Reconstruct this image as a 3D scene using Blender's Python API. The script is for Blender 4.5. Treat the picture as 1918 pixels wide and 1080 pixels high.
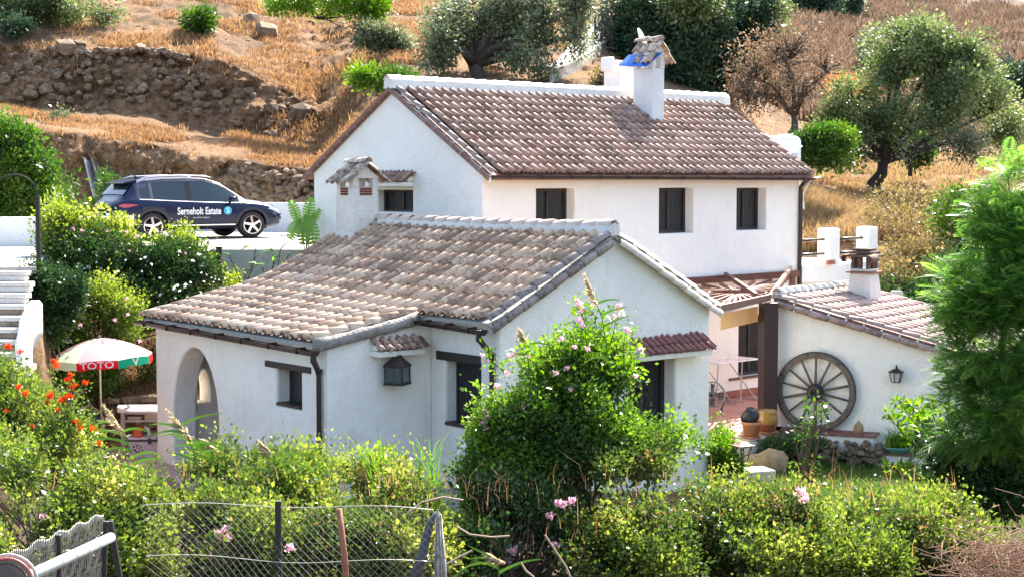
import bpy, bmesh, math, random
import numpy as np
from mathutils import Matrix, Vector
random.seed(7); RNG = np.random.default_rng(11)
for o in list(bpy.data.objects): bpy.data.objects.remove(o)
scene = bpy.context.scene
COL = scene.collection
# ------------------------------------------------------------------ camera
F = 3040.0; CZ = 4.95; TH = math.atan(208/F)
cam = bpy.data.cameras.new('camera'); camo = bpy.data.objects.new('camera', cam); COL.objects.link(camo)
cam.sensor_width = 36; cam.lens = 36*F/1918; cam.clip_start = .1; cam.clip_end = 2000
camo.location = (0, 0, CZ); camo.rotation_euler = (math.pi/2-TH, 0, 0); scene.camera = camo
# ------------------------------------------------------------------ light
SUN_AZ = math.radians(24); SUN_EL = math.radians(48)
world = bpy.data.worlds.new('World'); scene.world = world; world.use_nodes = True
wn = world.node_tree; bg = wn.nodes['Background']
sky = wn.nodes.new('ShaderNodeTexSky'); sky.sky_type = 'NISHITA'; sky.sun_disc = False
sky.sun_elevation = SUN_EL; sky.sun_rotation = SUN_AZ; sky.air_density = 1.0; sky.dust_density = 2.6; sky.ozone_density = .6
wn.links.new(sky.outputs[0], bg.inputs[0]); bg.inputs[1].default_value = 0.14
sl = bpy.data.lights.new('sun', 'SUN'); so = bpy.data.objects.new('sun', sl); COL.objects.link(so)
sl.energy = 5.0; sl.angle = math.radians(.55); sl.color = (1, .94, .85)
SD = Vector((math.sin(SUN_AZ)*math.cos(SUN_EL), math.cos(SUN_AZ)*math.cos(SUN_EL), math.sin(SUN_EL)))
so.rotation_euler = SD.to_track_quat('Z', 'Y').to_euler(); so.location = (0, 0, 40)
vs = scene.view_settings; vs.view_transform = 'Standard'; vs.look = 'None'; vs.gamma = 1; vs.exposure = 1.95; vs.use_curve_mapping = False
# ------------------------------------------------------------------ pixels to places
def elev(v): return math.tan(math.atan((540-v)/F)-TH)
def at(u, v, D):
    r = math.cos(TH)+(540-v)/F*math.sin(TH)
    return Vector(((u-959)/F/r*D, D, CZ+elev(v)*D))
def zat(v, D): return CZ+elev(v)*D
# ------------------------------------------------------------------ object plumbing
WM = {}
def tag(o, label=None, cat=None, group=None, kind=None):
    if label: o['label'] = label
    if cat: o['category'] = cat
    if group: o['group'] = group
    if kind: o['kind'] = kind
    return o
def place(o, parent=None, mw=None):
    mw = mw if mw is not None else Matrix.Identity(4)
    COL.objects.link(o)
    if parent is not None:
        o.parent = parent; o.matrix_parent_inverse = WM[parent].inverted()
        o.matrix_basis = mw
    else:
        o.matrix_world = mw
    WM[o] = mw.copy()
    return o
def thing(name, label, cat, loc=(0, 0, 0), group=None):
    o = bpy.data.objects.new(name, None); o.empty_display_size = .3
    place(o, None, Matrix.Translation(Vector(loc)))
    return tag(o, label, cat, group)
def obj(name, mesh, parent=None, mw=None, **k):
    o = bpy.data.objects.new(name, mesh); place(o, parent, mw); tag(o, **k); return o
def smooth(me, on=True):
    me.polygons.foreach_set('use_smooth', [on]*len(me.polygons)); return me
class MB:
    def __init__(s, M=None): s.v = []; s.f = []; s.M = M or Matrix.Identity(4)
    def add(s, vs_, fs):
        b = len(s.v); s.v += [tuple(s.M @ Vector(p)) for p in vs_]; s.f += [tuple(b+i for i in q) for q in fs]
    def box(s, x0, x1, y0, y1, z0, z1, R=None):
        p = [(x, y, z) for z in (z0, z1) for y in (y0, y1) for x in (x0, x1)]
        if R is not None: p = [R @ Vector(q) for q in p]
        s.add(p, [(0, 2, 3, 1), (4, 5, 7, 6), (0, 1, 5, 4), (2, 6, 7, 3), (0, 4, 6, 2), (1, 3, 7, 5)])
    def bar(s, a, b, w, h=None, up=(0, 0, 1)):
        a = Vector(a); b = Vector(b); h = h or w; d = (b-a).normalized(); u = Vector(up)
        if abs(d.dot(u)) > .98: u = Vector((0, 1, 0))
        x = d.cross(u).normalized()*w/2; y = x.cross(d).normalized()*h/2
        s.add([a-x-y, a+x-y, a+x+y, a-x+y, b-x-y, b+x-y, b+x+y, b-x+y],
              [(0, 3, 2, 1), (4, 5, 6, 7), (0, 1, 5, 4), (1, 2, 6, 5), (2, 3, 7, 6), (3, 0, 4, 7)])
    def tube(s, pts, r, n=8, cap=True):
        pts = [Vector(p) for p in pts]; rs = r if isinstance(r, (list, tuple)) else [r]*len(pts)
        vs_ = []; u = None
        for i, p in enumerate(pts):
            d = (pts[min(i+1, len(pts)-1)]-pts[max(i-1, 0)]).normalized()
            if u is None:
                u = d.orthogonal().normalized()
            u = (u-d*u.dot(d)).normalized(); w = d.cross(u)
            for k in range(n):
                a = 2*math.pi*k/n; vs_.append(p+(u*math.cos(a)+w*math.sin(a))*rs[i])
        fs = []
        for i in range(len(pts)-1):
            for k in range(n):
                a = i*n+k; b = i*n+(k+1) % n; fs.append((a, b, b+n, a+n))
        if cap: fs.append(tuple(range(n-1, -1, -1))); fs.append(tuple(range((len(pts)-1)*n, len(pts)*n)))
        s.add(vs_, fs)
    def lathe(s, prof, n=20, c=(0, 0, 0), closed=False):
        vs_ = []; fs = []; m = len(prof)
        for k in range(n):
            a = 2*math.pi*k/n
            for (r, z) in prof: vs_.append((c[0]+r*math.cos(a), c[1]+r*math.sin(a), c[2]+z))
        for k in range(n):
            for j in range(m-1):
                a = k*m+j; b = ((k+1) % n)*m+j; fs.append((a, b, b+1, a+1))
        s.add(vs_, fs)
    def mesh(s, name, mat, sm=False, weld=False):
        me = bpy.data.meshes.new(name); me.from_pydata(s.v, [], s.f)
        if mat: me.materials.append(mat)
        if weld:
            b = bmesh.new(); b.from_mesh(me); bmesh.ops.remove_doubles(b, verts=b.verts, dist=1e-4)
            bmesh.ops.recalc_face_normals(b, faces=b.faces); b.to_mesh(me); b.free()
        if sm: smooth(me)
        return me
    def build(s, name, mat, parent=None, sm=False, bev=0, weld=False, mw=None, **k):
        me = s.mesh(name, mat, sm, weld); o = obj(name, me, parent, mw, **k)
        if bev:
            m = o.modifiers.new('bevel', 'BEVEL'); m.width = bev; m.segments = 2; m.limit_method = 'ANGLE'
        return o
def frame(o, x, up=(0, 0, 1)):
    """wall frame: X along, Y up, Z outward"""
    x = Vector(x).normalized(); u = Vector(up); z = x.cross(u).normalized()
    return Matrix(((x.x, u.x, z.x, o[0]), (x.y, u.y, z.y, o[1]), (x.z, u.z, z.z, o[2]), (0, 0, 0, 1)))
def curve_wall(name, outer, holes, th, M, mat, parent=None, bev=.02, mat_in=None, **k):
    cu = bpy.data.curves.new('c', 'CURVE'); cu.dimensions = '2D'; cu.fill_mode = 'BOTH'
    cu.extrude = th/2-bev; cu.bevel_depth = bev; cu.bevel_resolution = 2; cu.offset = -bev
    for loop in [outer]+list(holes):
        sp = cu.splines.new('POLY'); sp.points.add(len(loop)-1); sp.use_cyclic_u = True
        for p, q in zip(sp.points, loop): p.co = (q[0], q[1], 0, 1)
    t = bpy.data.objects.new('t', cu); COL.objects.link(t)
    dg = bpy.context.evaluated_depsgraph_get(); dg.update()
    me = bpy.data.meshes.new_from_object(t.evaluated_get(dg)); bpy.data.objects.remove(t); bpy.data.curves.remove(cu)
    me.transform(M @ Matrix.Translation((0, 0, -th/2))); me.materials.clear(); me.materials.append(mat)
    smooth(me, False); me.name = name
    return obj(name, me, parent, **k)
def text_mesh(s, size, ext=.002, bold=0, sx=1, align='CENTER'):
    cu = bpy.data.curves.new('t', 'FONT'); cu.body = s; cu.size = size; cu.extrude = ext; cu.offset = bold
    cu.align_x = align; cu.align_y = 'CENTER'
    t = bpy.data.objects.new('t', cu); COL.objects.link(t)
    dg = bpy.context.evaluated_depsgraph_get(); dg.update()
    me = bpy.data.meshes.new_from_object(t.evaluated_get(dg)); bpy.data.objects.remove(t)
    me.transform(Matrix.Diagonal((sx, 1, 1, 1))); me.materials.clear()
    return me
# ------------------------------------------------------------------ materials
def nodes(name):
    m = bpy.data.materials.new(name); m.use_nodes = True; nt = m.node_tree
    return m, nt, nt.nodes, nt.links, nt.nodes['Principled BSDF']
def ramp(N, stops):
    r = N.new('ShaderNodeValToRGB'); e = r.color_ramp.elements
    while len(e) < len(stops): e.new(.5)
    for k, (p, c) in enumerate(stops): e[k].position = p; e[k].color = (*c, 1)
    return r
def noise(N, L, vec, scale, detail=4, rough=.6):
    t = N.new('ShaderNodeTexNoise'); t.inputs['Scale'].default_value = scale; t.inputs['Detail'].default_value = detail
    t.inputs['Roughness'].default_value = rough; L.new(vec, t.inputs['Vector']); return t.outputs['Fac']
def mix(N, L, fac, a, b, typ='MIX'):
    m = N.new('ShaderNodeMix'); m.data_type = 'RGBA'; m.blend_type = typ
    for s, x in ((0, fac), (6, a), (7, b)):
        if isinstance(x, (int, float)): m.inputs[s].default_value = x
        elif isinstance(x, tuple): m.inputs[s].default_value = (*x, 1)
        else: L.new(x, m.inputs[s])
    return m.outputs[2]
def simple(name, c, rough=.6, metal=0, var=.12, scale=6, bump=0, bscale=30, c2=None, spec=.5, coat=0):
    m, nt, N, L, b = nodes(name)
    tc = N.new('ShaderNodeTexCoord').outputs['Object']
    c2 = c2 or tuple(max(0, x*(1-var*2.2)) for x in c)
    f = noise(N, L, tc, scale, 5, .65)
    r = ramp(N, [(.3, c2), (.65, c)]); L.new(f, r.inputs[0]); L.new(r.outputs[0], b.inputs['Base Color'])
    b.inputs['Roughness'].default_value = rough; b.inputs['Metallic'].default_value = metal
    b.inputs['Specular IOR Level'].default_value = spec; b.inputs['Coat Weight'].default_value = coat
    if bump:
        bp = N.new('ShaderNodeBump'); bp.inputs['Strength'].default_value = bump; bp.inputs['Distance'].default_value = .02
        L.new(noise(N, L, tc, bscale, 5, .7), bp.inputs['Height']); L.new(bp.outputs[0], b.inputs['Normal'])
    return m
def plaster(name, c, stain=.12, stainc=(.45, .42, .36), bump=.35):
    m, nt, N, L, b = nodes(name)
    geo = N.new('ShaderNodeNewGeometry').outputs['Position']
    f = noise(N, L, geo, 1.1, 6, .7); r = ramp(N, [(.38, (0, 0, 0)), (.75, (1, 1, 1))]); L.new(f, r.inputs[0])
    mp = N.new('ShaderNodeMapping'); mp.inputs['Scale'].default_value = (6, 6, .7); L.new(geo, mp.inputs[0])
    f2 = noise(N, L, mp.outputs[0], 1.2, 5, .7); r2 = ramp(N, [(.52, (0, 0, 0)), (.8, (1, 1, 1))]); L.new(f2, r2.inputs[0])
    mm = N.new('ShaderNodeMath'); mm.operation = 'MULTIPLY_ADD'; L.new(r.outputs[0], mm.inputs[0]); mm.inputs[1].default_value = stain
    m3 = N.new('ShaderNodeMath'); m3.operation = 'MULTIPLY'; L.new(r2.outputs[0], m3.inputs[0]); m3.inputs[1].default_value = stain*.9; L.new(m3.outputs[0], mm.inputs[2])
    L.new(mix(N, L, mm.outputs[0], c, stainc), b.inputs['Base Color'])
    b.inputs['Roughness'].default_value = .85; b.inputs['Specular IOR Level'].default_value = .2
    bp = N.new('ShaderNodeBump'); bp.inputs['Strength'].default_value = bump*.95; bp.inputs['Distance'].default_value = .04
    ad = N.new('ShaderNodeMath'); ad.operation = 'MULTIPLY_ADD'; L.new(noise(N, L, geo, 3.5, 3, .5), ad.inputs[0]); ad.inputs[1].default_value = 3.2
    L.new(noise(N, L, geo, 28, 4, .6), ad.inputs[2]); L.new(ad.outputs[0], bp.inputs['Height']); L.new(bp.outputs[0], b.inputs['Normal'])
    return m
def tilemat(name, cols, lichen=(.05, .045, .04), lamt=.6, spec=.35, rough=.6, hz=None):
    m, nt, N, L, b = nodes(name)
    geo = N.new('ShaderNodeNewGeometry').outputs['Position']
    oi = N.new('ShaderNodeObjectInfo').outputs['Random']
    at_ = N.new('ShaderNodeAttribute'); at_.attribute_name = 'tint'
    ad = N.new('ShaderNodeMath'); ad.operation = 'ADD'; L.new(oi, ad.inputs[0]); L.new(at_.outputs['Fac'], ad.inputs[1])
    fr = N.new('ShaderNodeMath'); fr.operation = 'FRACT'; L.new(ad.outputs[0], fr.inputs[0])
    r = ramp(N, [(i/(len(cols)-1), c) for i, c in enumerate(cols)]); L.new(fr.outputs[0], r.inputs[0])
    sp = noise(N, L, geo, 12, 5, .68); big = noise(N, L, geo, 1.3, 4, .6)
    mu = N.new('ShaderNodeMath'); mu.operation = 'MULTIPLY_ADD'; L.new(big, mu.inputs[0]); mu.inputs[1].default_value = .7; L.new(sp, mu.inputs[2])
    m2 = N.new('ShaderNodeMath'); m2.operation = 'MULTIPLY_ADD'; L.new(fr.outputs[0], m2.inputs[0]); m2.inputs[1].default_value = .12; L.new(mu.outputs[0], m2.inputs[2])
    if hz:
        se = N.new('ShaderNodeSeparateXYZ'); L.new(geo, se.inputs[0]); mr = N.new('ShaderNodeMapRange'); mr.inputs[1].default_value = hz[0]; mr.inputs[2].default_value = hz[1]; mr.inputs[3].default_value = -.04; mr.inputs[4].default_value = hz[2]; L.new(se.outputs[2], mr.inputs[0])
        mz = N.new('ShaderNodeMath'); mz.operation = 'ADD'; L.new(mr.outputs[0], mz.inputs[0]); L.new(m2.outputs[0], mz.inputs[1]); m2 = mz
    rr = ramp(N, [(.90, (0, 0, 0)), (1.03, (lamt,)*3)]); L.new(m2.outputs[0], rr.inputs[0])
    L.new(mix(N, L, rr.outputs[0], r.outputs[0], lichen), b.inputs['Base Color'])
    b.inputs['Roughness'].default_value = rough; b.inputs['Specular IOR Level'].default_value = spec
    bp = N.new('ShaderNodeBump'); bp.inputs['Strength'].default_value = .4; bp.inputs['Distance'].default_value = .01
    L.new(noise(N, L, geo, 40, 4, .7), bp.inputs['Height']); L.new(bp.outputs[0], b.inputs['Normal'])
    return m
def leafmat(name, stops, trans=.45, rough=.45, spec=.4):
    m, nt, N, L, b = nodes(name)
    a = N.new('ShaderNodeAttribute'); a.attribute_name = 'tint'
    r = ramp(N, stops); L.new(a.outputs['Fac'], r.inputs[0]); L.new(r.outputs[0], b.inputs['Base Color'])
    b.inputs['Roughness'].default_value = rough; b.inputs['Specular IOR Level'].default_value = spec
    t = N.new('ShaderNodeBsdfTranslucent')
    sc = N.new('ShaderNodeHueSaturation'); sc.inputs['Saturation'].default_value = 1.15; sc.inputs['Value'].default_value = 1.5
    L.new(r.outputs[0], sc.inputs['Color']); L.new(sc.outputs[0], t.inputs[0])
    mx = N.new('ShaderNodeMixShader'); mx.inputs[0].default_value = trans
    L.new(b.outputs[0], mx.inputs[1]); L.new(t.outputs[0], mx.inputs[2]); L.new(mx.outputs[0], N['Material Output'].inputs[0])
    return m
def glassy(name, c=(.01, .012, .014), rough=.05):
    m, nt, N, L, b = nodes(name); b.inputs['Base Color'].default_value = (*c, 1); b.inputs['Roughness'].default_value = rough
    b.inputs['Specular IOR Level'].default_value = .6; return m
WALL = plaster('whitewash', (.88, .84, .755), .23)
WALLG = plaster('whitewash_aged', (.76, .76, .74), .25, (.36, .34, .28))
WALLU = plaster('whitewash_upper', (.88, .845, .775), .15)
CHIM = plaster('whitewash_chimney', (.78, .73, .65), .4, (.38, .33, .27), .6)
MORTAR = plaster('lime_mortar', (.74, .71, .66), .3, (.33, .28, .22), .6)
DARKMORTAR = plaster('weathered_mortar', (.42, .39, .35), .8, (.08, .075, .06), .8)
RIDGEW = plaster('white_painted_ridge', (.80, .77, .71), .25, (.50, .42, .34), .5)
CONC = plaster('pale_concrete', (.38, .36, .33), .4, (.40, .36, .32), .3)
CONCD = plaster('grey_concrete', (.40, .40, .36), .5, (.20, .21, .15), .6)
TILE_OLD = tilemat('old_roof_tile', [(0.592, 0.410, 0.274), (0.695, 0.521, 0.372), (0.511, 0.330, 0.216), (0.715, 0.550, 0.392), (0.592, 0.391, 0.265), (0.408, 0.270, 0.187)], (.13, .092, .064), .58, .15, .6, (2.5, 3.95, .085))
TILE_CAP = tilemat('chimney_cap_tile', [(.56, .43, .33), (.64, .51, .41), (.50, .36, .27), (.42, .33, .26)], (.09, .075, .06), .7)
TILE_UP = tilemat('brown_roof_tile', [(0.352, 0.212, 0.156), (0.448, 0.312, 0.240), (0.288, 0.168, 0.120), (0.400, 0.256, 0.192), (0.368, 0.232, 0.176), (0.480, 0.352, 0.276)], (.13, .08, .06), .75, .25, .62)
TILE_VERGE = tilemat('grey_verge_tile', [(.30, .225, .19), (.38, .31, .275), (.25, .19, .165)], (.10, .085, .075), .7)
TILE_RED = tilemat('red_hood_tile', [(.27, .10, .08), (.22, .085, .07), (.30, .12, .10)], (.12, .06, .05), .4)
TILE_SHED = tilemat('shed_roof_tile', [(0.357, 0.230, 0.187), (0.425, 0.297, 0.246), (0.323, 0.196, 0.162)], (.12, .09, .08), .6)
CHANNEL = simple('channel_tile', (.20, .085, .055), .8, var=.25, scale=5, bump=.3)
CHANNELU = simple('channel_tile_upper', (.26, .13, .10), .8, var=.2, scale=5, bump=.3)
BROWNM = simple('brown_metal', (.028, .014, .011), .4, .0, scale=3, spec=.5)
BLACKM = simple('black_metal', (.014, .013, .014), .45, scale=3)
WOODD = simple('dark_wood', (.035, .024, .018), .6, scale=10, bump=.3, bscale=20)
WOODR = simple('red_brown_timber', (.155, .055, .035), .5, var=.15, scale=4, bump=.2, bscale=12)
WOODO = simple('old_grey_wood', (.175, .135, .105), .8, var=.25, scale=9, bump=.5, bscale=25)
WOODL = simple('pale_wood', (.42, .30, .18), .7, var=.15, scale=8, bump=.2)
GLASS = glassy('dark_window_glass')
# ------------------------------------------------------------------ noise helpers
_perm = np.random.default_rng(5).random((256, 256))
def vnoise(x, y):
    xi = np.floor(x).astype(int); yi = np.floor(y).astype(int); fx = x-xi; fy = y-yi
    fx = fx*fx*(3-2*fx); fy = fy*fy*(3-2*fy)
    a = _perm[xi & 255, yi & 255]; b = _perm[(xi+1) & 255, yi & 255]; c = _perm[xi & 255, (yi+1) & 255]; d = _perm[(xi+1) & 255, (yi+1) & 255]
    return (a*(1-fx)+b*fx)*(1-fy)+(c*(1-fx)+d*fx)*fy
def fbm(x, y, o=4, g=.5):
    s = 0; a = 1; t = 0
    for k in range(o):
        s = s+a*(vnoise(x*2**k+17*k, y*2**k+31*k)-.5); t += a; a *= g
    return s/t*2
# ------------------------------------------------------------------ terrain: profiles from the near slope to the far hillside
KEYS = {
 -900: [(24, -.2), (25.5, .6), (27, 1.5), (29.5, 3.22), (49, 3.3), (50.5, 'v240'), (56, 'v205'), (57.5, 'v90'), (64, 'v10'), (75, 'v-90'), (95, 'v-230')],
 0:    [(24, -.2), (25.5, .6), (27, 1.5), (29.5, 3.22), (49, 3.3), (50.5, 'v225'), (56, 'v200'), (57.5, 'v80'), (64, 'v0'), (75, 'v-90'), (95, 'v-230')],
 75:   [(24, -.2), (25.5, .6), (27, 1.5), (30, 3.22), (49, 3.3), (50.3, 'v240'), (56, 'v206'), (57.5, 'v86'), (64, 'v-4'), (75, 'v-90'), (95, 'v-230')],
 120:  [(30.9, -.25), (31.3, .5), (33, 1.1), (35, 3.22), (49, 3.3), (50.2, 'v252'), (56, 'v208'), (57.5, 'v88'), (64, 'v-5'), (76, 'v-90'), (95, 'v-230')],
 290:  [(31, -.25), (31.3, .55), (33.5, 1.1), (35.5, 3.22), (49, 3.3), (50.2, 'v275'), (56, 'v216'), (57.5, 'v92'), (66, 'v-20'), (76, 'v-90'), (95, 'v-230')],
 415:  [(31, -.25), (31.4, -.2), (35.2, .8), (35.9, 3.22), (49, 3.3), (50.1, 'v304'), (56, 'v240'), (57.4, 'v112'), (66, 'v-25'), (77, 'v-90'), (95, 'v-230')],
 600:  [(32, -.1), (34.8, 0), (35.4, .3), (35.9, 3.22), (48, 3.3), (49.0, 'v322'), (54, 'v285'), (57, 'v195'), (66, 'v30'), (78, 'v-70'), (95, 'v-200')],
 740:  [(32, -.1), (33.0, -.05), (33.7, 0), (33.9, 3.1), (44, 3.4), (47, 'v215'), (51, 'v160'), (54, 'v118'), (66, 'v10'), (80, 'v-80'), (95, 'v-170')],
 1000: [(31, -.1), (32, -.1), (32.7, 0), (38, 3.1), (41, 3.3), (46, 'v205'), (50, 'v162'), (53, 'v135'), (64, 'v40'), (80, 'v-50'), (100, 'v-140')],
 1130: [(32, -.1), (33, -.1), (34, 0), (39, 3.0), (42, 3.3), (46, 'v210'), (50, 'v170'), (54, 'v130'), (64, 'v62'), (84, 'v-30'), (110, 'v-100')],
 1300: [(29.5, -.55), (35, -.15), (36.4, -.1), (40, 2.9), (44, 3.2), (50, 'v215'), (56, 'v172'), (62, 'v135'), (74, 'v70'), (95, 'v0'), (125, 'v-50')],
 1480: [(31.8, -.58), (36, -.1), (38.6, -.1), (41, 2.5), (43, 2.8), (47, 'v380'), (53, 'v325'), (58, 'v275'), (75, 'v175'), (100, 'v75'), (135, 'v-14')],
 1600: [(32.0, -.6), (36, -.3), (40, .2), (41.6, 2.4), (43.5, 'v440'), (48, 'v395'), (54, 'v346'), (60, 'v302'), (78, 'v190'), (105, 'v80'), (140, 'v-4')],
 1750: [(32, -.6), (36, -.3), (38, .6), (40, 'v505'), (43, 'v455'), (48, 'v402'), (54, 'v350'), (60, 'v305'), (78, 'v205'), (105, 'v90'), (145, 'v-6')],
 1918: [(32, -.6), (36, -.3), (38, .6), (40, 'v505'), (43, 'v455'), (48, 'v405'), (54, 'v355'), (60, 'v310'), (78, 'v210'), (105, 'v95'), (150, 'v2')],
 2800: [(32, -.6), (36, -.3), (38, .6), (40, 'v505'), (43, 'v455'), (48, 'v405'), (54, 'v355'), (60, 'v310'), (78, 'v210'), (105, 'v95'), (150, 'v2')],
}
PRE = [(-3, 3.3), (8, 2.0), (13, 1.0), (18, -.45)]
def _kp(row):
    out = list(PRE)
    for D, z in row: out.append((D, zat(float(z[1:]), D) if isinstance(z, str) else z))
    return out
_ku = np.array(sorted(KEYS)); _kv = np.array([_kp(KEYS[k]) for k in _ku])      # (U,K,2)
SUB = [3, 3, 8, 14, 10, 10, 16, 10, 26, 24, 40, 60, 40, 30]
def prof(u):
    return np.stack([[np.interp(u, _ku, _kv[:, k, c]) for c in (0, 1)] for k in range(_kv.shape[1])])  # (K,2)
def build_terrain():
    us = np.concatenate([np.arange(-900, -60, 30), np.arange(-60, 1980, 3.2), np.arange(1980, 2801, 30)])
    rows = []
    for u in us:
        p = prof(u); r = []
        for k, n in enumerate(SUB):
            t = np.arange(n)/n; r.append(p[k]*(1-t)[:, None]+p[k+1]*t[:, None])
        r.append(p[-1:]); rows.append(np.concatenate(r))
    R = np.array(rows)                                            # (U,R,2)
    seg = np.concatenate([np.full(n, k) for k, n in enumerate(SUB)]+[[len(SUB)-1]])
    U = us[:, None]*np.ones(R.shape[1])[None]; D = R[..., 0]; Z = R[..., 1]
    X = (U-959)/F*D
    S = np.ones_like(D)*seg[None]
    rock = np.zeros_like(D)
    left = np.clip((760-U)/120, 0, 1)
    rock = np.where(S == 8, 1.0*left+.35*(1-left), rock)           # lower bank
    rock = np.where(S == 10, .95*left+.25*(1-left), rock)
    rock = np.where((S == 4) | (S == 6), .7, rock)
    # eroded ribs where the slope folds
    fold = np.exp(-((U-610)/95)**2)*((S == 9) | (S == 10) | (S == 11))*.75
    rock = np.maximum(rock, fold)
    n2 = fbm(X*1.5, D*.9+Z*1.3, 5, .6)
    rock = np.clip(rock+n2*.75*(S > 7)*(.25+rock), 0, 1)
    flat = ((S == 7)).astype(float)
    amp = np.where(S < 4, .12, np.where(S <= 6, .05, .30))*(1-flat)
    D2 = D - rock*(fbm(X*.9+5, Z*1.4+D*.3, 5, .62)*.75+fbm(X*4+5, Z*5+D, 3, .6)*.20)*(S > 7)
    Z2 = Z + amp*fbm(X*.45, D*.45, 5, .55)*(S != 10) + .10*rock*fbm(X*5, D*5+Z*5, 3, .7)*(S > 7)
    Z2 += (S > 10)*.10*fbm(X*2.2, D*2.2, 3, .6)
    X2 = (U-959)/F*D2
    P = np.stack([X2, D2, Z2], -1).reshape(-1, 3)
    nu, nr = D.shape; I = np.arange(nu*nr).reshape(nu, nr)
    q = np.stack([I[:-1, :-1], I[1:, :-1], I[1:, 1:], I[:-1, 1:]], -1).reshape(-1, 4)
    me = bpy.data.meshes.new('ground'); me.vertices.add(len(P)); me.vertices.foreach_set('co', P.ravel())
    me.loops.add(q.size); me.loops.foreach_set('vertex_index', q.ravel()); me.polygons.add(len(q))
    me.polygons.foreach_set('loop_start', np.arange(0, q.size, 4)); me.update(calc_edges=True); me.validate(); smooth(me)
    for nm, A in (('rock', rock), ('far', np.clip((D-68)/40, 0, 1)*np.clip((U-1350)/150, 0, 1)), ('near', np.clip((30-D)/6, 0, 1))):
        a = me.attributes.new(nm, 'FLOAT', 'POINT'); a.data.foreach_set('value', A.ravel().astype(np.float32))
    return me, us, R
def ground_mat():
    m, nt, N, L, b = nodes('hillside_ground')
    geo = N.new('ShaderNodeNewGeometry').outputs['Position']
    def attr(n):
        a = N.new('ShaderNodeAttribute'); a.attribute_name = n; return a.outputs['Fac']
    mp = N.new('ShaderNodeMapping'); mp.inputs['Scale'].default_value = (1, 1, .55); L.new(geo, mp.inputs[0])
    g1 = noise(N, L, geo, .55, 6, .68); g2 = noise(N, L, geo, 5.5, 6, .75); g3 = noise(N, L, mp.outputs[0], 18, 4, .8)
    straw = ramp(N, [(.30, (.06, .034, .019)), (.45, (.17, .098, .05)), (.60, (.29, .175, .095)), (.8, (.37, .25, .155))])
    mm = N.new('ShaderNodeMath'); mm.operation = 'MULTIPLY_ADD'; L.new(g3, mm.inputs[0]); mm.inputs[1].default_value = .6
    m2 = N.new('ShaderNodeMath'); m2.operation = 'MULTIPLY'; L.new(g2, m2.inputs[0]); m2.inputs[1].default_value = .5
    L.new(m2.outputs[0], mm.inputs[2]); L.new(mm.outputs[0], straw.inputs[0])
    earth = ramp(N, [(.3, (.05, .033, .022)), (.5, (.135, .088, .058)), (.72, (.23, .16, .108))]); L.new(g3, earth.inputs[0])
    patch = ramp(N, [(.42, (0, 0, 0)), (.60, (.9, .9, .9))]); L.new(g1, patch.inputs[0])
    c = mix(N, L, patch.outputs[0], straw.outputs[0], earth.outputs[0])
    vo = N.new('ShaderNodeTexVoronoi'); vo.inputs['Scale'].default_value = 3.2; L.new(mp.outputs[0], vo.inputs['Vector'])
    rockc = ramp(N, [(.2, (.05, .03, .017)), (.42, (.16, .093, .05)), (.6, (.29, .175, .095)), (.8, (.38, .26, .155))])
    ma = N.new('ShaderNodeMath'); ma.operation = 'MULTIPLY_ADD'; L.new(vo.outputs['Color'], ma.inputs[0]); ma.inputs[1].default_value = .28
    L.new(g2, ma.inputs[2]); sb = N.new('ShaderNodeMath'); sb.operation = 'SUBTRACT'; L.new(ma.outputs[0], sb.inputs[0]); sb.inputs[1].default_value = .13
    L.new(sb.outputs[0], rockc.inputs[0])
    rr = ramp(N, [(.25, (0, 0, 0)), (.6, (1, 1, 1))]); L.new(attr('rock'), rr.inputs[0])
    c = mix(N, L, rr.outputs[0], c, rockc.outputs[0])
    farc = ramp(N, [(.34, (.06, .042, .034)), (.5, (.13, .09, .068)), (.68, (.22, .16, .12))]); L.new(g2, farc.inputs[0])
    c = mix(N, L, attr('far'), c, farc.outputs[0])
    soil = ramp(N, [(.3, (.05, .04, .022)), (.7, (.14, .10, .06))]); L.new(g2, soil.inputs[0])
    c = mix(N, L, attr('near'), c, soil.outputs[0])
    L.new(c, b.inputs['Base Color']); b.inputs['Roughness'].default_value = .95; b.inputs['Specular IOR Level'].default_value = .1
    bp = N.new('ShaderNodeBump'); bp.inputs['Strength'].default_value = .9; bp.inputs['Distance'].default_value = .12
    L.new(mm.outputs[0], bp.inputs['Height']); L.new(bp.outputs[0], b.inputs['Normal'])
    return m
tme, TUS, TR = build_terrain()
tme.materials.append(ground_mat())
ground = obj('ground', tme, kind='structure')
def gz(x, y):
    """height of the ground at a place"""
    u = 959+F*x/max(y, .1); p = prof(u)
    return float(np.interp(y, p[:, 0], p[:, 1]))
def gpt(u, v, lo=44, hi=150):
    """the hillside point seen at a pixel"""
    p = prof(u); Ds = np.linspace(lo, hi, 900); zs = np.interp(Ds, p[:, 0], p[:, 1])
    vv = CZ+elev(v)*Ds; k = np.where(zs >= vv)[0]
    D = Ds[k[0]] if len(k) else hi
    q = at(u, v, D); q.z = float(np.interp(D, p[:, 0], p[:, 1])); return q
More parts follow.
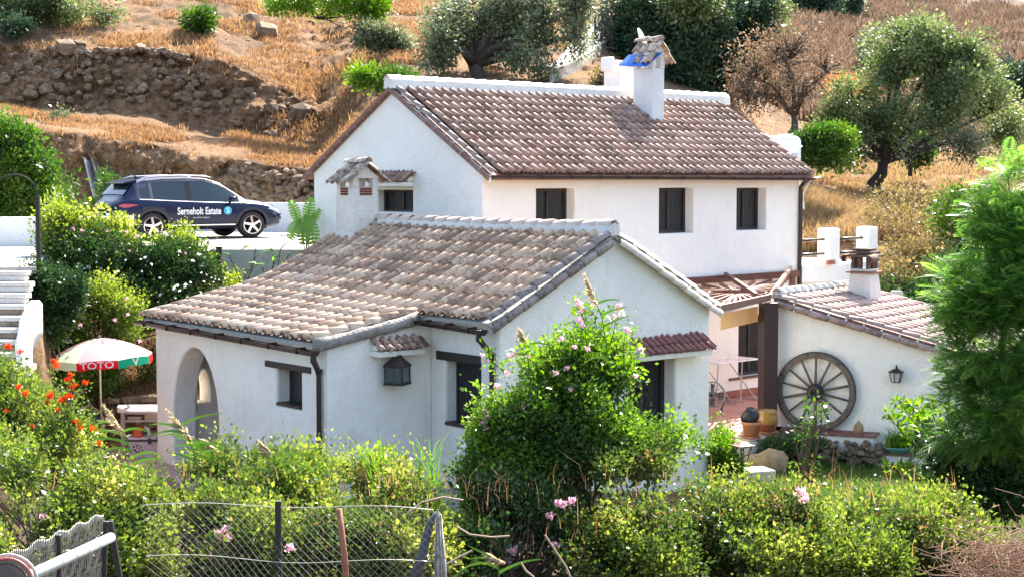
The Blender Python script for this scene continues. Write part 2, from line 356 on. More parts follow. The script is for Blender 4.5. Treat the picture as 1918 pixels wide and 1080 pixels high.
# driveway: a concrete sheet with a raised edge, and the landing at the top of the steps
def sheet(name, poly, z, mat, th=.18, **k):
    mb = MB(); n = len(poly)
    mb.add([(x, y, z) for x, y in poly]+[(x, y, z-th) for x, y in poly],
           [tuple(range(n))]+[(i, i+n, (i+1) % n+n, (i+1) % n) for i in range(n)])
    me = mb.mesh(name, mat); b = bmesh.new(); b.from_mesh(me); bmesh.ops.triangulate(b, faces=[f for f in b.faces if len(f.verts) > 4]); bmesh.ops.recalc_face_normals(b, faces=b.faces); b.to_mesh(me); b.free()
    return obj(name, me, **k)
def px(u, D): return ((u-959)/F*D, D)
sheet('driveway', [px(-500, 28.8), px(62, 28.8), px(66, 30), px(80, 33), px(150, 34.6), px(415, 35.6), px(592, 35.2), (-4.33, 35.4), (-4.2, 47.2), (-12, 48.6), (-40, 49)][::-1] if False else
      [px(-500, 28.8), px(66, 28.8), px(70, 31), px(100, 33.8), px(200, 35.2), px(415, 35.6), px(589, 35.6), (-4.1, 38), (-3.4, 48.2), (-12, 49), (-40, 49)], 3.36, CONC, .12, kind='structure')
# patios
FLOORT, _nt, _N, _L, _b = nodes('terracotta_floor')
_g = _N.new('ShaderNodeNewGeometry').outputs['Position']
_mp = _N.new('ShaderNodeMapping'); _mp.inputs['Rotation'].default_value = (0, 0, .75); _L.new(_g, _mp.inputs[0])
_bk = _N.new('ShaderNodeTexBrick'); _bk.offset = 0; _bk.inputs['Scale'].default_value = 1; _bk.inputs['Brick Width'].default_value = .3; _bk.inputs['Row Height'].default_value = .3
_bk.inputs['Color1'].default_value = (.30, .105, .075, 1); _bk.inputs['Color2'].default_value = (.40, .16, .12, 1); _bk.inputs['Mortar'].default_value = (.38, .28, .24, 1); _bk.inputs['Mortar Size'].default_value = .012
_L.new(_mp.outputs[0], _bk.inputs['Vector']); _L.new(_bk.outputs['Color'], _b.inputs['Base Color']); _b.inputs['Roughness'].default_value = .55
PINK = simple('pink_paving', (.55, .36, .33), .7, var=.15, scale=2)
sheet('patio_floor', [px(1190, 31.2), px(1345, 30.9), px(1450, 31.0), px(1462, 31.4), (5.5, 32.6), (7.4, 36), (7.2, 38.6), px(1250, 34.6)], .0, FLOORT, .35, kind='structure')
sheet('porch_floor', [px(60, 28.6), px(180, 27.0), px(300, 27.5), px(600, 24.6), px(640, 26), px(500, 31), px(300, 30.8), px(130, 30.8)], -.2, PINK, .2, kind='structure')
# ------------------------------------------------------------------ roof tiles
def cover_mesh(L=.42, r0=.092, r1=.072, lift=.03, n=7, hgt=.95):
    v = []; f = []
    ys = [0, -L]; rs = [r0, r1]
    for y, r, z in ((0, r0, lift), (-L, r1, 0)):
        for k in range(n):
            a = math.pi*k/(n-1); v.append((math.cos(a)*r, y, z+math.sin(a)*r*hgt))
    for k in range(n): a = math.pi*k/(n-1); v.append((math.cos(a)*(r0-.016), 0, lift+math.sin(a)*(r0-.016)*hgt-.004))
    for k in range(n): a = math.pi*k/(n-1); v.append((math.cos(a)*(r0-.016), -.12, lift+math.sin(a)*(r0-.016)*hgt-.006))
    for k in range(n-1):
        f += [(k, n+k, n+k+1, k+1), (2*n+k, k, k+1, 2*n+k+1), (3*n+k, 2*n+k, 2*n+k+1, 3*n+k+1)]
    me = bpy.data.meshes.new('tile'); me.from_pydata(v, [], f)
    for p in me.polygons: p.use_smooth = p.index % 3 != 1
    return me
def tile_frame(p, down, across):
    y = down.normalized(); x = across.normalized(); z = x.cross(y).normalized()
    if z.z < 0: x = -x; z = x.cross(y).normalized()
    x = y.cross(z).normalized()
    return Matrix(((x.x, y.x, z.x, p.x), (x.y, y.y, z.y, p.y), (x.z, y.z, z.z, p.z), (0, 0, 0, 1)))
def join_meshes(name, mesh, mats, mat, tints=None):
    n = len(mesh.vertices); V = np.empty(n*3); mesh.vertices.foreach_get('co', V); V = V.reshape(-1, 3)
    Fc = [tuple(p.vertices) for p in mesh.polygons]; vs_ = []; fs = []
    for i, M in enumerate(mats):
        A = np.array(M); vs_.append(V@A[:3, :3].T+A[:3, 3]); fs += [tuple(q+i*n for q in t) for t in Fc]
    me = bpy.data.meshes.new(name); me.from_pydata(np.concatenate(vs_).tolist(), [], fs); me.materials.append(mat); smooth(me)
    a = me.attributes.new('tint', 'FLOAT', 'POINT'); t = np.repeat(RNG.random(len(mats)), n); a.data.foreach_set('value', t.astype(np.float32))
    return me
def tile_roof(surf, t0, t1, pitch, s1_of_t, s0_of_t, expo, mat, parent, chmat, name='roof_tile', limit=300, jit=1, skip=None, channel=True, r0=None):
    me = cover_mesh(expo+.08, r0 or pitch*.345, (r0 or pitch*.345)*.86, .020, 8, .98); me.materials.append(mat)
    n = max(1, round((t1-t0)/pitch)); pitch = (t1-t0)/n; allM = []; ch = MB()
    for i in range(n):
        t = t0+(i+.5)*pitch; s1 = s1_of_t(t); s0 = s0_of_t(t); k = 0
        wob = random.uniform(-.012, .012)*jit
        while s1-k*expo > s0+.05:
            s = s1-k*expo+random.uniform(-.012, .012)*jit
            if not (skip and skip(s-expo*.5, t)):
                p = surf(s, t+wob); q = surf(s-expo, t+wob); across = surf(s, t+.1)-surf(s, t-.1)
                M = tile_frame(p, p-q, across)
                M = M @ Matrix.Rotation(random.gauss(0, .022*jit), 4, 'Z') @ Matrix.Rotation(random.gauss(0, .03*jit), 4, 'Y') @ Matrix.Scale(random.uniform(.96, 1.05), 4)
                allM.append((M, p))
            if channel:
                # channel piece between this column and the next
                a = surf(s1-k*expo-.05, t+pitch/2); b = surf(max(s0, s1-(k+1)*expo-.08), t+pitch/2); ac = (surf(0, 1)-surf(0, 0)).normalized()*pitch*.42
                nn = ac.cross(b-a).normalized(); nn = nn if nn.z > 0 else -nn
                vs_ = []
                for (e, lift) in ((a, .012), (b, -.008)):
                    for w in (-1, -.5, 0, .5, 1): vs_.append(e+ac*w+nn*(lift-.02+.045*w*w))
                ch.add(vs_, [(j, j+1, j+6, j+5) for j in range(4)])
            k += 1
    allM.sort(key=lambda m: m[1].y)
    for M, p in allM[:limit]: obj(name, me, parent, M)
    if len(allM) > limit:
        obj(name, join_meshes(name, me, [m for m, p in allM[limit:]], mat), parent, kind='stuff')
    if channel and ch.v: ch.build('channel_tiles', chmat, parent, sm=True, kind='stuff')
def row_tiles(p0, p1, n, r, mat, parent, name, up=Vector((0, 0, 1)), jit=1, flip=False):
    """a row of half-round tiles laid end to end from p0 (high) to p1 (low)"""
    d = (p1-p0); L = d.length/n
    me = cover_mesh(L*1.08, r, r*.86, .02); me.materials.append(mat)
    x = d.cross(up).normalized()
    for i in range(n):
        p = p0+d*((i+1)/n)
        M = tile_frame(p, d, x) @ Matrix.Rotation(random.gauss(0, .015*jit), 4, 'Z') @ Matrix.Rotation(random.gauss(0, .03*jit), 4, 'X')
        obj(name, me, parent, M)
def gutter(a, b, parent, r=.065, clips=4, mat=None):
    mat = mat or BROWNM; a = Vector(a); b = Vector(b); mb = MB(); d = (b-a).normalized(); x = d.cross(Vector((0, 0, 1))).normalized()
    vs_ = []; n = 7
    for p in (a, b):
        for rr in (r, r-.008):
            for k in range(n): an = math.pi+math.pi*k/(n-1); vs_.append(p+x*math.cos(an)*rr+Vector((0, 0, math.sin(an)*rr)))
    fs = []
    for k in range(n-1):
        fs += [(k, k+1, 2*n+k+1, 2*n+k), (n+k, 3*n+k, 3*n+k+1, n+k+1)]
    fs += [(0, 2*n, 3*n, n), (n-1, 2*n-1, 4*n-1, 3*n-1), tuple(range(n)), tuple(range(3*n-1, 2*n-1, -1))]
    mb.add(vs_, fs)
    for i in range(clips):
        p = a+(b-a)*(i+.5)/clips; mb.bar(p-Vector((0, 0, .025))+x*(r+.008), p-Vector((0, 0, .025))-x*(r+.008), .022, r*1.1)
    return mb.build('gutter', mat, parent, sm=False)
def window_unit(parent, M, x0, x1, y0, y1, rec, glassmat=GLASS, fmat=None, mull=1, fw=.06, curtain=None, name='window', louvre=False):
    fmat = fmat or WOODD
    mb = MB(M); z0 = -rec-.06; z1 = -rec
    mb.box(x0, x0+fw, y0, y1, z0, z1); mb.box(x1-fw, x1, y0, y1, z0, z1)
    mb.box(x0+fw, x1-fw, y0, y0+fw, z0, z1-.003); mb.box(x0+fw, x1-fw, y1-fw, y1, z0, z1-.003)
    w = mb.build('frame', fmat, None) if False else None
    root = mb.build(name, fmat, parent, bev=.006)
    for k in range(mull):
        x = x0+(x1-x0)*(k+1)/(mull+1); b = MB(M); b.box(x-fw*.5, x+fw*.5, y0+fw, y1-fw, z0+.004, z1-.006); b.build('mullion', fmat, root, bev=.005)
    for k in range(mull+1):
        xa = x0+(x1-x0)*k/(mull+1); xb = x0+(x1-x0)*(k+1)/(mull+1)
        g = MB(M); g.box(xa+fw*.6, xb-fw*.6, y0+fw*.7, y1-fw*.7, z0+.012, z0+.02); g.build('pane', glassmat, root)
    if curtain:
        c = MB(M); n = 26; vs_ = []
        for i in range(n+1):
            x = x0+fw+(x1-x0-2*fw)*i/n; zz = z0-.06+.02*math.sin(i*1.9)+.008*math.sin(i*4.1)
            vs_ += [(x, y0+fw, zz), (x, y1-fw, zz)]
        c.add(vs_, [(2*i, 2*i+2, 2*i+3, 2*i+1) for i in range(n)]); c.build('curtain', curtain, root, sm=True)
    return root
def hood(M, x0, x1, y0, y1, depth, parent, label, n, rows=2, mat=None):
    """small tiled hood fixed to a wall; M is the wall frame"""
    t = parent
    base = MB(M); base.box(x0+.02, x1-.02, y0-.10, y0-.01, .0, depth*.92); base.box(x0+.04, x1-.04, y0-.005, y0+(y1-y0)*.5, 0, depth*.5)
    root = base.build('tiled_hood', WALL, parent, bev=.015); tag(root, label)
    def surf(s, t_): return M @ Vector((x0+t_, y1-(y1-y0)*s/depth, s))
    W = x1-x0; tile_roof(surf, 0, W, W/n, lambda t: depth+.03, lambda t: 0, (depth)/rows*1.0, mat or TILE_RED, root, CHANNELU, name='hood_tile', jit=1.2)
    return root
CURT = simple('grey_curtain', (.26, .25, .25), .9, var=.2, scale=6)
CURTD = simple('dark_blue_curtain', (.035, .038, .05), .9, var=.15, scale=6)
CURTG = glassy('curtained_window_glass', (.02, .022, .026), .12)
m_, nt_, N_, L_, b_ = nodes('window_glass'); b_.inputs['Transmission Weight'].default_value = .0
b_.inputs['Base Color'].default_value = (.03, .035, .04, 1); b_.inputs['Alpha'].default_value = .55; b_.inputs['Roughness'].default_value = .04; PANE = m_
# ================================================================== FARMHOUSE (upper house)
A = Vector((-.554, 31.2, 0)); f = Vector((.729, .684, 0)).normalized(); h = Vector((-.684, .729, 0)).normalized(); nf = Vector((.684, -.729, 0)).normalized()
FL = 9.98; FW = 5.46; EZ = 5.05; AZ = 6.70
house = thing('farmhouse', 'two storey white farmhouse with brown tile roof and white ridge behind the cottage', 'house', (A.x, A.y, 0))
Mf = frame(A, f)                                           # facade
fo = lambda u: None
def on_facade(u):
    k = (u-959)/F; D = (33.26-.554)/(1.066-k) if False else (1.0661*31.2+A.x*-1*1.0)/(1.0661-k) if False else None
def t_on(u, P0, d):
    """distance along a wall line (from P0 in direction d) seen at image column u"""
    k = (u-959)/F; return (k*P0.y-P0.x)/(d.x-k*d.y)
def z_on(u, v, P0, d):
    t = t_on(u, P0, d); return zat(v, P0.y+d.y*t)
def rect(P0, d, u0, u1, v0, v1):
    a = t_on(u0, P0, d); b = t_on(u1, P0, d); m = (u0+u1)/2
    return a, b, z_on(m, v1, P0, d), z_on(m, v0, P0, d)
def hole(x0, x1, y0, y1): return [(x0, y0), (x1, y0), (x1, y1), (x0, y1)]
W = [rect(A, f, 1005, 1077, 353, 416+18), rect(A, f, 1235, 1299, 352, 437), rect(A, f, 1380, 1435, 352, 431)]
wl = rect(A, f, 1386, 1440, 590, 702)                       # ground floor window under the pergola
curve_wall('wall', [(.01, 0), (FL, 0), (FL, EZ), (.01, EZ)], [hole(*w) for w in W]+[hole(*wl)], .35, Mf, WALLU, house, .03)
for w in W:
    window_unit(house, Mf, w[0]+.0, w[1]-.0, w[2]+.01, w[3]-.01, .24, PANE, WOODD, 1, .055, CURT)
window_unit(house, Mf, wl[0], wl[1], wl[2]+.01, wl[3], .12, PANE, WOODD, 1, .05, CURTD)
sb = MB(Mf); sb.box(wl[0]-.35, wl[1]+.1, wl[2]-.05, wl[2], -.02, .06); sb.build('sill', WOODR, house)
sb = MB(Mf); sb.box(5.2, FL, .004, .16, 0, .03); sb.build('skirting', simple('terracotta_skirting', (.32, .10, .06), .6), house)
# left gable
Mg = frame(A+h*FW, -h)
gwin = None
G0 = A+h*FW; gd = -h
gw = rect(G0, gd, 701, 773, 356, 397)
curve_wall('wall', [(0, 0), (FW-.01, 0), (FW-.01, EZ), (FW/2, AZ), (0, EZ)], [hole(*gw)], .35, Mg, WALLU, house, .03)
window_unit(house, Mg, gw[0], gw[1], gw[2], gw[3], .26, PANE, WOODD, 1, .05, CURT)
x0, x1, y0, y1 = rect(G0, gd, 699, 777, 322, 340)
hood(Mg, x0, x1, y0, y1, .30, house, 'small hood of weathered brown tiles above the gable window', 10, 2, TILE_UP)
# back and right walls
curve_wall('wall', [(.3, 0), (FL-.36, 0), (FL-.36, EZ), (.3, EZ)], [], .3, frame(A+f*FL+h*(FW-.02), -f), WALLU, house, .03)
curve_wall('wall', [(.352, 0), (FW-.02, 0), (FW-.02, EZ), (FW/2, AZ), (.352, EZ+.2)], [], .3, frame(A+f*(FL-.02), h), WALLU, house, .03)
ap = A+h*(FW/2)
def surfU(s, t): return ap+f*t+nf*s+Vector((0, 0, 6.83-.604*abs(s)))
SMAX = FW/2+.28
roof = MB()
for sg in (1, -1):
    pts = [ap+f*-.12+nf*sg*s+Vector((0, 0, 6.78-.604*s)) for s in (0, SMAX-.04)]+[ap+f*(FL+.22)+nf*sg*s+Vector((0, 0, 6.78-.604*s)) for s in (SMAX-.04, 0)]
    lo = [p-Vector((0, 0, .09)) for p in pts]; roof.add(pts+lo, [(0, 1, 2, 3), (7, 6, 5, 4), (0, 4, 5, 1), (1, 5, 6, 2), (2, 6, 7, 3)])
roofo = roof.build('roof', CHANNELU, house)
CH1 = (.44, 1.04, 6.70, 7.12)
def skipU(s, t): return CH1[0]-.1 < s < CH1[1]-.02 and CH1[2] < t < CH1[3]
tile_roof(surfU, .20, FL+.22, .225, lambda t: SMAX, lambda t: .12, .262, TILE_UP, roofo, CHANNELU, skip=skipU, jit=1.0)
surfUb = lambda s, t: ap+f*t-nf*s+Vector((0, 0, 6.83-.604*abs(s)))
mbk = cover_mesh(.38, .085, .068); mbk.materials.append(TILE_UP); Ms = []
for i in range(43):
    for k in range(10):
        s = SMAX-k*.3; t = .2+i*.237; p = surfUb(s, t); q = surfUb(s-.3, t); Ms.append(tile_frame(p, p-q, f))
obj('roof_tile', join_meshes('rear_roof_tiles', mbk, Ms, TILE_UP), roofo, kind='stuff')
# verge tiles: one row on top, one on the wall side, white joints
def verge(P_hi, P_lo, side, n, parent, mat, r=.085, jm=None, drop=.13):
    row_tiles(P_hi, P_lo, n, r, mat, parent, 'verge_tile')
    off = side*.075-Vector((0, 0, drop))
    row_tiles(P_hi+off, P_lo+off, n, r*.8, mat, parent, 'verge_tile', up=(Vector((0, 0, 1))+side*1.6).normalized())
    mb = MB(); d = (P_lo-P_hi)
    for i in range(1, n+1):
        p = P_hi+d*(i/n); dn = d.normalized()
        ring = []
        for q in (-.018, .018):
            for a in (-1.0, -.5, 0, .5, 1.0): ring.append(p+dn*q+side*(math.sin(a*1.5)*(r+.004))+Vector((0, 0, math.cos(a*1.5)*(r+.004)+.006)))
        mb.add(ring, [(j, j+1, j+6, j+5) for j in range(4)])
        mb.bar(p+side*.085-Vector((0, 0, .02)), p+side*.10-Vector((0, 0, drop+.06)), .035, .04)
    mb.bar(P_hi+side*.09-Vector((0, 0, .085)), P_lo+side*.09-Vector((0, 0, .085)), .03, .04)
    mb.build('mortar_joint', jm or MORTAR, parent)
verge(surfU(.1, .02)+Vector((0, 0, .0)), surfU(SMAX, .02), -f, 11, roofo, TILE_VERGE, .072, jm=WALLG, drop=.10)
verge(surfUb(.1, .02)-Vector((0, 0, .03)), surfUb(SMAX, .02)-Vector((0, 0, .03)), -f, 11, roofo, TILE_VERGE, .055, jm=WALLG, drop=.05)
# white ridge
mb = MB(); n = 32; prof_ = [(-.15, -.12), (-.13, .07), (-.08, .13), (0, .155), (.08, .13), (.13, .07), (.15, -.12)]
L0, L1 = -.12, 10.58
vs_ = []
for i in range(n+1):
    t = L0+(L1-L0)*i/n
    for (a, b) in prof_: vs_.append(ap+f*t+nf*a+Vector((0, 0, 6.86+b+.008*math.sin(i*2.7))))
m7 = len(prof_); fs = [(i*m7+j, i*m7+j+1, (i+1)*m7+j+1, (i+1)*m7+j) for i in range(n) for j in range(m7-1)]
fs += [tuple(range(m7-1, -1, -1)), tuple(range(n*m7, n*m7+m7))]
mb.add(vs_, fs); rg = mb.build('ridge', RIDGEW, house, sm=False)
me = cover_mesh(.34, .125, .115, .012); me.materials.append(RIDGEW)
for i in range(32):
    t = L0+(i+.9)*.334; p = ap+f*t+Vector((0, 0, 6.90)); obj('ridge_tile', me, rg, tile_frame(p, f, nf) @ Matrix.Rotation(random.gauss(0, .015), 4, 'X'))
# gutter and downpipe
g0 = surfU(SMAX+.05, -.05)-Vector((0, 0, .05)); g1 = surfU(SMAX+.05, FL+.1)-Vector((0, 0, .07)); g0.z = 4.985; g1.z = 4.93
gutter(g0, g1, house, .062, 12)
fb = MB(Mf); fb.box(0, FL, EZ-.16, EZ-.0, .004, .05)
pr = Mf @ Vector((FL-.03, 0, .06))
dp = MB(); dp.tube([g1+Vector((0, 0, -.03))-f*.25, pr+Vector((0, 0, 4.72)), pr+Vector((0, 0, 4.4)), pr+Vector((0, 0, 3.0)), pr+Vector((0, 0, .1))], .05, 10); dp.build('downpipe', BROWNM, house, sm=True)
wp = MB(); wp.tube([g1+f*.25+Vector((0, 0, .02)), g1-f*.1+Vector((0, 0, -.02)), pr+Vector((.05, 0, 4.55)), pr+Vector((.1, .1, 4.2))], .022, 8); wp.build('overflow_pipe', simple('white_pipe', (.75, .75, .74), .5), house, sm=True)
# ------------------------------------------------------------------ chimneys
def chimney(name, label, P, ax, ay, wx, wy, z0, z1, capz, tiles, mat=CHIM, brick=False, open_=.22, flare=0, cols=3, blue=False):
    """P = front corner on plan; ax, ay = directions of the two visible faces (ax to the right, ay to the left), roof ridge along ay"""
    P = Vector(P); t = thing(name, label, 'chimney', (P.x, P.y, z0))
    def Q(a, b, z): return Vector((P.x, P.y, 0))+ax*a+ay*b+Vector((0, 0, z))
    zo = z1-open_
    mb = MB(); n = 5
    lv = [z0, z0+.25*(zo-z0), zo]; fl = [flare, flare*.3, 0]
    vs_ = []
    for z, e in zip(lv, fl):
        vs_ += [Q(-e, -e, z), Q(wx+e, -e, z), Q(wx+e, wy+e, z), Q(-e, wy+e, z)]
    mb.add(vs_, [(4*i+j, 4*i+(j+1) % 4, 4*i+4+(j+1) % 4, 4*i+4+j) for i in range(2) for j in range(4)]+[(8, 9, 10, 11)])
    mb.build('shaft', mat, t, bev=.02)
    pw = .13
    for (a, b) in ((0, 0), (wx-pw, 0), (0, wy-pw), (wx-pw, wy-pw)):
        ps = MB(); vs_ = [Q(a, b, zo), Q(a+pw, b, zo), Q(a+pw, b+pw, zo), Q(a, b+pw, zo), Q(a, b, z1), Q(a+pw, b, z1), Q(a+pw, b+pw, z1), Q(a, b+pw, z1)]
        ps.add(vs_, [(0, 1, 5, 4), (1, 2, 6, 5), (2, 3, 7, 6), (3, 0, 4, 7), (4, 5, 6, 7)]); ps.build('corner_pier', mat, t)
    if brick:
        bm_ = simple('red_vent_brick', (.22, .045, .03), .8, var=.2, scale=20)
        for k in range(3):
            for j in range(3):
                for (A0, d0, n0, w0) in ((Q(pw+.02, -.004, 0), ax, -ay, wx-2*pw-.04), (Q(-.004, pw+.02, 0), ay, -ax, wy-2*pw-.04)):
                    b = MB(); bl = w0/3; off = (k % 2)*bl*.0
                    p = Vector((A0.x, A0.y, 0))+d0*(j*bl+.008+off)+Vector((0, 0, zo-.005-(k+1)*.052)); q = p+d0*(bl-.016)
                    b.bar(p+n0*.0+Vector((0, 0, .022)), q+Vector((0, 0, .022)), .03, .042); b.build('brick', bm_, t)
    # cap: gable of plaster with tile slopes
    ov = .07; c = MB(); hx = wx/2
    vs_ = [Q(-ov*.4, -ov*.3, z1), Q(wx+ov*.4, -ov*.3, z1), Q(wx+ov*.4, wy+ov*.3, z1), Q(-ov*.4, wy+ov*.3, z1), Q(hx, -ov*.3, capz), Q(hx, wy+ov*.3, capz)]
    c.add(vs_, [(3, 2, 1, 0), (0, 1, 4), (2, 3, 5), (1, 2, 5, 4), (3, 0, 4, 5)]); cap = c.build('cap', mat, t)
    sl = (capz-z1)/hx
    for sg in (1, -1):
        def sf(s, tt, sg=sg): return Q(hx+sg*-1*s, tt-ov, capz+.03-sl*s)
        tile_roof(sf, 0, wy+2*ov, (wy+2*ov)/cols, lambda q: hx+.20, lambda q: 0, (hx+.2)/2, tiles, cap, CHANNEL, name='cap_tile', jit=1.6, channel=False, r0=.085)
        # rake tiles on the visible gable end
        for tt in (-ov+.02,):
            row_tiles(Q(hx, tt-.03, capz+.04), Q(hx-sg*(hx+.2), tt-.03, capz+.04-sl*(hx+.2)), 2, .07, tiles, cap, 'cap_tile')
    row_tiles(Q(hx, wy+ov, capz+.07), Q(hx, -ov-.03, capz+.07), 2, .10, tiles, cap, 'cap_tile')
    return t, Q
Pc = surfU(CH1[1], CH1[2])
t1, Q1 = chimney('chimney', 'white chimney on the farmhouse roof with a blue sheet under its cap', (Pc.x, Pc.y), f, h, .42, .58, 6.05, 7.72, 7.98, TILE_CAP, WALLG, open_=.30)
bt = MB(); bt.add([Q1(.16, -.17, 7.77), Q1(-.12, .62, 7.74), Q1(-.42, .66, 7.49), Q1(-.22, -.02, 7.44), Q1(.16, -.17, 7.76), Q1(-.12, .62, 7.73), Q1(-.42, .66, 7.48), Q1(-.22, -.02, 7.43)], [(0, 1, 2, 3), (7, 6, 5, 4), (0, 4, 5, 1), (1, 5, 6, 2), (2, 6, 7, 3), (3, 7, 4, 0)])
tag(bt.build('blue_sheet', simple('blue_plastic', (.02, .16, .62), .5), None), 'bright blue plastic sheet tucked under the cap of the upper roof chimney', 'sheet')
# second chimney behind the ridge
q = ap+f*7.35-nf*.55
t2 = thing('chimney', 'broad white chimney block rising behind the ridge of the upper roof', 'chimney', (q.x, q.y, 6.4))
def Q2(a, b, z): return q+f*a+h*b+Vector((0, 0, z))
mb = MB(); w_, d_ = .95, .55
mb.add([Q2(0, 0, 6.2), Q2(w_, 0, 6.2), Q2(w_, d_, 6.2), Q2(0, d_, 6.2), Q2(0, 0, 7.62), Q2(w_, 0, 7.50), Q2(w_, d_, 7.50), Q2(0, d_, 7.62)], [(0, 1, 5, 4), (1, 2, 6, 5), (2, 3, 7, 6), (3, 0, 4, 7), (4, 5, 6, 7)])
mb.build('shaft', WALLG, t2, bev=.03)
mb = MB(); mb.bar(Q2(-.12, .1, 7.62), Q2(-.12, .5, 7.62), .1, .34); mb.build('upstand', WALLG, t2, bev=.04)
for a in (0.12, .5, .85): row_tiles(Q2(a, d_, 7.68), Q2(a+.25, -.12, 7.56), 1, .09, TILE_CAP, t2, 'cap_tile')
row_tiles(Q2(.9, .1, 7.62), Q2(1.25, .1, 7.50), 1, .09, TILE_CAP, t2, 'cap_tile')
# satellite dish behind the chimney
dpos = at(1200, 78, 38.2)
dt = thing('satellite_dish', 'grey satellite dish seen almost edge on above the upper roof chimney', 'satellite dish', dpos)
mb = MB(); mb.lathe([(0, 0), (.12, .008), (.22, .03), (.30, .06), (.31, .066), (.30, .072), (.22, .04), (.12, .018), (0, .01)], 28)
dn = Vector((.93, -.30, .38)).normalized(); Rq = dn.to_track_quat('Z', 'Y').to_matrix().to_4x4()
DISH = simple('dish_grey', (.62, .63, .64), .4)
mb.build('reflector', DISH, dt, sm=True, mw=Matrix.Translation(dpos) @ Rq)
mb = MB(); mb.tube([dpos-Vector((0, 0, .25)), dpos-Vector((0, 0, 1.2))], .025); mb.tube([dpos-Vector((0, 0, .28)), dpos+dn*.3-Vector((0, 0, .2))], .012); mb.build('mast', DISH, dt)
# ------------------------------------------------------------------ terrace right of the farmhouse
Tz = 2.87
ter = thing('terrace', 'white walled roof terrace beside the right end of the farmhouse', 'terrace', tuple(A+f*FL))
Mt = frame(A+f*(FL+.004), f)
mb = MB(Mt); mb.box(0, 3.35, Tz-.42, Tz, -3.2, -.02); mb.build('slab', WALLU, ter, bev=.03)
mb = MB(Mt); mb.box(0, 3.2, 0, Tz-.424, -3.0, -.12); mb.build('wall', plaster('cream_wall', (.66, .62, .48), .2), ter)
def pier(u, v0, v1, w, zb):
    t = t_on(u, A, f); p = A+f*t; return t
for (u0, u1, vt, zb) in ((1543, 1581, 428, Tz+.004), (1615, 1651, 425, 2.5)):
    ta = t_on(u0+10, A, f)-FL; D = A.y+f.y*(ta+FL); zt = zat(vt, D)
    mb = MB(Mt); mb.box(ta, ta+.42, zb, zt, -.36, .03); mb.build('pier', WALLU, ter, bev=.05)
    mb = MB(Mt); mb.box(.4, .5, 0, .1, 0, .1)
ta = t_on(1545, A, f)-FL
mb = MB(Mt); mb.box(ta-.0, ta+.3, Tz+.0, Tz+.1, .034, .09); mb.build('brick', simple('orange_brick', (.40, .14, .08), .8), ter)
for zz in (3.12, 3.46):
    for (xa, xb, zo) in ((0.02, t_on(1556, A, f)-FL, -.16), (t_on(1575, A, f)-FL, t_on(1626, A, f)-FL, -.16), (.02, 3.1, -2.9)):
        mb = MB(Mt); mb.tube([(xa, zz, zo), (xb, zz, zo)], .035, 10); mb.build('rail', WOODR if False else BROWNM, ter, sm=True)
mb = MB(Mt); mb.box(2.75, 3.15, Tz+.004, 3.66, -3.1, -2.7); mb.build('pier', WALLU, ter, bev=.05)
# ================================================================== COTTAGE (lower house)
C = Vector((-.22, 25.2, 0)); g = Vector((.760, .650, 0)).normalized(); r = Vector((-.650, .760, 0)).normalized(); ng = Vector((g.y, -g.x, 0)); nr = -g
HW = 2.43; GW = 4.87; Z0 = -.5
apx = C+g*HW
cot = thing('cottage', 'low white cottage with weathered pinkish tile roof sweeping down to an arched porch', 'house', (C.x, C.y, -.2))
PR = np.array([(-.1, 4.08), (0, 4.03), (1, 3.5), (2, 2.98), (2.5, 2.735), (2.8, 2.66), (3.6, 2.53), (4.9, 2.34)])
PL = np.array([(-.1, 4.08), (0, 4.03), (.52, 3.77), (1.33, 3.34), (2.05, 3.01), (2.75, 2.81), (3.77, 2.585), (4.9, 2.36)])
def zl(s, t):
    k = min(1, max(0, (t-1.73)/5)); k = k*k*(3-2*k)
    a = np.interp(s, PR[:, 0], PR[:, 1]); b = np.interp(s, PL[:, 0], PL[:, 1]); sag = -.03*math.sin(max(0, min(1, t/6.5))*math.pi)*math.exp(-s)
    return a*(1-k)+b*k+sag
def surfL(s, t):
    # smoothed so the sweep has no kinks
    z = sum(zl(max(-.05, s+d), t) for d in (-.3, -.15, 0, .15, .3))/5 if s > .35 else zl(s, t)
    return apx+r*t+nr*s+Vector((0, 0, z+.03))
def surfLb(s, t): return apx+r*t-nr*s+Vector((0, 0, 4.06-.54*s))
TEXT = 1.73; TL = 7.38; SE = 4.68; SM = 2.68
# gable wall facing right-front
Mgb = frame(C, g)
gx = rect(C, g, 1180, 1267, 664, 800)
gx = (gx[0], gx[1], 0.55, gx[3])
curve_wall('wall', [(.012, Z0), (GW, Z0), (GW, 2.66), (HW, 3.98), (.012, 2.68)], [hole(*gx)], .4, Mgb, WALL, cot, .05)
window_unit(cot, Mgb, gx[0], gx[1]-.0, gx[2], gx[3], .26, PANE, WOODD, 1, .085, CURTD)
x0, x1, y0, y1 = rect(C, g, 1178, 1312, 629, 656)
hood(Mgb, x0, x1, y0, y1, .36, cot, 'hood of dark red tiles above the right gable window', 12, 2)
mb = MB(Mgb); mb.box(gx[0]-.1, gx[1]+.22, gx[3], gx[3]+.07, -.2, .02); mb.build('lintel', WOODD, cot, bev=.01)
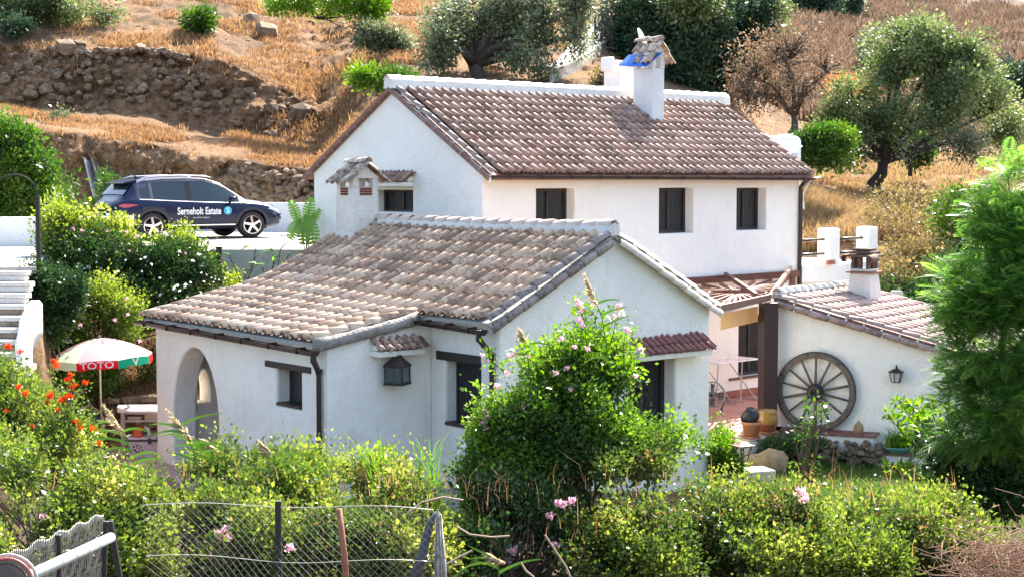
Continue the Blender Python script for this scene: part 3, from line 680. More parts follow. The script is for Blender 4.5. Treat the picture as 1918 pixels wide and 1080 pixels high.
# right front wall, with tall shuttered window
P1_ = C+r*TEXT; Mr = frame(P1_, -r)
cw = rect(P1_, -r, 833, 899, 678, 800)
curve_wall('wall', [(0, Z0), (TEXT-.012, Z0), (TEXT-.012, 2.70), (0, 2.70)], [hole(*cw)], .4, Mr @ Matrix.Translation((0, 0, 0)), WALL, cot, .05)
SHUT = simple('black_shutter', (.017, .018, .022), .45, scale=12)
def shutter(M, x0, x1, y0, y1, rec):
    mb = MB(M); mb.box(x0, x0+.05, y0, y1, -rec-.05, -rec); mb.box(x1-.05, x1, y0, y1, -rec-.05, -rec); mb.box(x0+.05, x1-.05, y1-.05, y1, -rec-.05, -rec-.002); mb.box(x0+.05, x1-.05, y0, y0+.05, -rec-.05, -rec-.002)
    rt = mb.build('shutter', SHUT, cot, bev=.006); n = max(3, round((x1-x0-.1)/.085))
    for k in range(n):
        a = x0+.05+(x1-x0-.1)*k/n; b = MB(M); b.box(a+.004, a+(x1-x0-.1)/n-.004, y0+.05, y1-.05, -rec-.04, -rec-.012); b.build('plank', SHUT, rt, bev=.004)
shutter(Mr, cw[0]+.01, cw[1]-.01, cw[2]+.06, cw[3], .22)
sx = rect(P1_, -r, 817, 897, 662, 678)
mb = MB(Mr); mb.box(sx[0], min(sx[1]+.05, TEXT-.02), cw[3]-.005, cw[3]+.14, -.25, .02); mb.build('lintel', WOODD, cot, bev=.015)
mb = MB(Mr); mb.box(cw[0], cw[1], cw[2]-.0, cw[2]+.05, -.3, .012); mb.build('sill', simple('dark_red_sill', (.06, .025, .02), .5), cot)
# side wall of the porch (with the lantern)
EX = 2.06; P2_ = P1_-g*EX; Ms_ = frame(P2_, g)
curve_wall('wall', [(.012, Z0), (EX+.1, Z0), (EX+.1, 2.72), (EX*.5, 2.49), (.012, 2.35)], [], .4, Ms_, WALL, cot, .05)
x0, x1, y0, y1 = rect(P2_, g, 690, 780, 632, 652)
hood(Ms_, x0, x1, y0, y1, .28, cot, 'tiny hood of grey brown tiles above the wall lantern', 6, 2, TILE_UP)
# porch front wall with the arch and a small window
EL = 5.5; P3_ = P2_+r*EL; Mp = frame(P3_, -r)
def arch(x0, x1, y0, y1, n=16, pw=1.0):
    cx = (x0+x1)/2; rx = (x1-x0)/2; spring = y1-(y1-y0)*pw; pts = [(x0, y0), (x1, y0)]
    for k in range(n+1):
        a = math.pi*k/n; pts.append((cx+rx*math.cos(a), spring+(y1-spring)*math.sin(a)))
    return pts
aw = rect(P3_, -r, 318, 404, 651, 870)
sw = rect(P3_, -r, 515, 561, 692, 762)
arc = arch(aw[0], aw[1], Z0+.02, aw[3], 20, .52)
curve_wall('wall', [(0, Z0), (EL-.012, Z0), (EL-.012, 2.37), (0, 2.37)], [arc, hole(*sw)], .5, Mp, WALL, cot, .05)
shutter(Mp, sw[0]+.01, sw[1]-.01, sw[2]+.05, sw[3], .24)
lx = rect(P3_, -r, 495, 581, 681, 697)
mb = MB(Mp); mb.box(lx[0], lx[1], sw[3]-.004, sw[3]+.10, -.3, .025); mb.build('lintel', WOODD, cot, bev=.015)
mb = MB(Mp); mb.box(sw[0], sw[1], sw[2]-.0, sw[2]+.045, -.28, .01); mb.build('sill', simple('dark_sill', (.035, .022, .02), .5), cot)
# left end wall with arched opening (seen through the porch arch)
Mw = frame(P3_+g*2.4, -g)      # outward = left-back
Mi = frame(P3_, g)
i0 = P3_-r*.42
xa = t_on(345-22, i0, g); xb = t_on(391, i0, g); zt_ = z_on(385, 690, i0, g); zb_ = z_on(385, 753, i0, g)
curve_wall('wall', [(.51, Z0), (4.5, Z0), (4.5, 3.4), (2.2, 2.75), (.51, 2.42)], [arch(max(.62, xa), xb, zb_, zt_, 18, .75)], .42, frame(P3_-r*.42, g), WALL, cot, .03)
# back wall of porch (between porch and cottage), rear and hidden walls
curve_wall('wall', [(0, Z0), (5.35, Z0), (5.35, 2.75), (0, 2.75)], [], .3, frame(C+r*7.1, -r) @ Matrix.Translation((0, 0, 0)), WALL, cot, .03)
curve_wall('wall', [(.41, Z0), (7.0, Z0), (7.0, 2.6), (.41, 2.6)], [], .3, frame(C+g*(GW-.02), r), WALL, cot, .03)
curve_wall('wall', [(0, Z0), (GW-1, Z0), (GW-1, 2.75), (HW, 3.98), (0, 2.70)], [], .3, frame(C+r*7.15+g*GW, -g) @ Matrix.Translation((0, 0, 0)), WALL, cot, .03)
# roof underside sheet
mb = MB(); NT, NS = 24, 20
def undersheet(t0, t1, s1, back=False):
    vs_ = []; fs = []
    for i in range(NT+1):
        t = t0+(t1-t0)*i/NT
        for j in range(NS+1):
            s = s1*j/NS; p = surfLb(s, t) if back else surfL(s, t); vs_.append(p-Vector((0, 0, .045)))
    n0 = len(vs_)
    for p in list(vs_): vs_.append(p-Vector((0, 0, .05)))
    for i in range(NT):
        for j in range(NS):
            a = i*(NS+1)+j; fs += [(a, a+1, a+NS+2, a+NS+1), (n0+a, n0+a+NS+1, n0+a+NS+2, n0+a+1)]
    for i in range(NT):
        a = i*(NS+1)+NS; fs.append((a, n0+a, n0+a+NS+1, a+NS+1))
    for j in range(NS):
        fs.append((j, n0+j, n0+j+1, j+1)); a = NT*(NS+1)+j; fs.append((a, a+1, n0+a+1, n0+a))
    mb.add(vs_, fs)
undersheet(-.08, TEXT, SM-.05); undersheet(TEXT-.06, TL, SE-.05); undersheet(-.08, 7.2, HW+.06, True)
roofl = mb.build('roof', CONCD, cot, sm=False)
CH2 = (-.05, .60, 6.5, 7.08)
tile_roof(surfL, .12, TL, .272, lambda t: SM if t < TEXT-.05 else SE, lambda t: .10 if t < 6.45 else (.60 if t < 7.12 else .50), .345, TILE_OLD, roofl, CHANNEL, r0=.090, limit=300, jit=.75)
mbk = cover_mesh(.40, .096, .075); mbk.materials.append(TILE_OLD); Ms = []
for i in range(26):
    for k in range(8):
        s = HW+.12-k*.33; t = .14+i*.268; p = surfLb(s, t); q_ = surfLb(s-.33, t); Ms.append(tile_frame(p, p-q_, r))
obj('roof_tile', join_meshes('rear_roof_tiles', mbk, Ms, TILE_OLD), roofl, kind='stuff')
verge(surfL(.12, -.04), surfL(SM, -.04), -r, 8, roofl, TILE_VERGE, .092, simple('grey_joint', (.42, .40, .37), .8, var=.3, scale=12), .14)
verge(surfLb(.12, -.04), surfLb(HW+.12, -.04), -r, 8, roofl, RIDGEW, .09, RIDGEW, .12)
# weathered mortar edge along the side of the swept roof
mb = MB(); vs_ = []; n = 12
for i in range(n+1):
    s = SM+.02+(SE-SM)*i/n; p = surfL(s, TEXT+.0)
    for (a, z) in ((.04, .055), (-.07, .045), (-.10, -.02), (-.085, -.14), (.05, -.15)): vs_.append(p+r*a+Vector((0, 0, z+random.uniform(-.01, .01))))
mb.add(vs_, [(i*5+j, i*5+(j+1) % 5, (i+1)*5+(j+1) % 5, (i+1)*5+j) for i in range(n) for j in range(5)]+[(4, 3, 2, 1, 0), tuple(n*5+j for j in range(5))])
mb.build('verge_mortar', DARKMORTAR, roofl, sm=True)
row_tiles(surfL(SM, TEXT+.09)+Vector((0, 0, .03)), surfL(SE, TEXT+.09)+Vector((0, 0, .03)), 6, .10, TILE_OLD, roofl, 'verge_tile')
row_tiles(surfL(SM+.1, TL-.02), surfL(SE, TL-.02), 6, .09, TILE_OLD, roofl, 'verge_tile')
# ridge: mortar body and ridge tiles
mb = MB(); vs_ = []; n = 22
for i in range(n+1):
    t = -.10+(6.5)*i/n
    for (a, z) in ((-.13, -.10), (-.11, .06), (0, .11), (.11, .06), (.13, -.10)): vs_.append(apx+r*t+nr*a+Vector((0, 0, zl(0, t)+.06+z+.006*math.sin(i*3.1))))
mb.add(vs_, [(i*5+j, i*5+j+1, (i+1)*5+j+1, (i+1)*5+j) for i in range(n) for j in range(4)]+[(0, 1, 2, 3, 4), tuple(n*5+j for j in (4, 3, 2, 1, 0))])
rl = mb.build('ridge', MORTAR, cot)
me = cover_mesh(.40, .115, .10, .015); me.materials.append(tilemat('ridge_tile_pinkish', [(.60, .46, .38), (.66, .54, .45), (.55, .40, .33)], (.25, .2, .16), .3))
for i in range(18):
    t = 6.42-(i)*.365; p = apx+r*(t-.3)+Vector((0, 0, zl(0, t)+.105)); obj('ridge_tile', me, rl, tile_frame(p, -r, nr) @ Matrix.Rotation(random.gauss(0, .02), 4, 'X'))
# gutters
def gl(s, t, dz): p = surfL(s, t); return Vector((p.x, p.y, p.z-dz))
e0 = gl(SE+.08, TL+.02, .055); e1 = gl(SE+.08, TEXT-.12, .12)
gutter(e0, e1, cot, .088, 7, BROWNM)
e2 = gl(SM+.08, TEXT-.04, .055); e3 = gl(SM+.08, -.05, .11)
gutter(e2, e3, cot, .088, 3, BROWNM)
def dpipe(pts, w=.075):
    mb = MB()
    for a, b in zip(pts, pts[1:]): mb.bar(a, b, w, w)
    for p in pts[1:-1]: mb.box(p[0]-w*.6, p[0]+w*.6, p[1]-w*.6, p[1]+w*.6, p[2]-w*.6, p[2]+w*.6)
    return mb.build('downpipe', BROWNM, cot, bev=.01)
wpt = Ms_ @ Vector((-.02, 0, .06)); wpt = P2_+r*.10-g*.06
dpipe([e1+r*.05, e1+r*.05-Vector((0, 0, .14)), wpt+Vector((0, 0, 1.92)), wpt+Vector((0, 0, .9)), wpt+Vector((0, 0, -.3))])
wp2 = C+r*.08-g*.06
dpipe([e3+r*.12, e3+r*.12-Vector((0, 0, .14)), wp2+Vector((0, 0, 2.18)), wp2+Vector((0, 0, .9)), wp2+Vector((0, 0, -.3))])
# the cottage chimney
Pk = apx+r*6.52+nr*.60
t3, Q3 = chimney('chimney', 'plastered chimney with a tiled gable cap and red brick vents on the cottage roof', (Pk.x, Pk.y), g, r, .60, .56, 3.55, 4.93, 5.16, TILE_CAP, CHIM, brick=True, open_=.17, flare=.07, cols=3)
# wall lantern
lz = rect(P2_, g, 709, 749, 665, 717); lc = (lz[0]+lz[1])/2; lw = .34; zb0, zt0 = lz[2], lz[3]
Lp = Ms_ @ Vector((lc, (zb0+zt0)/2, .2))
lt = thing('wall_lantern', 'black iron lantern with glass sides hanging on the white wall under a tiny tiled hood', 'lantern', tuple(Lp))
Ml = Ms_ @ Matrix.Translation((lc, zb0, .2)) @ Matrix.Rotation(.5, 4, 'Y')
mb = MB(Ml); w2 = .15
for (a, b) in ((-1, -1), (1, -1), (-1, 1), (1, 1)): mb.box(a*w2-.01, a*w2+.01, .03, .29, b*w2-.01, b*w2+.01)
mb.box(-w2-.02, w2+.02, 0, .035, -w2-.02, w2+.02); mb.box(-w2-.02, w2+.02, .285, .305, -w2-.02, w2+.02)
mb.build('frame', BLACKM, lt)
mb = MB(Ml); a, b_2 = w2+.03, .06; mb.add([(-a, .305, -a), (a, .305, -a), (a, .305, a), (-a, .305, a), (-b_2, .44, -b_2), (b_2, .44, -b_2), (b_2, .44, b_2), (-b_2, .44, b_2)], [(0, 1, 5, 4), (1, 2, 6, 5), (2, 3, 7, 6), (3, 0, 4, 7), (4, 5, 6, 7), (3, 2, 1, 0)]); mb.box(-.07, .07, .44, .48, -.07, .07); mb.build('hood', simple('rusty_iron', (.04, .022, .018), .7), lt)
LG, _, _, _, _bb = nodes('lantern_glass'); _bb.inputs['Base Color'].default_value = (.10, .13, .13, 1); _bb.inputs['Alpha'].default_value = .45; _bb.inputs['Roughness'].default_value = .08
mb = MB(Ml)
for (x0, x1, z0, z1) in ((-w2+.01, w2-.01, w2-.004, w2+.002), (-w2+.01, w2-.01, -w2-.002, -w2+.004), (-w2-.002, -w2+.004, -w2+.01, w2-.01), (w2-.004, w2+.002, -w2+.01, w2-.01)): mb.box(x0, x1, .036, .284, z0, z1)
mb.build('pane', LG, lt)
mb = MB(Ml @ Matrix.Translation((0, .16, 0)) @ Matrix.Rotation(-math.pi/2, 4, 'X')); mb.lathe([(0, -.01), (.02, 0), (.022, .05), (.045, .08), (.05, .11), (.035, .145), (0, .16)], 12); mb.build('bulb', simple('white_bulb', (.85, .85, .85), .3), lt, sm=True)
mb = MB(Ms_); mb.bar((lc, zt0, 0), (lc, zt0+.02, .2), .025); mb.build('bracket', BLACKM, lt)
# low slab and cover at the foot of the wall
mb = MB(Mr); mb.box(-.1, 1.5, -.3, -.04, .01, .75); tag(mb.build('step_block', CONCD, None, bev=.02), 'grey concrete block at the foot of the cottage wall below the tall shuttered window', 'block')
# ================================================================== PERGOLA
Pf1 = Vector((3.75, 29.35, 2.58)); Pf2 = Vector((5.06, 31.85, 2.60))
perg = thing('pergola', 'red brown timber pergola with a fan of thin bars between cottage and farmhouse', 'pergola', (Pf2.x, Pf2.y, 0))
mb = MB(); mb.bar(Pf1, Pf2, .08, .13); mb.build('front_beam', WOODR, perg, bev=.008)
La = Mf @ Vector((4.9, 2.70, .05)); Lb = Mf @ Vector((FL-.06, 2.70, .05)); mb = MB(); mb.bar(La, Lb, .08, .15); mb.build('ledger', WOODR, perg, bev=.008)
mb = MB(); mb.bar(Mf @ Vector((FL-.3, .0, .06)), Mf @ Vector((FL-.3, 2.62, .06)), .12); mb.build('wall_post', WOODR, perg, bev=.008)
pc = Vector((5.05, 31.85, 0)); mb = MB(); R_ = Matrix.Rotation(math.radians(20), 3, 'Z')
mb.box(-.16, .16, -.12, .12, 0, 2.5, None); po = mb.build('post', simple('dark_brown_post', (.045, .02, .016), .5, scale=5), perg, bev=.012, mw=Matrix.Translation(pc) @ R_.to_4x4())
lb = MB(); lb.bar(Pf1, Mf @ Vector((5.2, 2.66, .06)), .06, .1); lb.build('side_beam', WOODR, perg)
mb = MB(); mb.bar(Pf2+Vector((.02, 0, .02)), Mf @ Vector((9.55, 2.86, .1)), .07, .08); mb.build('brace', simple('bleached_timber', (.40, .25, .17), .7, scale=6), perg)
mb = MB(); mb.bar(Pf2+Vector((-.25, 0, .04)), Mf @ Vector((7.2, 2.80, .08)), .07, .09); mb.build('brace', WOODR, perg)
def lerp(a, b, t): return a+(b-a)*t
P4 = Mf @ Vector((5.2, 2.62, .06)); P5 = Mf @ Vector((9.5, 2.62, .06))
cen = lerp(lerp(Pf1, Pf2, .5), lerp(P4, P5, .5), .42); cen.z = 2.60
ring = []
for k in range(8):
    a = 2*math.pi*k/8+.2; ring.append(cen+Vector((math.cos(a)*.62, math.sin(a)*.62, 0)))
mb = MB()
for k in range(8): mb.bar(ring[k], ring[(k+1) % 8], .04, .06)
mb.build('ring', WOODR, perg)
quad = [Pf1, Pf2, P5, P4]
WOODP = simple('paler_red_timber', (.27, .12, .075), .6, scale=6)  # paler timber colour, used on every other rafter
for k in range(28):
    e = (k/28*4) % 4; i = int(e); t_ = e-i; q = lerp(quad[i], quad[(i+1) % 4], t_); q = Vector((q.x, q.y, 2.60))
    d_ = (q-cen).normalized(); mb = MB(); mb.bar(cen+d_*.58, q, .045, .07); mb.build('rafter', WOODR if k % 2 else WOODP, perg)
for t_ in (.22, .62):
    mb = MB(); a_ = lerp(Pf1, P4, t_); b_3 = lerp(Pf2, P5, t_); mb.bar(Vector((a_.x, a_.y, 2.55)), Vector((b_3.x, b_3.y, 2.55)), .05, .08); mb.build('cross_beam', WOODR, perg)
# fabric blind
AWN = leafmat('orange_blind_fabric', [(0, (.50, .33, .17)), (1, (.50, .33, .17))], .4, .9, .1)
bl = thing('blind', 'orange cream fabric blind hanging below the front beam of the pergola', 'blind', tuple(Pf1))
mb = MB(); vs_ = []; n = 22
a0 = Pf1+Vector((.1, .5, 0)); b0 = Pf2+Vector((-.15, .45, 0))
for i in range(n+1):
    q = lerp(a0, b0, i/n); off = .006*math.sin(i*1.3)
    vs_ += [(q.x, q.y+off*.3, 2.44-.05*i/n), (q.x+off*.4, q.y+off, 2.29-.05*i/n), (q.x, q.y+off*1.5, 2.14-.06*i/n)]
mb.add(vs_, [(3*i+j, 3*i+3+j, 3*i+4+j, 3*i+1+j) for i in range(n) for j in range(2)]); mb.build('fabric', AWN, bl, sm=True)
mb = MB(); mb.tube([a0+Vector((0, 0, -.12)), b0+Vector((0, 0, -.10))], .035, 10); mb.build('roller', simple('white_metal', (.75, .75, .75), .4), bl, sm=True)
# drying rack
dr = at(1366, 748, 35.6); dr.z = 0
rk = thing('drying_rack', 'folding white metal drying rack standing on the terracotta patio', 'drying rack', tuple(dr))
RACK = simple('rack_metal', (.45, .38, .36), .4, .3)
def L3(x, y, z): return dr+f*x+nf*y+Vector((0, 0, z))
for (p, q_) in (((-.55, -.25, 0), (-.05, .25, .93)), ((-.55, .25, 0), (-.05, -.25, .93)), ((.55, -.25, 0), (.05, .25, .93)), ((.55, .25, 0), (.05, -.25, .93))):
    pass
for xx in (-.42, .42):
    mb = MB(); mb.tube([L3(xx-.28, .2, .02), L3(xx+.28, -.2, .93)], .014, 6); mb.build('leg', RACK, rk)
    mb = MB(); mb.tube([L3(xx+.28, .2, .02), L3(xx-.28, -.2, .93)], .014, 6); mb.build('leg', RACK, rk)
    mb = MB(); mb.tube([L3(xx-.28, -.25, .02), L3(xx-.28, .3, .02)], .014, 6); mb.build('foot', RACK, rk)
    mb = MB(); mb.tube([L3(xx+.28, -.25, .02), L3(xx+.28, .3, .02)], .014, 6); mb.build('foot', RACK, rk)
mb = MB()
for y_ in np.linspace(-.28, .28, 8): mb.tube([L3(-.75, y_, .93), L3(.75, y_, .93)], .006 if abs(y_) < .27 else .013, 5)
for x_ in (-.75, .75): mb.tube([L3(x_, -.28, .93), L3(x_, .28, .93)], .013, 6)
mb.build('rack_top', simple('white_wire', (.8, .78, .76), .4), rk)
# floor fan half hidden behind the cottage corner
fp = at(1334, 768, 34.2); fp.z = 0
ft = thing('floor_fan', 'black floor fan with a round wire grille beside the drying rack', 'fan', tuple(fp))
Rf = Matrix.Translation(fp+Vector((0, 0, .36))) @ Matrix.Rotation(math.radians(-20), 4, 'Z') @ Matrix.Rotation(math.radians(90), 4, 'X')
mb = MB(Rf)
for rr in (.08, .14, .20, .26): mb.tube([(rr*math.cos(a), rr*math.sin(a), .08-.25*rr*rr*4) for a in np.linspace(0, 2*math.pi, 25)], .006, 5, False)
for a in np.linspace(0, 2*math.pi, 19)[:-1]: mb.tube([(.03*math.cos(a), .03*math.sin(a), .08), (.27*math.cos(a), .27*math.sin(a), 0), (.05*math.cos(a), .05*math.sin(a), -.08)], .004, 4, False)
mb.tube([(.275*math.cos(a), .275*math.sin(a), 0) for a in np.linspace(0, 2*math.pi, 25)], .013, 6, False); mb.build('grille', simple('grey_wire', (.3, .3, .3), .4), ft)
mb = MB(Rf); mb.lathe([(0, -.1), (.07, -.09), (.08, -.02), (.05, .03), (0, .035)], 14); mb.build('motor', BLACKM, ft, sm=True)
for k in range(4):
    mb = MB(Rf); a = k*math.pi/2; c_, s_ = math.cos(a), math.sin(a)
    mb.add([(x*c_-y*s_, x*s_+y*c_, z) for x, y, z in ((.05, -.02, .01), (.22, -.07, .03), (.24, .05, -.02), (.06, .03, -.01))], [(0, 1, 2, 3)]); mb.build('blade', BLACKM, ft)
mb = MB(); mb.tube([fp+Vector((-.2, -.12, .02)), fp+Vector((-.2, .0, .1)), fp+Vector((-.27, 0, .36))], .014); mb.tube([fp+Vector((.2, -.12, .02)), fp+Vector((.22, 0, .1)), fp+Vector((.27, 0, .36))], .014); mb.tube([fp+Vector((.2, .12, .02)), fp+Vector((.22, 0, .1))], .014); mb.build('stand', BLACKM, ft)
# hanging cord on the patio wall
mb = MB(); q0 = Mf @ Vector((6.55, 2.0, .02)); mb.tube([q0, q0-Vector((0, 0, .5)), q0-Vector((.08, 0, .72)), q0-Vector((.1, 0, 1.0))], .012, 5)
tag(mb.build('cord', simple('grey_cord', (.2, .2, .2), .7), None), 'thin grey cord hanging down the patio wall above the drying rack', 'cord')
# ================================================================== SHED WITH THE WHEEL
B = Vector((5.27, 32.15, 0)); w = Vector((math.cos(math.radians(22)), -math.sin(math.radians(22)), 0)); nw = Vector((w.y, -w.x, 0)); q = Vector((.61, .79, 0)).normalized()
shed = thing('shed', 'low white outbuilding with a sloping tiled roof and a wagon wheel on its wall', 'shed', tuple(B))
Mw_ = frame(B, w); WLn = 6.5
zs = lambda t: 2.60-.265*t
curve_wall('wall', [(0, -.5), (WLn, -.5), (WLn, zs(WLn)-.1), (.12, zs(0)-.04), (0, zs(0)-.12)], [], .35, Mw_, WALL, shed, .05)
curve_wall('wall', [(0, -.5), (3.6, -.5), (3.6, 2.45), (0, 2.45)], [], .3, frame(B+q*3.7, -q), WALL, shed, .03)
curve_wall('wall', [(0, -.5), (WLn, -.5), (WLn, 2.4), (0, zs(WLn)-.12)], [], .3, frame(B+q*3.7+w*WLn, -w), WALL, shed, .03)
def surfS(s, t): return B+w*s+q*t+Vector((0, 0, zs(s)))
mb = MB(); c4 = [surfS(-.02, -.1), surfS(WLn+.2, -.1), surfS(WLn+.2, 3.6), surfS(-.02, 3.6)]; lo = [p-Vector((0, 0, .1)) for p in c4]; c4 = [p-Vector((0, 0, .03)) for p in c4]
mb.add(c4+lo, [(0, 1, 2, 3), (7, 6, 5, 4), (0, 4, 5, 1), (1, 5, 6, 2), (2, 6, 7, 3), (3, 7, 4, 0)]); rs_ = mb.build('roof', CHANNELU, shed)
tile_roof(surfS, .14, 3.55, .24, lambda t: WLn*.78, lambda t: .1, .33, TILE_SHED, rs_, CHANNELU, limit=280, jit=.7)
verge(surfS(.05, -.04), surfS(WLn*.8, -.04), -q, 15, rs_, TILE_SHED, .085, RIDGEW, .13)
row_tiles(surfS(.02, 3.6)+Vector((0, 0, .06)), surfS(.02, -.08)+Vector((0, 0, .06)), 12, .11, RIDGEW, rs_, 'ridge_tile')
mb = MB(); mb.bar(surfS(.0, 3.6)+Vector((0, 0, .0)), surfS(.0, -.05)+Vector((0, 0, .0)), .2, .12); mb.build('ridge_mortar', RIDGEW, rs_, bev=.03)
# chimney on the shed
kp = at(1618, 566, 33.9); kb = kp.z
t4 = thing('chimney', 'tapered white chimney with an old tiled crown on the shed roof', 'chimney', tuple(kp))
Rk = Matrix.Translation((kp.x, kp.y, 0)) @ Matrix.Rotation(math.radians(-38), 4, 'Z')
mb = MB(Rk); a, b_2 = .34, .22; z0, z1 = kb-.35, kb+.62
mb.add([(-a, -a, z0), (a, -a, z0), (a, a, z0), (-a, a, z0), (-b_2, -b_2, z1), (b_2, -b_2, z1), (b_2, b_2, z1), (-b_2, b_2, z1)], [(0, 1, 5, 4), (1, 2, 6, 5), (2, 3, 7, 6), (3, 0, 4, 7), (4, 5, 6, 7)]); mb.build('shaft', CHIM, t4, bev=.03)
mb = MB(Rk); mb.box(-.29, .29, -.29, .29, z1, z1+.035); mb.build('ledge', simple('clay_ledge', (.25, .12, .08), .8), t4, bev=.01)
mb = MB(Rk); mb.box(-.22, .22, -.22, .22, z1+.036, z1+.09); mb.build('plinth', CHIM, t4, bev=.02)
OLDT = simple('old_dark_clay', (.14, .085, .06), .85, var=.3, scale=12, bump=.6)
for (x_, y_) in ((-.17, -.17), (0, -.18), (.17, -.17), (.18, 0), (-.18, 0), (.17, .17), (-.17, .17), (0, .18)):
    mb = MB(Rk); mb.box(x_-.035, x_+.035, y_-.035, y_+.035, z1+.09, z1+.33); mb.build('brick_post', OLDT, t4)
for i, zz in enumerate((z1+.33, z1+.40, z1+.46)):
    mb = MB(Rk); e = .30-.05*i; mb.box(-e, e, -e+.02, e-.02, zz, zz+.05); mb.build('crown_slab', OLDT, t4, bev=.015)
for sx_ in (-1, 1):
    obj('crown_tile', cover_mesh(.3, .09, .08), t4, Rk @ Matrix.Translation((sx_*.27, -.1, z1+.30)) @ Matrix.Rotation(sx_*1.2, 4, 'Y')).data.materials.append(OLDT)
# wagon wheel
wt = t_on(1533.5, B, w); wc = Mw_ @ Vector((wt, zat(731.5, B.y+w.y*wt), .10)); WR = .79
whl = thing('wagon_wheel', 'large weathered wooden wagon wheel leaning on the white shed wall', 'wheel', tuple(wc-Vector((0, 0, WR))))
MW_ = frame(wc, w)
mb = MB(MW_); mb.lathe([], 3) if False else None
def annulus(M, r0, r1, z0, z1, n, a0=0, a1=2*math.pi):
    mb = MB(M); vs_ = []
    cl = abs(a1-a0-2*math.pi) < 1e-3
    m = n if cl else n+1
    for k in range(m):
        a = a0+(a1-a0)*k/n; c_, s_ = math.cos(a), math.sin(a)
        vs_ += [(r0*c_, r0*s_, z0), (r1*c_, r1*s_, z0), (r1*c_, r1*s_, z1), (r0*c_, r0*s_, z1)]
    fs = []
    for k in range(n):
        i = 4*k; j = 4*((k+1) % m)
        fs += [(i+a, j+a, j+(a+1) % 4, i+(a+1) % 4) for a in range(4)]
    if not cl: fs += [(0, 1, 2, 3), (4*n+3, 4*n+2, 4*n+1, 4*n)]
    mb.add(vs_, fs); return mb
annulus(MW_, WR-.022, WR, -.045, .045, 56).build('iron_tyre', simple('dark_iron', (.03, .026, .024), .6), whl)
for k in range(7):
    annulus(MW_, WR-.125, WR-.023, -.04, .04, 8, 2*math.pi*k/7+.006, 2*math.pi*(k+1)/7-.006).build('felloe', WOODO, whl)
for k in range(14):
    a = 2*math.pi*(k+.5)/14; mb = MB(MW_)
    mb.tube([(.08*math.cos(a), .08*math.sin(a), .03), (.3*math.cos(a), .3*math.sin(a), .015), ((WR-.12)*math.cos(a), (WR-.12)*math.sin(a), 0)], [.032, .026, .021], 6); mb.build('spoke', WOODO, whl, sm=True)
mb = MB(MW_); mb.lathe([(.0, -.09), (.15, -.09), (.165, -.02), (.16, .06), (.12, .10), (.10, .17), (.075, .19), (.05, .185), (.045, .12), (0, .12)], 22); mb.build('hub', simple('hub_black', (.03, .028, .026), .7, bump=.5, bscale=14), whl, sm=True)
mb = MB(MW_); mb.lathe([(.085, .195), (.11, .195), (.11, .165)], 22); mb.build('hub_band', simple('hub_band', (.08, .075, .07), .5), whl)
# wall lamp on the shed
lt_ = t_on(1685, B, w); lp = Mw_ @ Vector((lt_, zat(697, B.y+w.y*lt_), .16))
la = thing('wall_lamp', 'small black framed wall lamp with frosted glass on the white shed wall', 'lamp', tuple(lp))
mb = MB(Matrix.Translation(lp)); mb.lathe([(.07, -.17), (.085, -.165), (.125, .03), (.12, .035)], 6); mb.build('glass', simple('frosted_glass', (.55, .53, .50), .3), la)
mb = MB(Matrix.Translation(lp)); mb.lathe([(.0, .10), (.05, .09), (.15, .035), (.15, .02), (.12, .02)], 6)
for k in range(6):
    a = 2*math.pi*k/6; mb.bar((.088*math.cos(a), .088*math.sin(a), -.17), (.13*math.cos(a), .13*math.sin(a), .03), .014)
mb.lathe([(.06, -.175), (.09, -.175), (.09, -.16)], 6); mb.build('frame', BLACKM, la)
mb = MB(); mb.tube([lp+Vector((0, 0, .09)), lp+Vector((0, -.02, .16)), lp+Vector((.02, .08, .15)), Mw_ @ Vector((lt_, lp.z+.08, 0))], .014, 6); mb.build('bracket', BLACKM, la)
# ledge, planters and pots
TERR = simple('terracotta', (.40, .17, .085), .8, var=.12, scale=8)
TERT = simple('terracotta_ledge', (.24, .10, .075), .7, var=.2, scale=6)
lg = thing('garden_ledge', 'white garden ledge topped with terracotta tiles under the wagon wheel', 'ledge', tuple(B))
xe = t_on(1643, B+nw*.55, w)
mb = MB(Mw_); mb.box(-.05, xe, -.5, -.035, .01, .5); mb.build('base', WALLG, lg, bev=.03)
nT = 8
for k in range(nT):
    mb = MB(Mw_); a = -.07+(xe+.1)*k/nT; mb.box(a+.004, a+(xe+.1)/nT-.004, -.034, .0, .012, .55); mb.build('ledge_tile', TERT, lg, bev=.006)
xl = t_on(1737, B+nw*.65, w)
lg2 = thing('garden_step', 'lower white step with terracotta tiles right of the garden ledge', 'step', tuple(Mw_ @ Vector((xe, -.4, .3))))
mb = MB(Mw_); mb.box(xe+.01, xl+1.5, -.6, -.335, .01, .62); mb.build('base', WALLG, lg2, bev=.02)
for k in range(6):
    mb = MB(Mw_); a = xe+.01+(xl+1.5-xe)*k/6; mb.box(a+.004, a+(xl+1.5-xe)/6-.004, -.334, -.30, .012, .66); mb.build('ledge_tile', TERT, lg2, bev=.006)
def pot(u, v, D, z, label, prof_, mat, cat='pot', name='plant_pot', n=24, extra=None):
    p = at(u, v, D); p.z = z; t = thing(name, label, cat, tuple(p)); mb = MB(Matrix.Translation(p)); mb.lathe(prof_, n); mb.build('body', mat, t, sm=True); return t, p
GLZ, _n, _N, _L, _b = nodes('glazed_pot')
_g = _N.new('ShaderNodeTexCoord').outputs['Generated']; _s = _N.new('ShaderNodeSeparateXYZ'); _L.new(_g, _s.inputs[0]); _nz = noise(_N, _L, _g, 5, 4)
_m = _N.new('ShaderNodeMath'); _m.operation = 'MULTIPLY_ADD'; _L.new(_nz, _m.inputs[0]); _m.inputs[1].default_value = .12; _L.new(_s.outputs[2], _m.inputs[2])
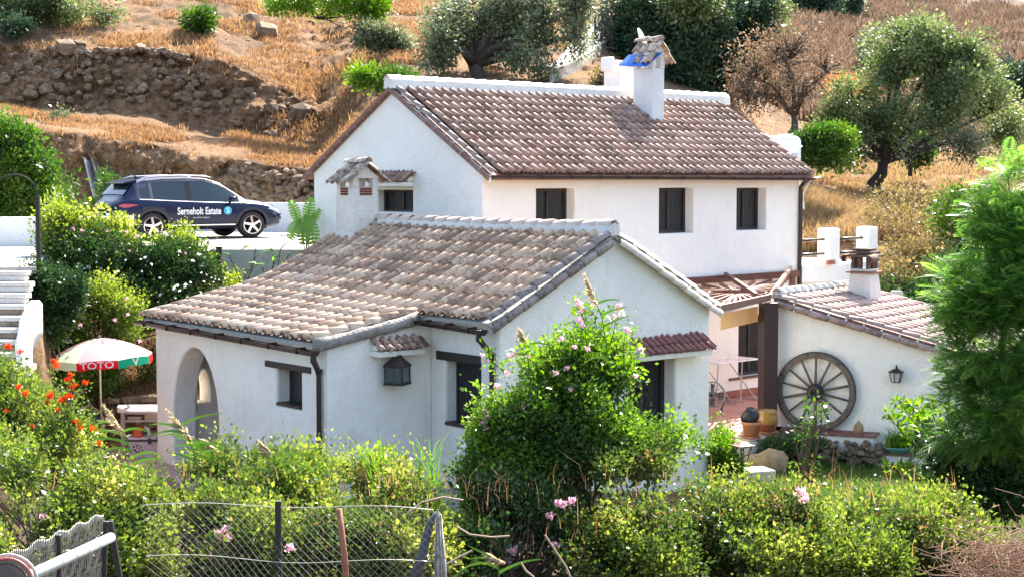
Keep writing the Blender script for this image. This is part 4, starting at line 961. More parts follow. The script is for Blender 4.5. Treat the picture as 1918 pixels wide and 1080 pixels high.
_r = ramp(_N, [(.42, (.20, .055, .03)), (.47, (.36, .20, .045))]); _L.new(_m.outputs[0], _r.inputs[0]); _L.new(_r.outputs[0], _b.inputs['Base Color']); _b.inputs['Roughness'].default_value = .25; _b.inputs['Coat Weight'].default_value = .5
pt1, pp = pot(1436, 800, 31.35, .02, 'round glazed pot in mustard and red brown at the foot of the pergola post', [(0, .0), (.14, 0), (.17, .05), (.215, .17), (.225, .29), (.20, .37), (.215, .40), (.20, .42), (.17, .40), (.16, .35)], GLZ)
mb = MB(Matrix.Translation(pp)); mb.lathe([(0, -.015), (.22, -.015), (.235, .015), (.15, .01)], 24); mb.build('saucer', TERR, pt1, sm=True)
pl = thing('pillar', 'short whitewashed block carrying the terracotta flower pot', 'pillar', tuple(at(1410, 830, 30.6)))
pp_ = at(1410, 820, 30.6); Rp = Matrix.Translation((pp_.x, pp_.y, 0)) @ Matrix.Rotation(math.radians(30), 4, 'Z')
mb = MB(Rp); mb.box(-.26, .26, -.22, .22, -.5, .0); mb.build('block', WALLG, pl, bev=.03)
mb = MB(Rp); mb.box(-.28, .28, -.24, .24, .002, .03); mb.build('cap_slab', CONC, pl, bev=.01)
pt2, pp2 = pot(1407, 812, 30.5, .033, 'plain terracotta flower pot standing on the white block', [(0, .02), (.13, .02), (.17, .25), (.19, .255), (.19, .31), (.17, .31), (.15, .26), (0, .25)], TERR)
mb = MB(Matrix.Translation(pp2)); mb.lathe([(0, 0), (.17, 0), (.19, .035), (.17, .035), (.12, .015)], 24); mb.build('saucer', TERR, pt2, sm=True)
pkn = Matrix.Translation(pp2+Vector((-.02, 0, .40))); mb = MB(pkn)
vs_ = []
for i in range(9):
    for j in range(14):
        th_ = math.pi*i/8; ph = 2*math.pi*j/14; rr = .155+.02*math.sin(ph*3+i)
        vs_.append((rr*math.sin(th_)*math.cos(ph)*1.1, rr*math.sin(th_)*math.sin(ph)*.8, rr*math.cos(th_)*1.1))
mb.add(vs_, [(i*14+j, i*14+(j+1) % 14, (i+1)*14+(j+1) % 14, (i+1)*14+j) for i in range(8) for j in range(14)])
tag(mb.build('black_bag', simple('black_plastic', (.012, .012, .014), .35, bump=.8, bscale=9), None, sm=True, weld=True), 'crumpled black plastic bag in the terracotta flower pot', 'bag')
pt3, pp3 = pot(1608, 810, 31.55-.33, .0, 'small lidded ochre clay jar on the tiled garden ledge', [(0, 0), (.085, 0), (.095, .02), (.095, .13), (.07, .19), (.03, .215), (.018, .235), (.022, .25), (0, .26)], simple('ochre_clay', (.34, .22, .11), .8), 'jar', 'clay_jar')
pt4, pp4 = pot(1680, 850, 30.75, -.30, 'shallow turquoise glazed bowl planter on the lower garden step', [(0, 0), (.16, 0), (.20, .03), (.27, .10), (.285, .13), (.26, .13), (.24, .10), (0, .09)], simple('turquoise_glaze', (.10, .30, .24), .35, var=.2), 'planter', 'bowl_planter')
# wheel ledge block, garden blocks
for (u0, v0, D, sx_, sy_, sz_, zt_, lab) in ((1400, 884, 28.9, .9, .5, .4, -.42, 'broad pale stone step below the garden lantern'), (1330, 872, 29.3, .7, .45, .3, -.34, 'pale stone step at the right corner of the cottage wall')):
    p = at(u0, v0, D); mb = MB(Matrix.Translation((p.x, p.y, 0)) @ Matrix.Rotation(.35, 4, 'Z')); zt2 = zat(v0-6, D)
    mb.box(-sx_/2, sx_/2, -sy_/2, sy_/2, zt2-sz_, zt2); tag(mb.build('stone_step', plaster('step_stone', (.60, .54, .45), .3, bump=.6), None, bev=.03), lab, 'step')
# garden lantern
gp = at(1390, 882, 28.3); gl_ = thing('garden_lantern', 'low garden lantern with glass panes and a flat brown roof near the cottage corner', 'lantern', (gp.x, gp.y, -.5))
gz0 = zat(862, 28.3); mb = MB(Matrix.Translation((gp.x, gp.y, 0))); mb.lathe([(.03, -.5), (.03, gz0-.02), (.06, gz0)], 8); mb.build('post', BLACKM, gl_)
mb = MB(Matrix.Translation((gp.x, gp.y, gz0)) @ Matrix.Rotation(.5, 4, 'Z'))
for (a, b) in ((-1, -1), (1, -1), (1, 1), (-1, 1)): mb.bar((a*.06, b*.06, 0), (a*.12, b*.12, .26), .018)
mb.box(-.07, .07, -.07, .07, -.01, .012); mb.build('frame', simple('brown_iron', (.08, .045, .035), .5), gl_)
mb = MB(Matrix.Translation((gp.x, gp.y, gz0)) @ Matrix.Rotation(.5, 4, 'Z')); mb.add([(-.05, -.05, .012), (.05, -.05, .012), (.05, .05, .012), (-.05, .05, .012), (-.115, -.115, .26), (.115, -.115, .26), (.115, .115, .26), (-.115, .115, .26)], [(0, 1, 5, 4), (1, 2, 6, 5), (2, 3, 7, 6), (3, 0, 4, 7)]); mb.build('pane', LG, gl_)
mb = MB(Matrix.Translation((gp.x, gp.y, gz0)) @ Matrix.Rotation(.5, 4, 'Z')); mb.box(-.17, .17, -.17, .17, .26, .28); mb.add([(-.14, -.14, .281), (.14, -.14, .281), (.14, .14, .281), (-.14, .14, .281), (0, 0, .34)], [(0, 1, 4), (1, 2, 4), (2, 3, 4), (3, 0, 4)]); mb.build('cap', simple('lamp_cap', (.16, .09, .07), .6), gl_)
# ------------------------------------------------------------------ stones
def stone_mesh(seed, sq=(1, .8, .7)):
    rr = np.random.default_rng(seed); b = bmesh.new(); bmesh.ops.create_icosphere(b, subdivisions=1, radius=.5)
    if seed % 2: bmesh.ops.subdivide_edges(b, edges=[e for e in b.edges if rr.random() < .15], cuts=1)
    for v in b.verts:
        k = rr.uniform(.78, 1.12); v.co = Vector((math.copysign(abs(v.co.x*2)**.75/2, v.co.x)*sq[0]*k, math.copysign(abs(v.co.y*2)**.75/2, v.co.y)*sq[1]*k, math.copysign(abs(v.co.z*2)**.75/2, v.co.z)*sq[2]*k))
    bmesh.ops.triangulate(b, faces=b.faces); me = bpy.data.meshes.new('stone'); b.to_mesh(me); b.free(); return me
def stonemat(name, cols):
    m, nt, N, L, b = nodes(name); oi = N.new('ShaderNodeObjectInfo').outputs['Random']; geo = N.new('ShaderNodeNewGeometry').outputs['Position']
    r_ = ramp(N, [(i/(len(cols)-1), c) for i, c in enumerate(cols)]); L.new(oi, r_.inputs[0])
    nz = noise(N, L, geo, 7, 6, .75); rr = ramp(N, [(.35, (.35, .33, .30)), (.65, (1, 1, 1))]); L.new(nz, rr.inputs[0])
    L.new(mix(N, L, 1.0, r_.outputs[0], rr.outputs[0], 'MULTIPLY'), b.inputs['Base Color']); b.inputs['Roughness'].default_value = .9
    bp = N.new('ShaderNodeBump'); bp.inputs['Strength'].default_value = .8; bp.inputs['Distance'].default_value = .04; L.new(noise(N, L, geo, 14, 5, .7), bp.inputs['Height']); L.new(bp.outputs[0], b.inputs['Normal'])
    return m
STONE = stonemat('hill_stone', [(.18, .115, .065), (.26, .17, .10), (.33, .23, .14), (.22, .14, .082), (.38, .29, .19)])
STONED = stonemat('garden_stone', [(.14, .11, .075), (.24, .19, .12), (.19, .15, .10), (.30, .24, .16)])
SM = [stone_mesh(k, (1, .8, random.uniform(.55, .8))) for k in range(8)]
for m_s in SM: m_s.materials.append(STONE)
SMD = [m_s.copy() for m_s in SM]
for m_s in SMD: m_s.materials.clear(); m_s.materials.append(STONED)
def put_stone(parent, p, size, ms=SM, flat=1.0):
    R3 = Matrix.Rotation(random.uniform(0, 6.28), 4, 'Z') @ Matrix.Rotation(random.gauss(0, .25), 4, 'X') @ Matrix.Rotation(random.gauss(0, .25), 4, 'Y')
    o = obj('stone', random.choice(ms), parent, Matrix.Translation(p) @ R3 @ Matrix.Diagonal((size, size, size*flat, 1))); return o
# upper terrace wall: rubble scattered over the cut face
def band_pt(u, k, t):
    p = prof(u); D = p[k][0]*(1-t)+p[k+1][0]*t; z = p[k][1]*(1-t)+p[k+1][1]*t; return Vector(((u-959)/F*D, D, z))
uw = thing('dry_stone_wall', 'long crumbling dry stone terrace wall across the upper hillside at left', 'stone wall', tuple(band_pt(230, 10, 0)))
for i in range(250):
    u = random.uniform(-30, 560); t = random.random()**.8; p = band_pt(u, 10, .05+t*.8)
    sz = random.choice([.2, .26, .32, .38, .46])*random.uniform(.8, 1.25)*(1 if t < .6 else .8)
    if u > 470 and random.random() < .5: continue
    put_stone(uw, p+Vector((0, -.10, 0)), sz)
for i in range(46):                                                # capping course along the crest
    u = 105+i*5.6+random.uniform(-3, 3); p = band_pt(u, 10, .93+random.uniform(-.03, .04)); put_stone(uw, p+Vector((0, -.12, random.uniform(-.05, .12))), random.uniform(.26, .5), flat=.75)
lw_ = thing('dry_stone_wall', 'rough dry stone wall behind the parked car against the lower bank', 'stone wall', tuple(band_pt(500, 8, 0)))
for i in range(230):
    u = random.uniform(432, 612); t = random.random(); p = band_pt(u, 8, t); put_stone(lw_, p+Vector((0, -.13-(1-t)*.05, 0)), random.uniform(.22, .46), flat=.8)
lfw = thing('stone_bank', 'darker stone revetment on the low bank left of the parked car', 'stone wall', tuple(band_pt(150, 8, 0)))
for i in range(60):
    u = random.uniform(60, 420); p = band_pt(u, 8, random.uniform(.2, .95)); put_stone(lfw, p+Vector((0, -.12, 0)), random.uniform(.15, .32))
for k, (u, v, s_, lab) in enumerate(((128, 96, .95, 'big grey boulder at the left end of the upper stone wall'), (153, 93, .55, 'pale flat faced boulder beside the big grey one on the upper wall'), (472, 42, .75, 'slanting grey boulder high on the hill left of centre'), (500, 66, 1.05, 'dark rounded boulder sticking out of the hill above the farmhouse'), (62, 172, .5, 'round brown boulder low in the upper stone wall'), (88, 178, .6, 'oblong brown boulder at the foot of the upper stone wall'), (510, 213, .6, 'jagged rock on the bare slope left of the farmhouse gable'), (565, 215, .8, 'wide rock shelf on the slope above the farmhouse gable'), (492, 265, .22, 'small dark rock lying alone on the lower straw terrace'))):
    p = gpt(u, v, 49); o = obj('boulder', stone_mesh(40+k, (1, .8, .75)), None, Matrix.Translation(p+Vector((0, -.1, s_*.1))) @ Matrix.Rotation(random.uniform(0, 6), 4, 'Z') @ Matrix.Rotation(.3, 4, 'X') @ Matrix.Scale(s_, 4)); o.data.materials.append(STONE); tag(o, lab, 'boulder')
ss = thing('stone_scatter', 'loose small stones scattered over the dry hillside', 'stones', tuple(gpt(600, 200)))
Ms = []
for i in range(500):
    u = random.uniform(-50, 1150); v = random.uniform(5, 320); p = gpt(u, v, 49); Ms.append(Matrix.Translation(p) @ Matrix.Rotation(random.uniform(0, 6), 4, 'Z') @ Matrix.Scale(random.uniform(.05, .17), 4))
obj('stones', join_meshes('stones', SM[1], Ms, STONE), ss, kind='stuff')
# porch side rubble wall, pond stones by the ledge
rw = thing('rubble_wall', 'low rubble wall behind the garden table and parasol', 'stone wall', tuple(at(210, 790, 31.1)))
for i in range(80):
    u = random.uniform(95, 300); z = random.uniform(-.25, .62); D = 31.15; put_stone(rw, Vector(((u-959)/F*D, D, z)), random.uniform(.2, .42), SMD, .75)
for u, v, s_ in ((250, 748, .5), (285, 745, .55), (205, 750, .4)):
    p = at(u, v, 31.0); obj('stone', SMD[2], rw, Matrix.Translation(p) @ Matrix.Diagonal((s_*1.4, s_*.8, s_*.45, 1)))
rg_ = thing('rockery', 'mossy rockery stones below the wagon wheel ledge', 'rockery', tuple(at(1500, 880, 30.3)))
for i in range(95):
    x_ = random.uniform(1.0, 2.25) if i < 70 else random.uniform(.2, 1.2); p = Mw_ @ Vector((x_, random.uniform(-.52, -.12), .58+random.uniform(-.02, .12))); put_stone(rg_, p, random.uniform(.12, .26), SMD, .8)
bo = obj('boulder', stone_mesh(77, (1, .7, .72)), None, Matrix.Translation(at(1440, 872, 29.9)) @ Matrix.Scale(.95, 4)); bo.data.materials.append(simple('ochre_boulder', (.30, .22, .12), .85, var=.25, scale=5, bump=.8, bscale=6)); smooth(bo.data); tag(bo, 'big rounded ochre boulder below the terracotta flower pot', 'boulder')
# ================================================================== DRIVEWAY EDGE, WALLS, STEPS
rt_ = thing('retaining_wall', 'grey concrete retaining wall holding up the driveway edge', 'wall', (-4, 35.4, 3))
mb = MB(); a = Vector((*px(400, 35.62), 0)); b_2 = Vector((*px(592, 35.58), 0)); mb.bar(a+Vector((0, 0, 3.05)), b_2+Vector((0, 0, 3.05)), .2, .66); mb.build('upper_course', CONCD, rt_, bev=.03)
mb = MB(); mb.bar(a+Vector((.1, -.25, 2.1)), b_2+Vector((0, -.25, 2.1)), .4, 1.25); mb.build('footing', CONCD, rt_, bev=.04)
for (a, b_2, h_, lab) in ((Vector((-14.5, 36.4, 0)), Vector((-9.0, 38.6, 0)), .68, 'low white parapet wall beside the landing at far left'), (Vector((-9.4, 48.3, 0)), Vector((-4.3, 47.0, 0)), .86, 'low white wall behind the front of the parked car')):
    mb = MB(); mb.bar(a+Vector((0, 0, 3.3+h_/2)), b_2+Vector((0, 0, 3.3+h_/2)), .2, h_+.1); tag(mb.build('parapet', WALLG, None, bev=.03), lab, 'wall')
st = thing('garden_steps', 'white rendered stone steps climbing to the driveway at far left', 'steps', (-8.6, 27, 1.5))
STEPW = plaster('step_render', (.68, .64, .58), .35, (.40, .32, .24), .5); RISER = simple('stone_riser', (.36, .27, .20), .9, var=.3, scale=5, bump=.6)
for k in range(13):
    y = 28.75-k*.30; z = 3.3-k*.172; x1 = (58-959)/F*y+.05*math.sin(k*1.7)
    mb = MB(); vs_ = []; fs = []; nn_ = 10
    for i in range(nn_+1):
        x = x1-3.2+3.2*i/nn_; wv = .02*math.sin(i*2.1+k)+.015*math.sin(i*5+k*3)
        vs_ += [(x, y-.31+wv, z-.075), (x, y-.31+wv, z), (x, y+.02, z), (x, y+.02, z-.10)]
    for i in range(nn_): fs += [(4*i+j, 4*i+4+j, 4*i+4+(j+1) % 4, 4*i+(j+1) % 4) for j in range(4)]
    fs += [(0, 1, 2, 3), (4*nn_+3, 4*nn_+2, 4*nn_+1, 4*nn_)]
    mb.add(vs_, fs); sp = mb.build('step', STEPW, st, bev=.012)
    for j in range(5):
        wj = 3.2/5; rb = MB(); xa_ = x1-3.18+j*wj; rb.box(xa_+.015, xa_+wj-.015-random.uniform(0, .1), y-.298, y-.1, z-.172, z-.077); rb.build('riser_stone', RISER if k > 2 else STEPW, sp, bev=.025)
# flowing white side wall of the steps
cw_ = MB(); pts = [(66, 562, 27.6), (48, 596, 27.0), (44, 640, 26.5), (46, 690, 26.1), (54, 730, 25.9), (70, 775, 26.2), (110, 815, 27.0), (150, 855, 27.8)]
vs_ = []; N_p = []
for i in range(29):
    e = i/28*(len(pts)-1); k = min(int(e), len(pts)-2); t_ = e-k; t_ = t_*t_*(3-2*t_)*.4+t_*.6
    u, v, D = [pts[k][j]*(1-t_)+pts[k+1][j]*t_ for j in range(3)]; N_p.append(at(u, v, D))
for i, p in enumerate(N_p):
    d_ = (N_p[min(i+1, 28)]-N_p[max(i-1, 0)]); d_.z = 0; d_.normalize(); s_ = Vector((d_.y, -d_.x, 0)); wd = .12+.015*math.sin(i)
    hh = .55
    for (a, z) in ((-1, -hh), (-1, -.06), (-.6, 0), (.6, 0), (1, -.06), (1, -hh)): vs_.append(p+s_*wd*a+Vector((0, 0, z)))
cw_.add(vs_, [(6*i+j, 6*i+6+j, 6*i+6+(j+1) % 6, 6*i+(j+1) % 6) for i in range(28) for j in range(6)]+[tuple(range(6)), tuple(28*6+j for j in range(5, -1, -1))])
tag(cw_.build('stair_wall', WALL, None, sm=True, weld=True), 'wavy white side wall curving down beside the garden steps', 'wall')
# black pole with a hoop
hp = at(73, 505, 29.2); ht = thing('arch_post', 'black iron post with a thin hoop at the top of the steps', 'post', tuple(hp))
zt_ = zat(367, 29.2); mb = MB(); mb.box(hp.x-.035, hp.x+.035, hp.y-.035, hp.y+.035, hp.z-.05, zt_); mb.build('post', BLACKM, ht)
mb = MB(); R5 = .40; mb.tube([(hp.x-R5+R5*math.cos(a)*1.0-0, hp.y, zt_+.39*math.sin(a)) for a in np.linspace(0, math.pi, 16)]+[(hp.x-2*R5, hp.y, zt_-1.2)], .013, 6); mb.build('hoop', BLACKM, ht)
# dark gate by the driveway edge
dg_ = thing('timber_gate', 'dark weathered timber gate at the head of the bank by the driveway', 'gate', tuple(at(390, 540, 34.2)))
gzb, gzt = zat(535, 34.2), zat(462, 34.2)
for u_ in (362, 411):
    p = at(u_, 500, 34.2); mb = MB(); mb.box(p.x-.06, p.x+.06, p.y-.06, p.y+.06, gzb, gzt if u_ > 400 else gzt-.05); mb.build('gate_post', WOODD, dg_, bev=.01)
for u_ in (374, 386, 398):
    p = at(u_, 500, 34.2); mb = MB(); mb.box(p.x-.035, p.x+.035, p.y-.03, p.y+.0, gzb+.08, gzt-.12); mb.build('slat', WOODD, dg_)
for v_ in (478, 515):
    a = at(362, v_, 34.25); b_2 = at(411, v_-3, 34.25); mb = MB(); mb.bar(a, b_2, .05, .09); mb.build('rail', WOODD, dg_)
# planks leaning on the bank
plk = [((163, 300, 49.8), (186, 362, 48.3), (.40, .38, .35)), ((176, 300, 49.7), (203, 362, 48.2), (.10, .085, .075))]
for i, (a, b_2, c_) in enumerate(plk):
    mb = MB(); mb.bar(at(*a), at(*b_2)-Vector((0, 0, .5)), .32, .05, up=(1, -.6, 0)); tag(mb.build('plank', simple('plank_wood', c_, .8, scale=8), None, bev=.005), ['pale grey plank leaning against the earth bank left of the car', 'dark brown plank leaning against the earth bank left of the car'][i], 'plank')
# water tank behind the farmhouse
tp = at(1466, 300, 43.5); tk = thing('water_tank', 'white rounded plastic water tank behind the right end of the farmhouse roof', 'water tank', (tp.x, tp.y, tp.z-1))
ztt = zat(256, 43.5); TANKM = simple('white_plastic', (.72, .74, .76), .4)
mb = MB(); mb.box(tp.x-.85, tp.x+.42, tp.y-.5, tp.y+.9, ztt-1.9, ztt); o = mb.build('tank', TANKM, tk); m = o.modifiers.new('b', 'BEVEL'); m.width = .16; m.segments = 5; smooth(o.data)
mb = MB(); mb.box(tp.x-.87, tp.x+.44, tp.y-.52, tp.y+.92, ztt-.30, ztt-.24); o = mb.build('band', TANKM, tk); m = o.modifiers.new('b', 'BEVEL'); m.width = .02
for dx in (-.55, .05): mb = MB(Matrix.Translation((tp.x+dx, tp.y+.1, ztt))); mb.lathe([(0, .06), (.17, .06), (.19, .03), (.19, -.02)], 16); mb.build('lid', TANKM, tk, sm=True)
mb = MB(); mb.box(tp.x+.1, tp.x+.3, tp.y-.512, tp.y-.5, ztt-.62, ztt-.45); mb.build('label_plate', simple('grey_label', (.3, .35, .42), .5), tk)
# post in the brush
p = at(1679, 580, 37.5); mb = MB(); mb.box(p.x-.13, p.x+.13, p.y-.1, p.y+.1, p.z-.5, zat(544, 37.5)); tag(mb.build('stub_post', CONCD, None, bev=.03), 'stubby grey post in the dark brush beyond the shed roof', 'post')
mb = MB(); mb.tube([at(1690, 556, 37.5), at(1740, 568, 37.2), at(1800, 570, 37)], .012, 5); tag(mb.build('wire', simple('wire_grey', (.3, .3, .3), .5), None), 'slack grey wire running right from the stubby post', 'wire')
# hillside road and gate
rd = [gpt(u, v, 44) for (u, v) in ((985, 152), (1040, 140), (1060, 112), (1075, 85), (1095, 62))]; rd2 = [gpt(u, v, 44) for (u, v) in ((1030, 156), (1090, 130), (1125, 104), (1148, 88), (1165, 66))]
mb = MB(); vs_ = []
for a, b_2 in zip(rd, rd2): vs_ += [a+Vector((0, 0, .35)), b_2+Vector((0, 0, .35)), b_2+Vector((0, -.1, -.4))]
mb.add(vs_, [(3*i, 3*i+1, 3*i+4, 3*i+3) for i in range(4)]+[(3*i+1, 3*i+2, 3*i+5, 3*i+4) for i in range(4)]); mb.build('road', CONC, None, kind='structure')
gg = gpt(1115, 100, 44); gt = thing('iron_gate', 'dark iron gate of thin bars across the concrete road above the farmhouse', 'gate', tuple(gg)); Dg = gg.y
mb = MB(); p = at(1115, 102, Dg); mb.box(p.x-.05, p.x+.05, p.y-.05, p.y+.05, p.z, zat(18, Dg)); mb.build('gate_post', BROWNM, gt)
for v_ in (20, 87):
    mb = MB(); mb.bar(at(1116, v_, Dg), at(1152, v_+4, Dg), .05); mb.build('rail', BROWNM, gt)
for k in range(8): mb = MB(); mb.tube([at(1120+k*4, 20, Dg), at(1120+k*4, 88, Dg)], .012, 5); mb.build('bar', BROWNM, gt)
# ================================================================== PARASOL, TABLE, COOL BOX
UD = 30.0; ut = at(187, 632, UD); ue = zat(672, UD); UR = .96
um = thing('parasol', 'faded red, white and green beach parasol over the garden table', 'parasol', (ut.x, ut.y, -.2))
LIT = leafmat('white_parasol_cloth', [(0, (.72, .72, .70)), (1, (.72, .72, .70))], .4, .8, .1); LIP = leafmat('pink_parasol_cloth', [(0, (.72, .42, .44)), (1, (.72, .42, .44))], .4, .8, .1)
LIG = leafmat('pale_green_parasol_cloth', [(0, (.56, .66, .50)), (1, (.56, .66, .50))], .4, .8, .1); LIR = leafmat('red_cloth', [(0, (.62, .02, .03)), (1, (.62, .02, .03))], .3, .8, .1); LGN = leafmat('green_cloth', [(0, (.03, .36, .22)), (1, (.03, .36, .22))], .3, .8, .1)
tilt = Matrix.Translation(ut) @ Matrix.Rotation(math.radians(-3), 4, 'Y') @ Matrix.Rotation(math.radians(0), 4, 'X')
NPn = 8; off = math.radians(-90-13)
pan_m = [LIP, LIT, LIP, LIT, LIT, LIG, LIP, LIG]
for k in range(NPn):
    a0, a1 = off+2*math.pi*k/NPn, off+2*math.pi*(k+1)/NPn; mb = MB(tilt); vs_ = []; m_ = 6; nr_ = 7
    for i in range(nr_+1):
        rr = UR*i/nr_; zz = -.34*(i/nr_)**1.7-.02*(i/nr_)
        for j in range(m_+1):
            a = a0+(a1-a0)*j/m_; sag = 1-.035*math.sin(math.pi*j/m_)*(i/nr_); vs_.append((rr*math.cos(a)*sag, rr*math.sin(a)*sag, zz+.02*math.sin(math.pi*j/m_)*(i/nr_)**2))
    mb.add(vs_, [(i*(m_+1)+j, i*(m_+1)+j+1, (i+1)*(m_+1)+j+1, (i+1)*(m_+1)+j) for i in range(nr_) for j in range(m_)])
    pn = mb.build('panel', pan_m[k], um, sm=True)
    red = k in (0, 2, 6, 3); fl = MB(tilt); vs_ = []
    for j in range(m_+1):
        a = a0+(a1-a0)*j/m_; sag = 1-.035*math.sin(math.pi*j/m_); z_ = -.36+.02*math.sin(math.pi*j/m_)
        vs_ += [(UR*sag*math.cos(a), UR*sag*math.sin(a), z_), (UR*sag*1.0*math.cos(a), UR*sag*math.sin(a), z_-.15-.015*math.sin(j*2))]
    fl.add(vs_, [(2*j, 2*j+1, 2*j+3, 2*j+2) for j in range(m_)])
    fo_ = fl.build('valance', [LIR, LGN, LIR, LGN, LIR, LIG, LIR, LIG][k], pn, sm=True)
    if k in (0, 1):
        am = (a0+a1)/2; tm = text_mesh('TOTO' if k == 0 else 'V', .17 if k == 0 else .2, .001, .002, 1.25); tm.materials.append(simple('white_print', (.8, .8, .8), .7))
        nrm = Vector((math.cos(am), math.sin(am), 0)); Mt_ = frame((0, 0, 0), (Vector((-math.sin(am), math.cos(am), 0))))
        Mt_.translation = nrm*(UR*.975+.006)+Vector((0, 0, -.425)); obj('print', tm, pn, tilt @ Mt_)
mb = MB(); mb.tube([(ut.x, ut.y, -.2), (ut.x-.01, ut.y, ut.z+.05)], .019, 8); mb.build('pole', simple('cream_pole', (.62, .55, .42), .5), um, sm=True)
mb = MB(tilt)
for k in range(8): a = off+2*math.pi*k/8; mb.tube([(0, 0, -.05), (UR*math.cos(a)*.5, UR*math.sin(a)*.5, -.13), (UR*math.cos(a), UR*math.sin(a), -.36)], .006, 4)
mb.build('ribs', simple('rib_metal', (.5, .5, .5), .4), um)
tb = thing('garden_table', 'pale wooden garden desk with drawers beside the porch', 'table', tuple(at(250, 850, 30.2)))
ta_, tb2 = Vector((*px(224, 29.5), 0)), None
tx = Vector((1, .04, 0)).normalized(); ty = Vector((-.25, .97, 0)).normalized(); tO = Vector((*px(222, 29.55), 0)); tzt = zat(769, 29.55)
def TP(x, y, z): return tO+tx*x+ty*y+Vector((0, 0, z))
TBM = simple('washed_wood', (.45, .33, .29), .7, scale=6, bump=.2)
for k in range(5):
    mb = MB(); mb.bar(TP(-.06, .09+.17*k, tzt-.018), TP(1.3, .09+.17*k, tzt-.018), .165, .035); mb.build('top_plank', simple('pale_top', (.60, .50, .48), .6, scale=5), tb, bev=.004)
for (x_, y_) in ((.03, .05), (1.2, .05), (.03, .8), (1.2, .8)):
    mb = MB(); mb.bar(TP(x_, y_, -.2), TP(x_, y_, tzt-.037), .065); mb.build('leg', TBM, tb)
mb = MB(); mb.bar(TP(.07, .03, tzt-.19), TP(1.18, .03, tzt-.19), .03, .035); mb.bar(TP(.07, .03, tzt-.05), TP(1.18, .03, tzt-.05), .03, .025); mb.build('apron', TBM, tb)
mb = MB(); mb.bar(TP(.42, .03, tzt-.12), TP(.85, .03, tzt-.12), .03, .10); mb.build('drawer', simple('drawer_wood', (.38, .27, .17), .6), tb, bev=.004)
mb = MB(); mb.bar(TP(.12, .1, tzt-.14), TP(.36, .1, tzt-.14), .1, .05); mb.build('book_tray', simple('tray_wood', (.42, .33, .2), .6), tb)
mb = MB(Matrix.Translation(TP(.16, .35, tzt+.005))); mb.lathe([(0, 0), (.09, 0), (.11, .012), (0, .014)], 18); mb.lathe([(.0, .015), (.05, .015), (.055, .06), (.045, .06), (.04, .02)], 16); tag(mb.build('dish', simple('white_dish', (.7, .7, .7), .4), None), 'small white dish on a grey plate on the garden desk', 'dish')
mb = MB(Matrix.Translation(TP(.72, .45, tzt+.045))); mb.lathe([(0, -.045), (.045, -.03), (.055, .0), (.045, .03), (0, .045)], 14); tag(mb.build('dark_bowl', simple('dark_red_ball', (.07, .02, .025), .4), None, sm=True), 'small dark red pot on the garden desk', 'pot')
# cool box with the oval logo
cb = thing('cool_box', 'pink white cool box with a dark red oval logo under the garden desk', 'cool box', tuple(TP(.5, .1, -.2)))
CBM = simple('cool_box_plastic', (.60, .48, .50), .5); cbx = MB(); Mc = frame(TP(.12, .06, -.2), Vector((1, .04, 0)))
mb = MB(Mc); mb.box(0, .50, 0, .33, -.34, 0); mb.build('body', CBM, cb, bev=.02)
mb = MB(Mc); mb.box(-.01, .51, .333, .39, -.35, .01); mb.build('lid', CBM, cb, bev=.015)
mb = MB(Mc); mb.add([(.17+.13*math.cos(a)*.95+.0*math.sin(a), .17+.075*math.sin(a)-.05*math.cos(a), .0035) for a in np.linspace(0, 2*math.pi, 28)[:-1]], [tuple(range(27))]); mb.build('logo', simple('logo_red', (.16, .01, .02), .5), cb)
tm = text_mesh('OZO', .11, .0008, .003, 1.0); tm.materials.append(simple('white_print2', (.75, .72, .72), .6)); obj('logo_text', tm, cb, Mc @ Matrix.Translation((.17, .172, .006)) @ Matrix.Rotation(-.42, 4, 'Z'))
mb = MB(Mc); mb.box(.36, .42, .26, .36, .011, .03); mb.build('latch', BLACKM, cb)
# orange chainsaw shape under the desk
cs = TP(.35, .12, .28); ct = thing('hedge_trimmer', 'orange power tool with a white handle on the shelf under the garden desk', 'power tool', tuple(cs))
mb = MB(Matrix.Translation(cs)); mb.box(-.14, .04, -.08, .08, -.11, .10); mb.build('housing', simple('orange_plastic', (.62, .08, .01), .4), ct, bev=.035)
mb = MB(Matrix.Translation(cs)); mb.tube([(.08, -.06, .09), (.14, -.06, .06), (.17, -.06, -.04), (.14, -.06, -.12)], [.025, .03, .03, .025], 8); mb.build('handle', simple('pale_plastic', (.55, .58, .6), .4), ct, sm=True)
mb = MB(Matrix.Translation(cs)); mb.box(.03, .10, -.05, .05, -.05, .04); mb.box(.0, .5, .02, .05, -.15, -.11); mb.build('guard', BLACKM, ct)
mb = MB(); mb.bar(TP(.06, .4, .12), TP(1.2, .4, .12), .7, .03); mb.build('shelf', simple('dark_shelf', (.05, .04, .035), .8), tb)
# dark grey chair back left of the table
ch = thing('garden_chair', 'dark grey garden chair with a curved wooden arm beside the parasol pole', 'chair', tuple(at(160, 850, 29.4)))
co_ = Vector((*px(160, 29.3), -.2)); DK = simple('dark_fabric', (.035, .045, .05), .8)
mb = MB(Matrix.Translation(co_)); mb.tube([(-.2, .15, .95), (.0, .18, .98), (.18, .15, .86), (.27, .05, .72), (.26, 0, .55)], .022, 6); mb.build('arm', simple('chair_wood', (.30, .18, .09), .5), ch, sm=True)
mb = MB(Matrix.Translation(co_)); mb.add([(-.24, .16, .45), (.10, .2, .42), (.10, .24, .93), (-.2, .2, .95), (-.24, .19, .45), (.10, .23, .42), (.10, .27, .93), (-.2, .23, .95)], [(0, 1, 2, 3), (7, 6, 5, 4), (0, 4, 5, 1), (1, 5, 6, 2), (2, 6, 7, 3), (3, 7, 4, 0)]); mb.build('backrest', DK, ch)
mb = MB(Matrix.Translation(co_)); mb.box(-.25, .22, -.28, .2, .38, .44); mb.build('seat', DK, ch, bev=.02)
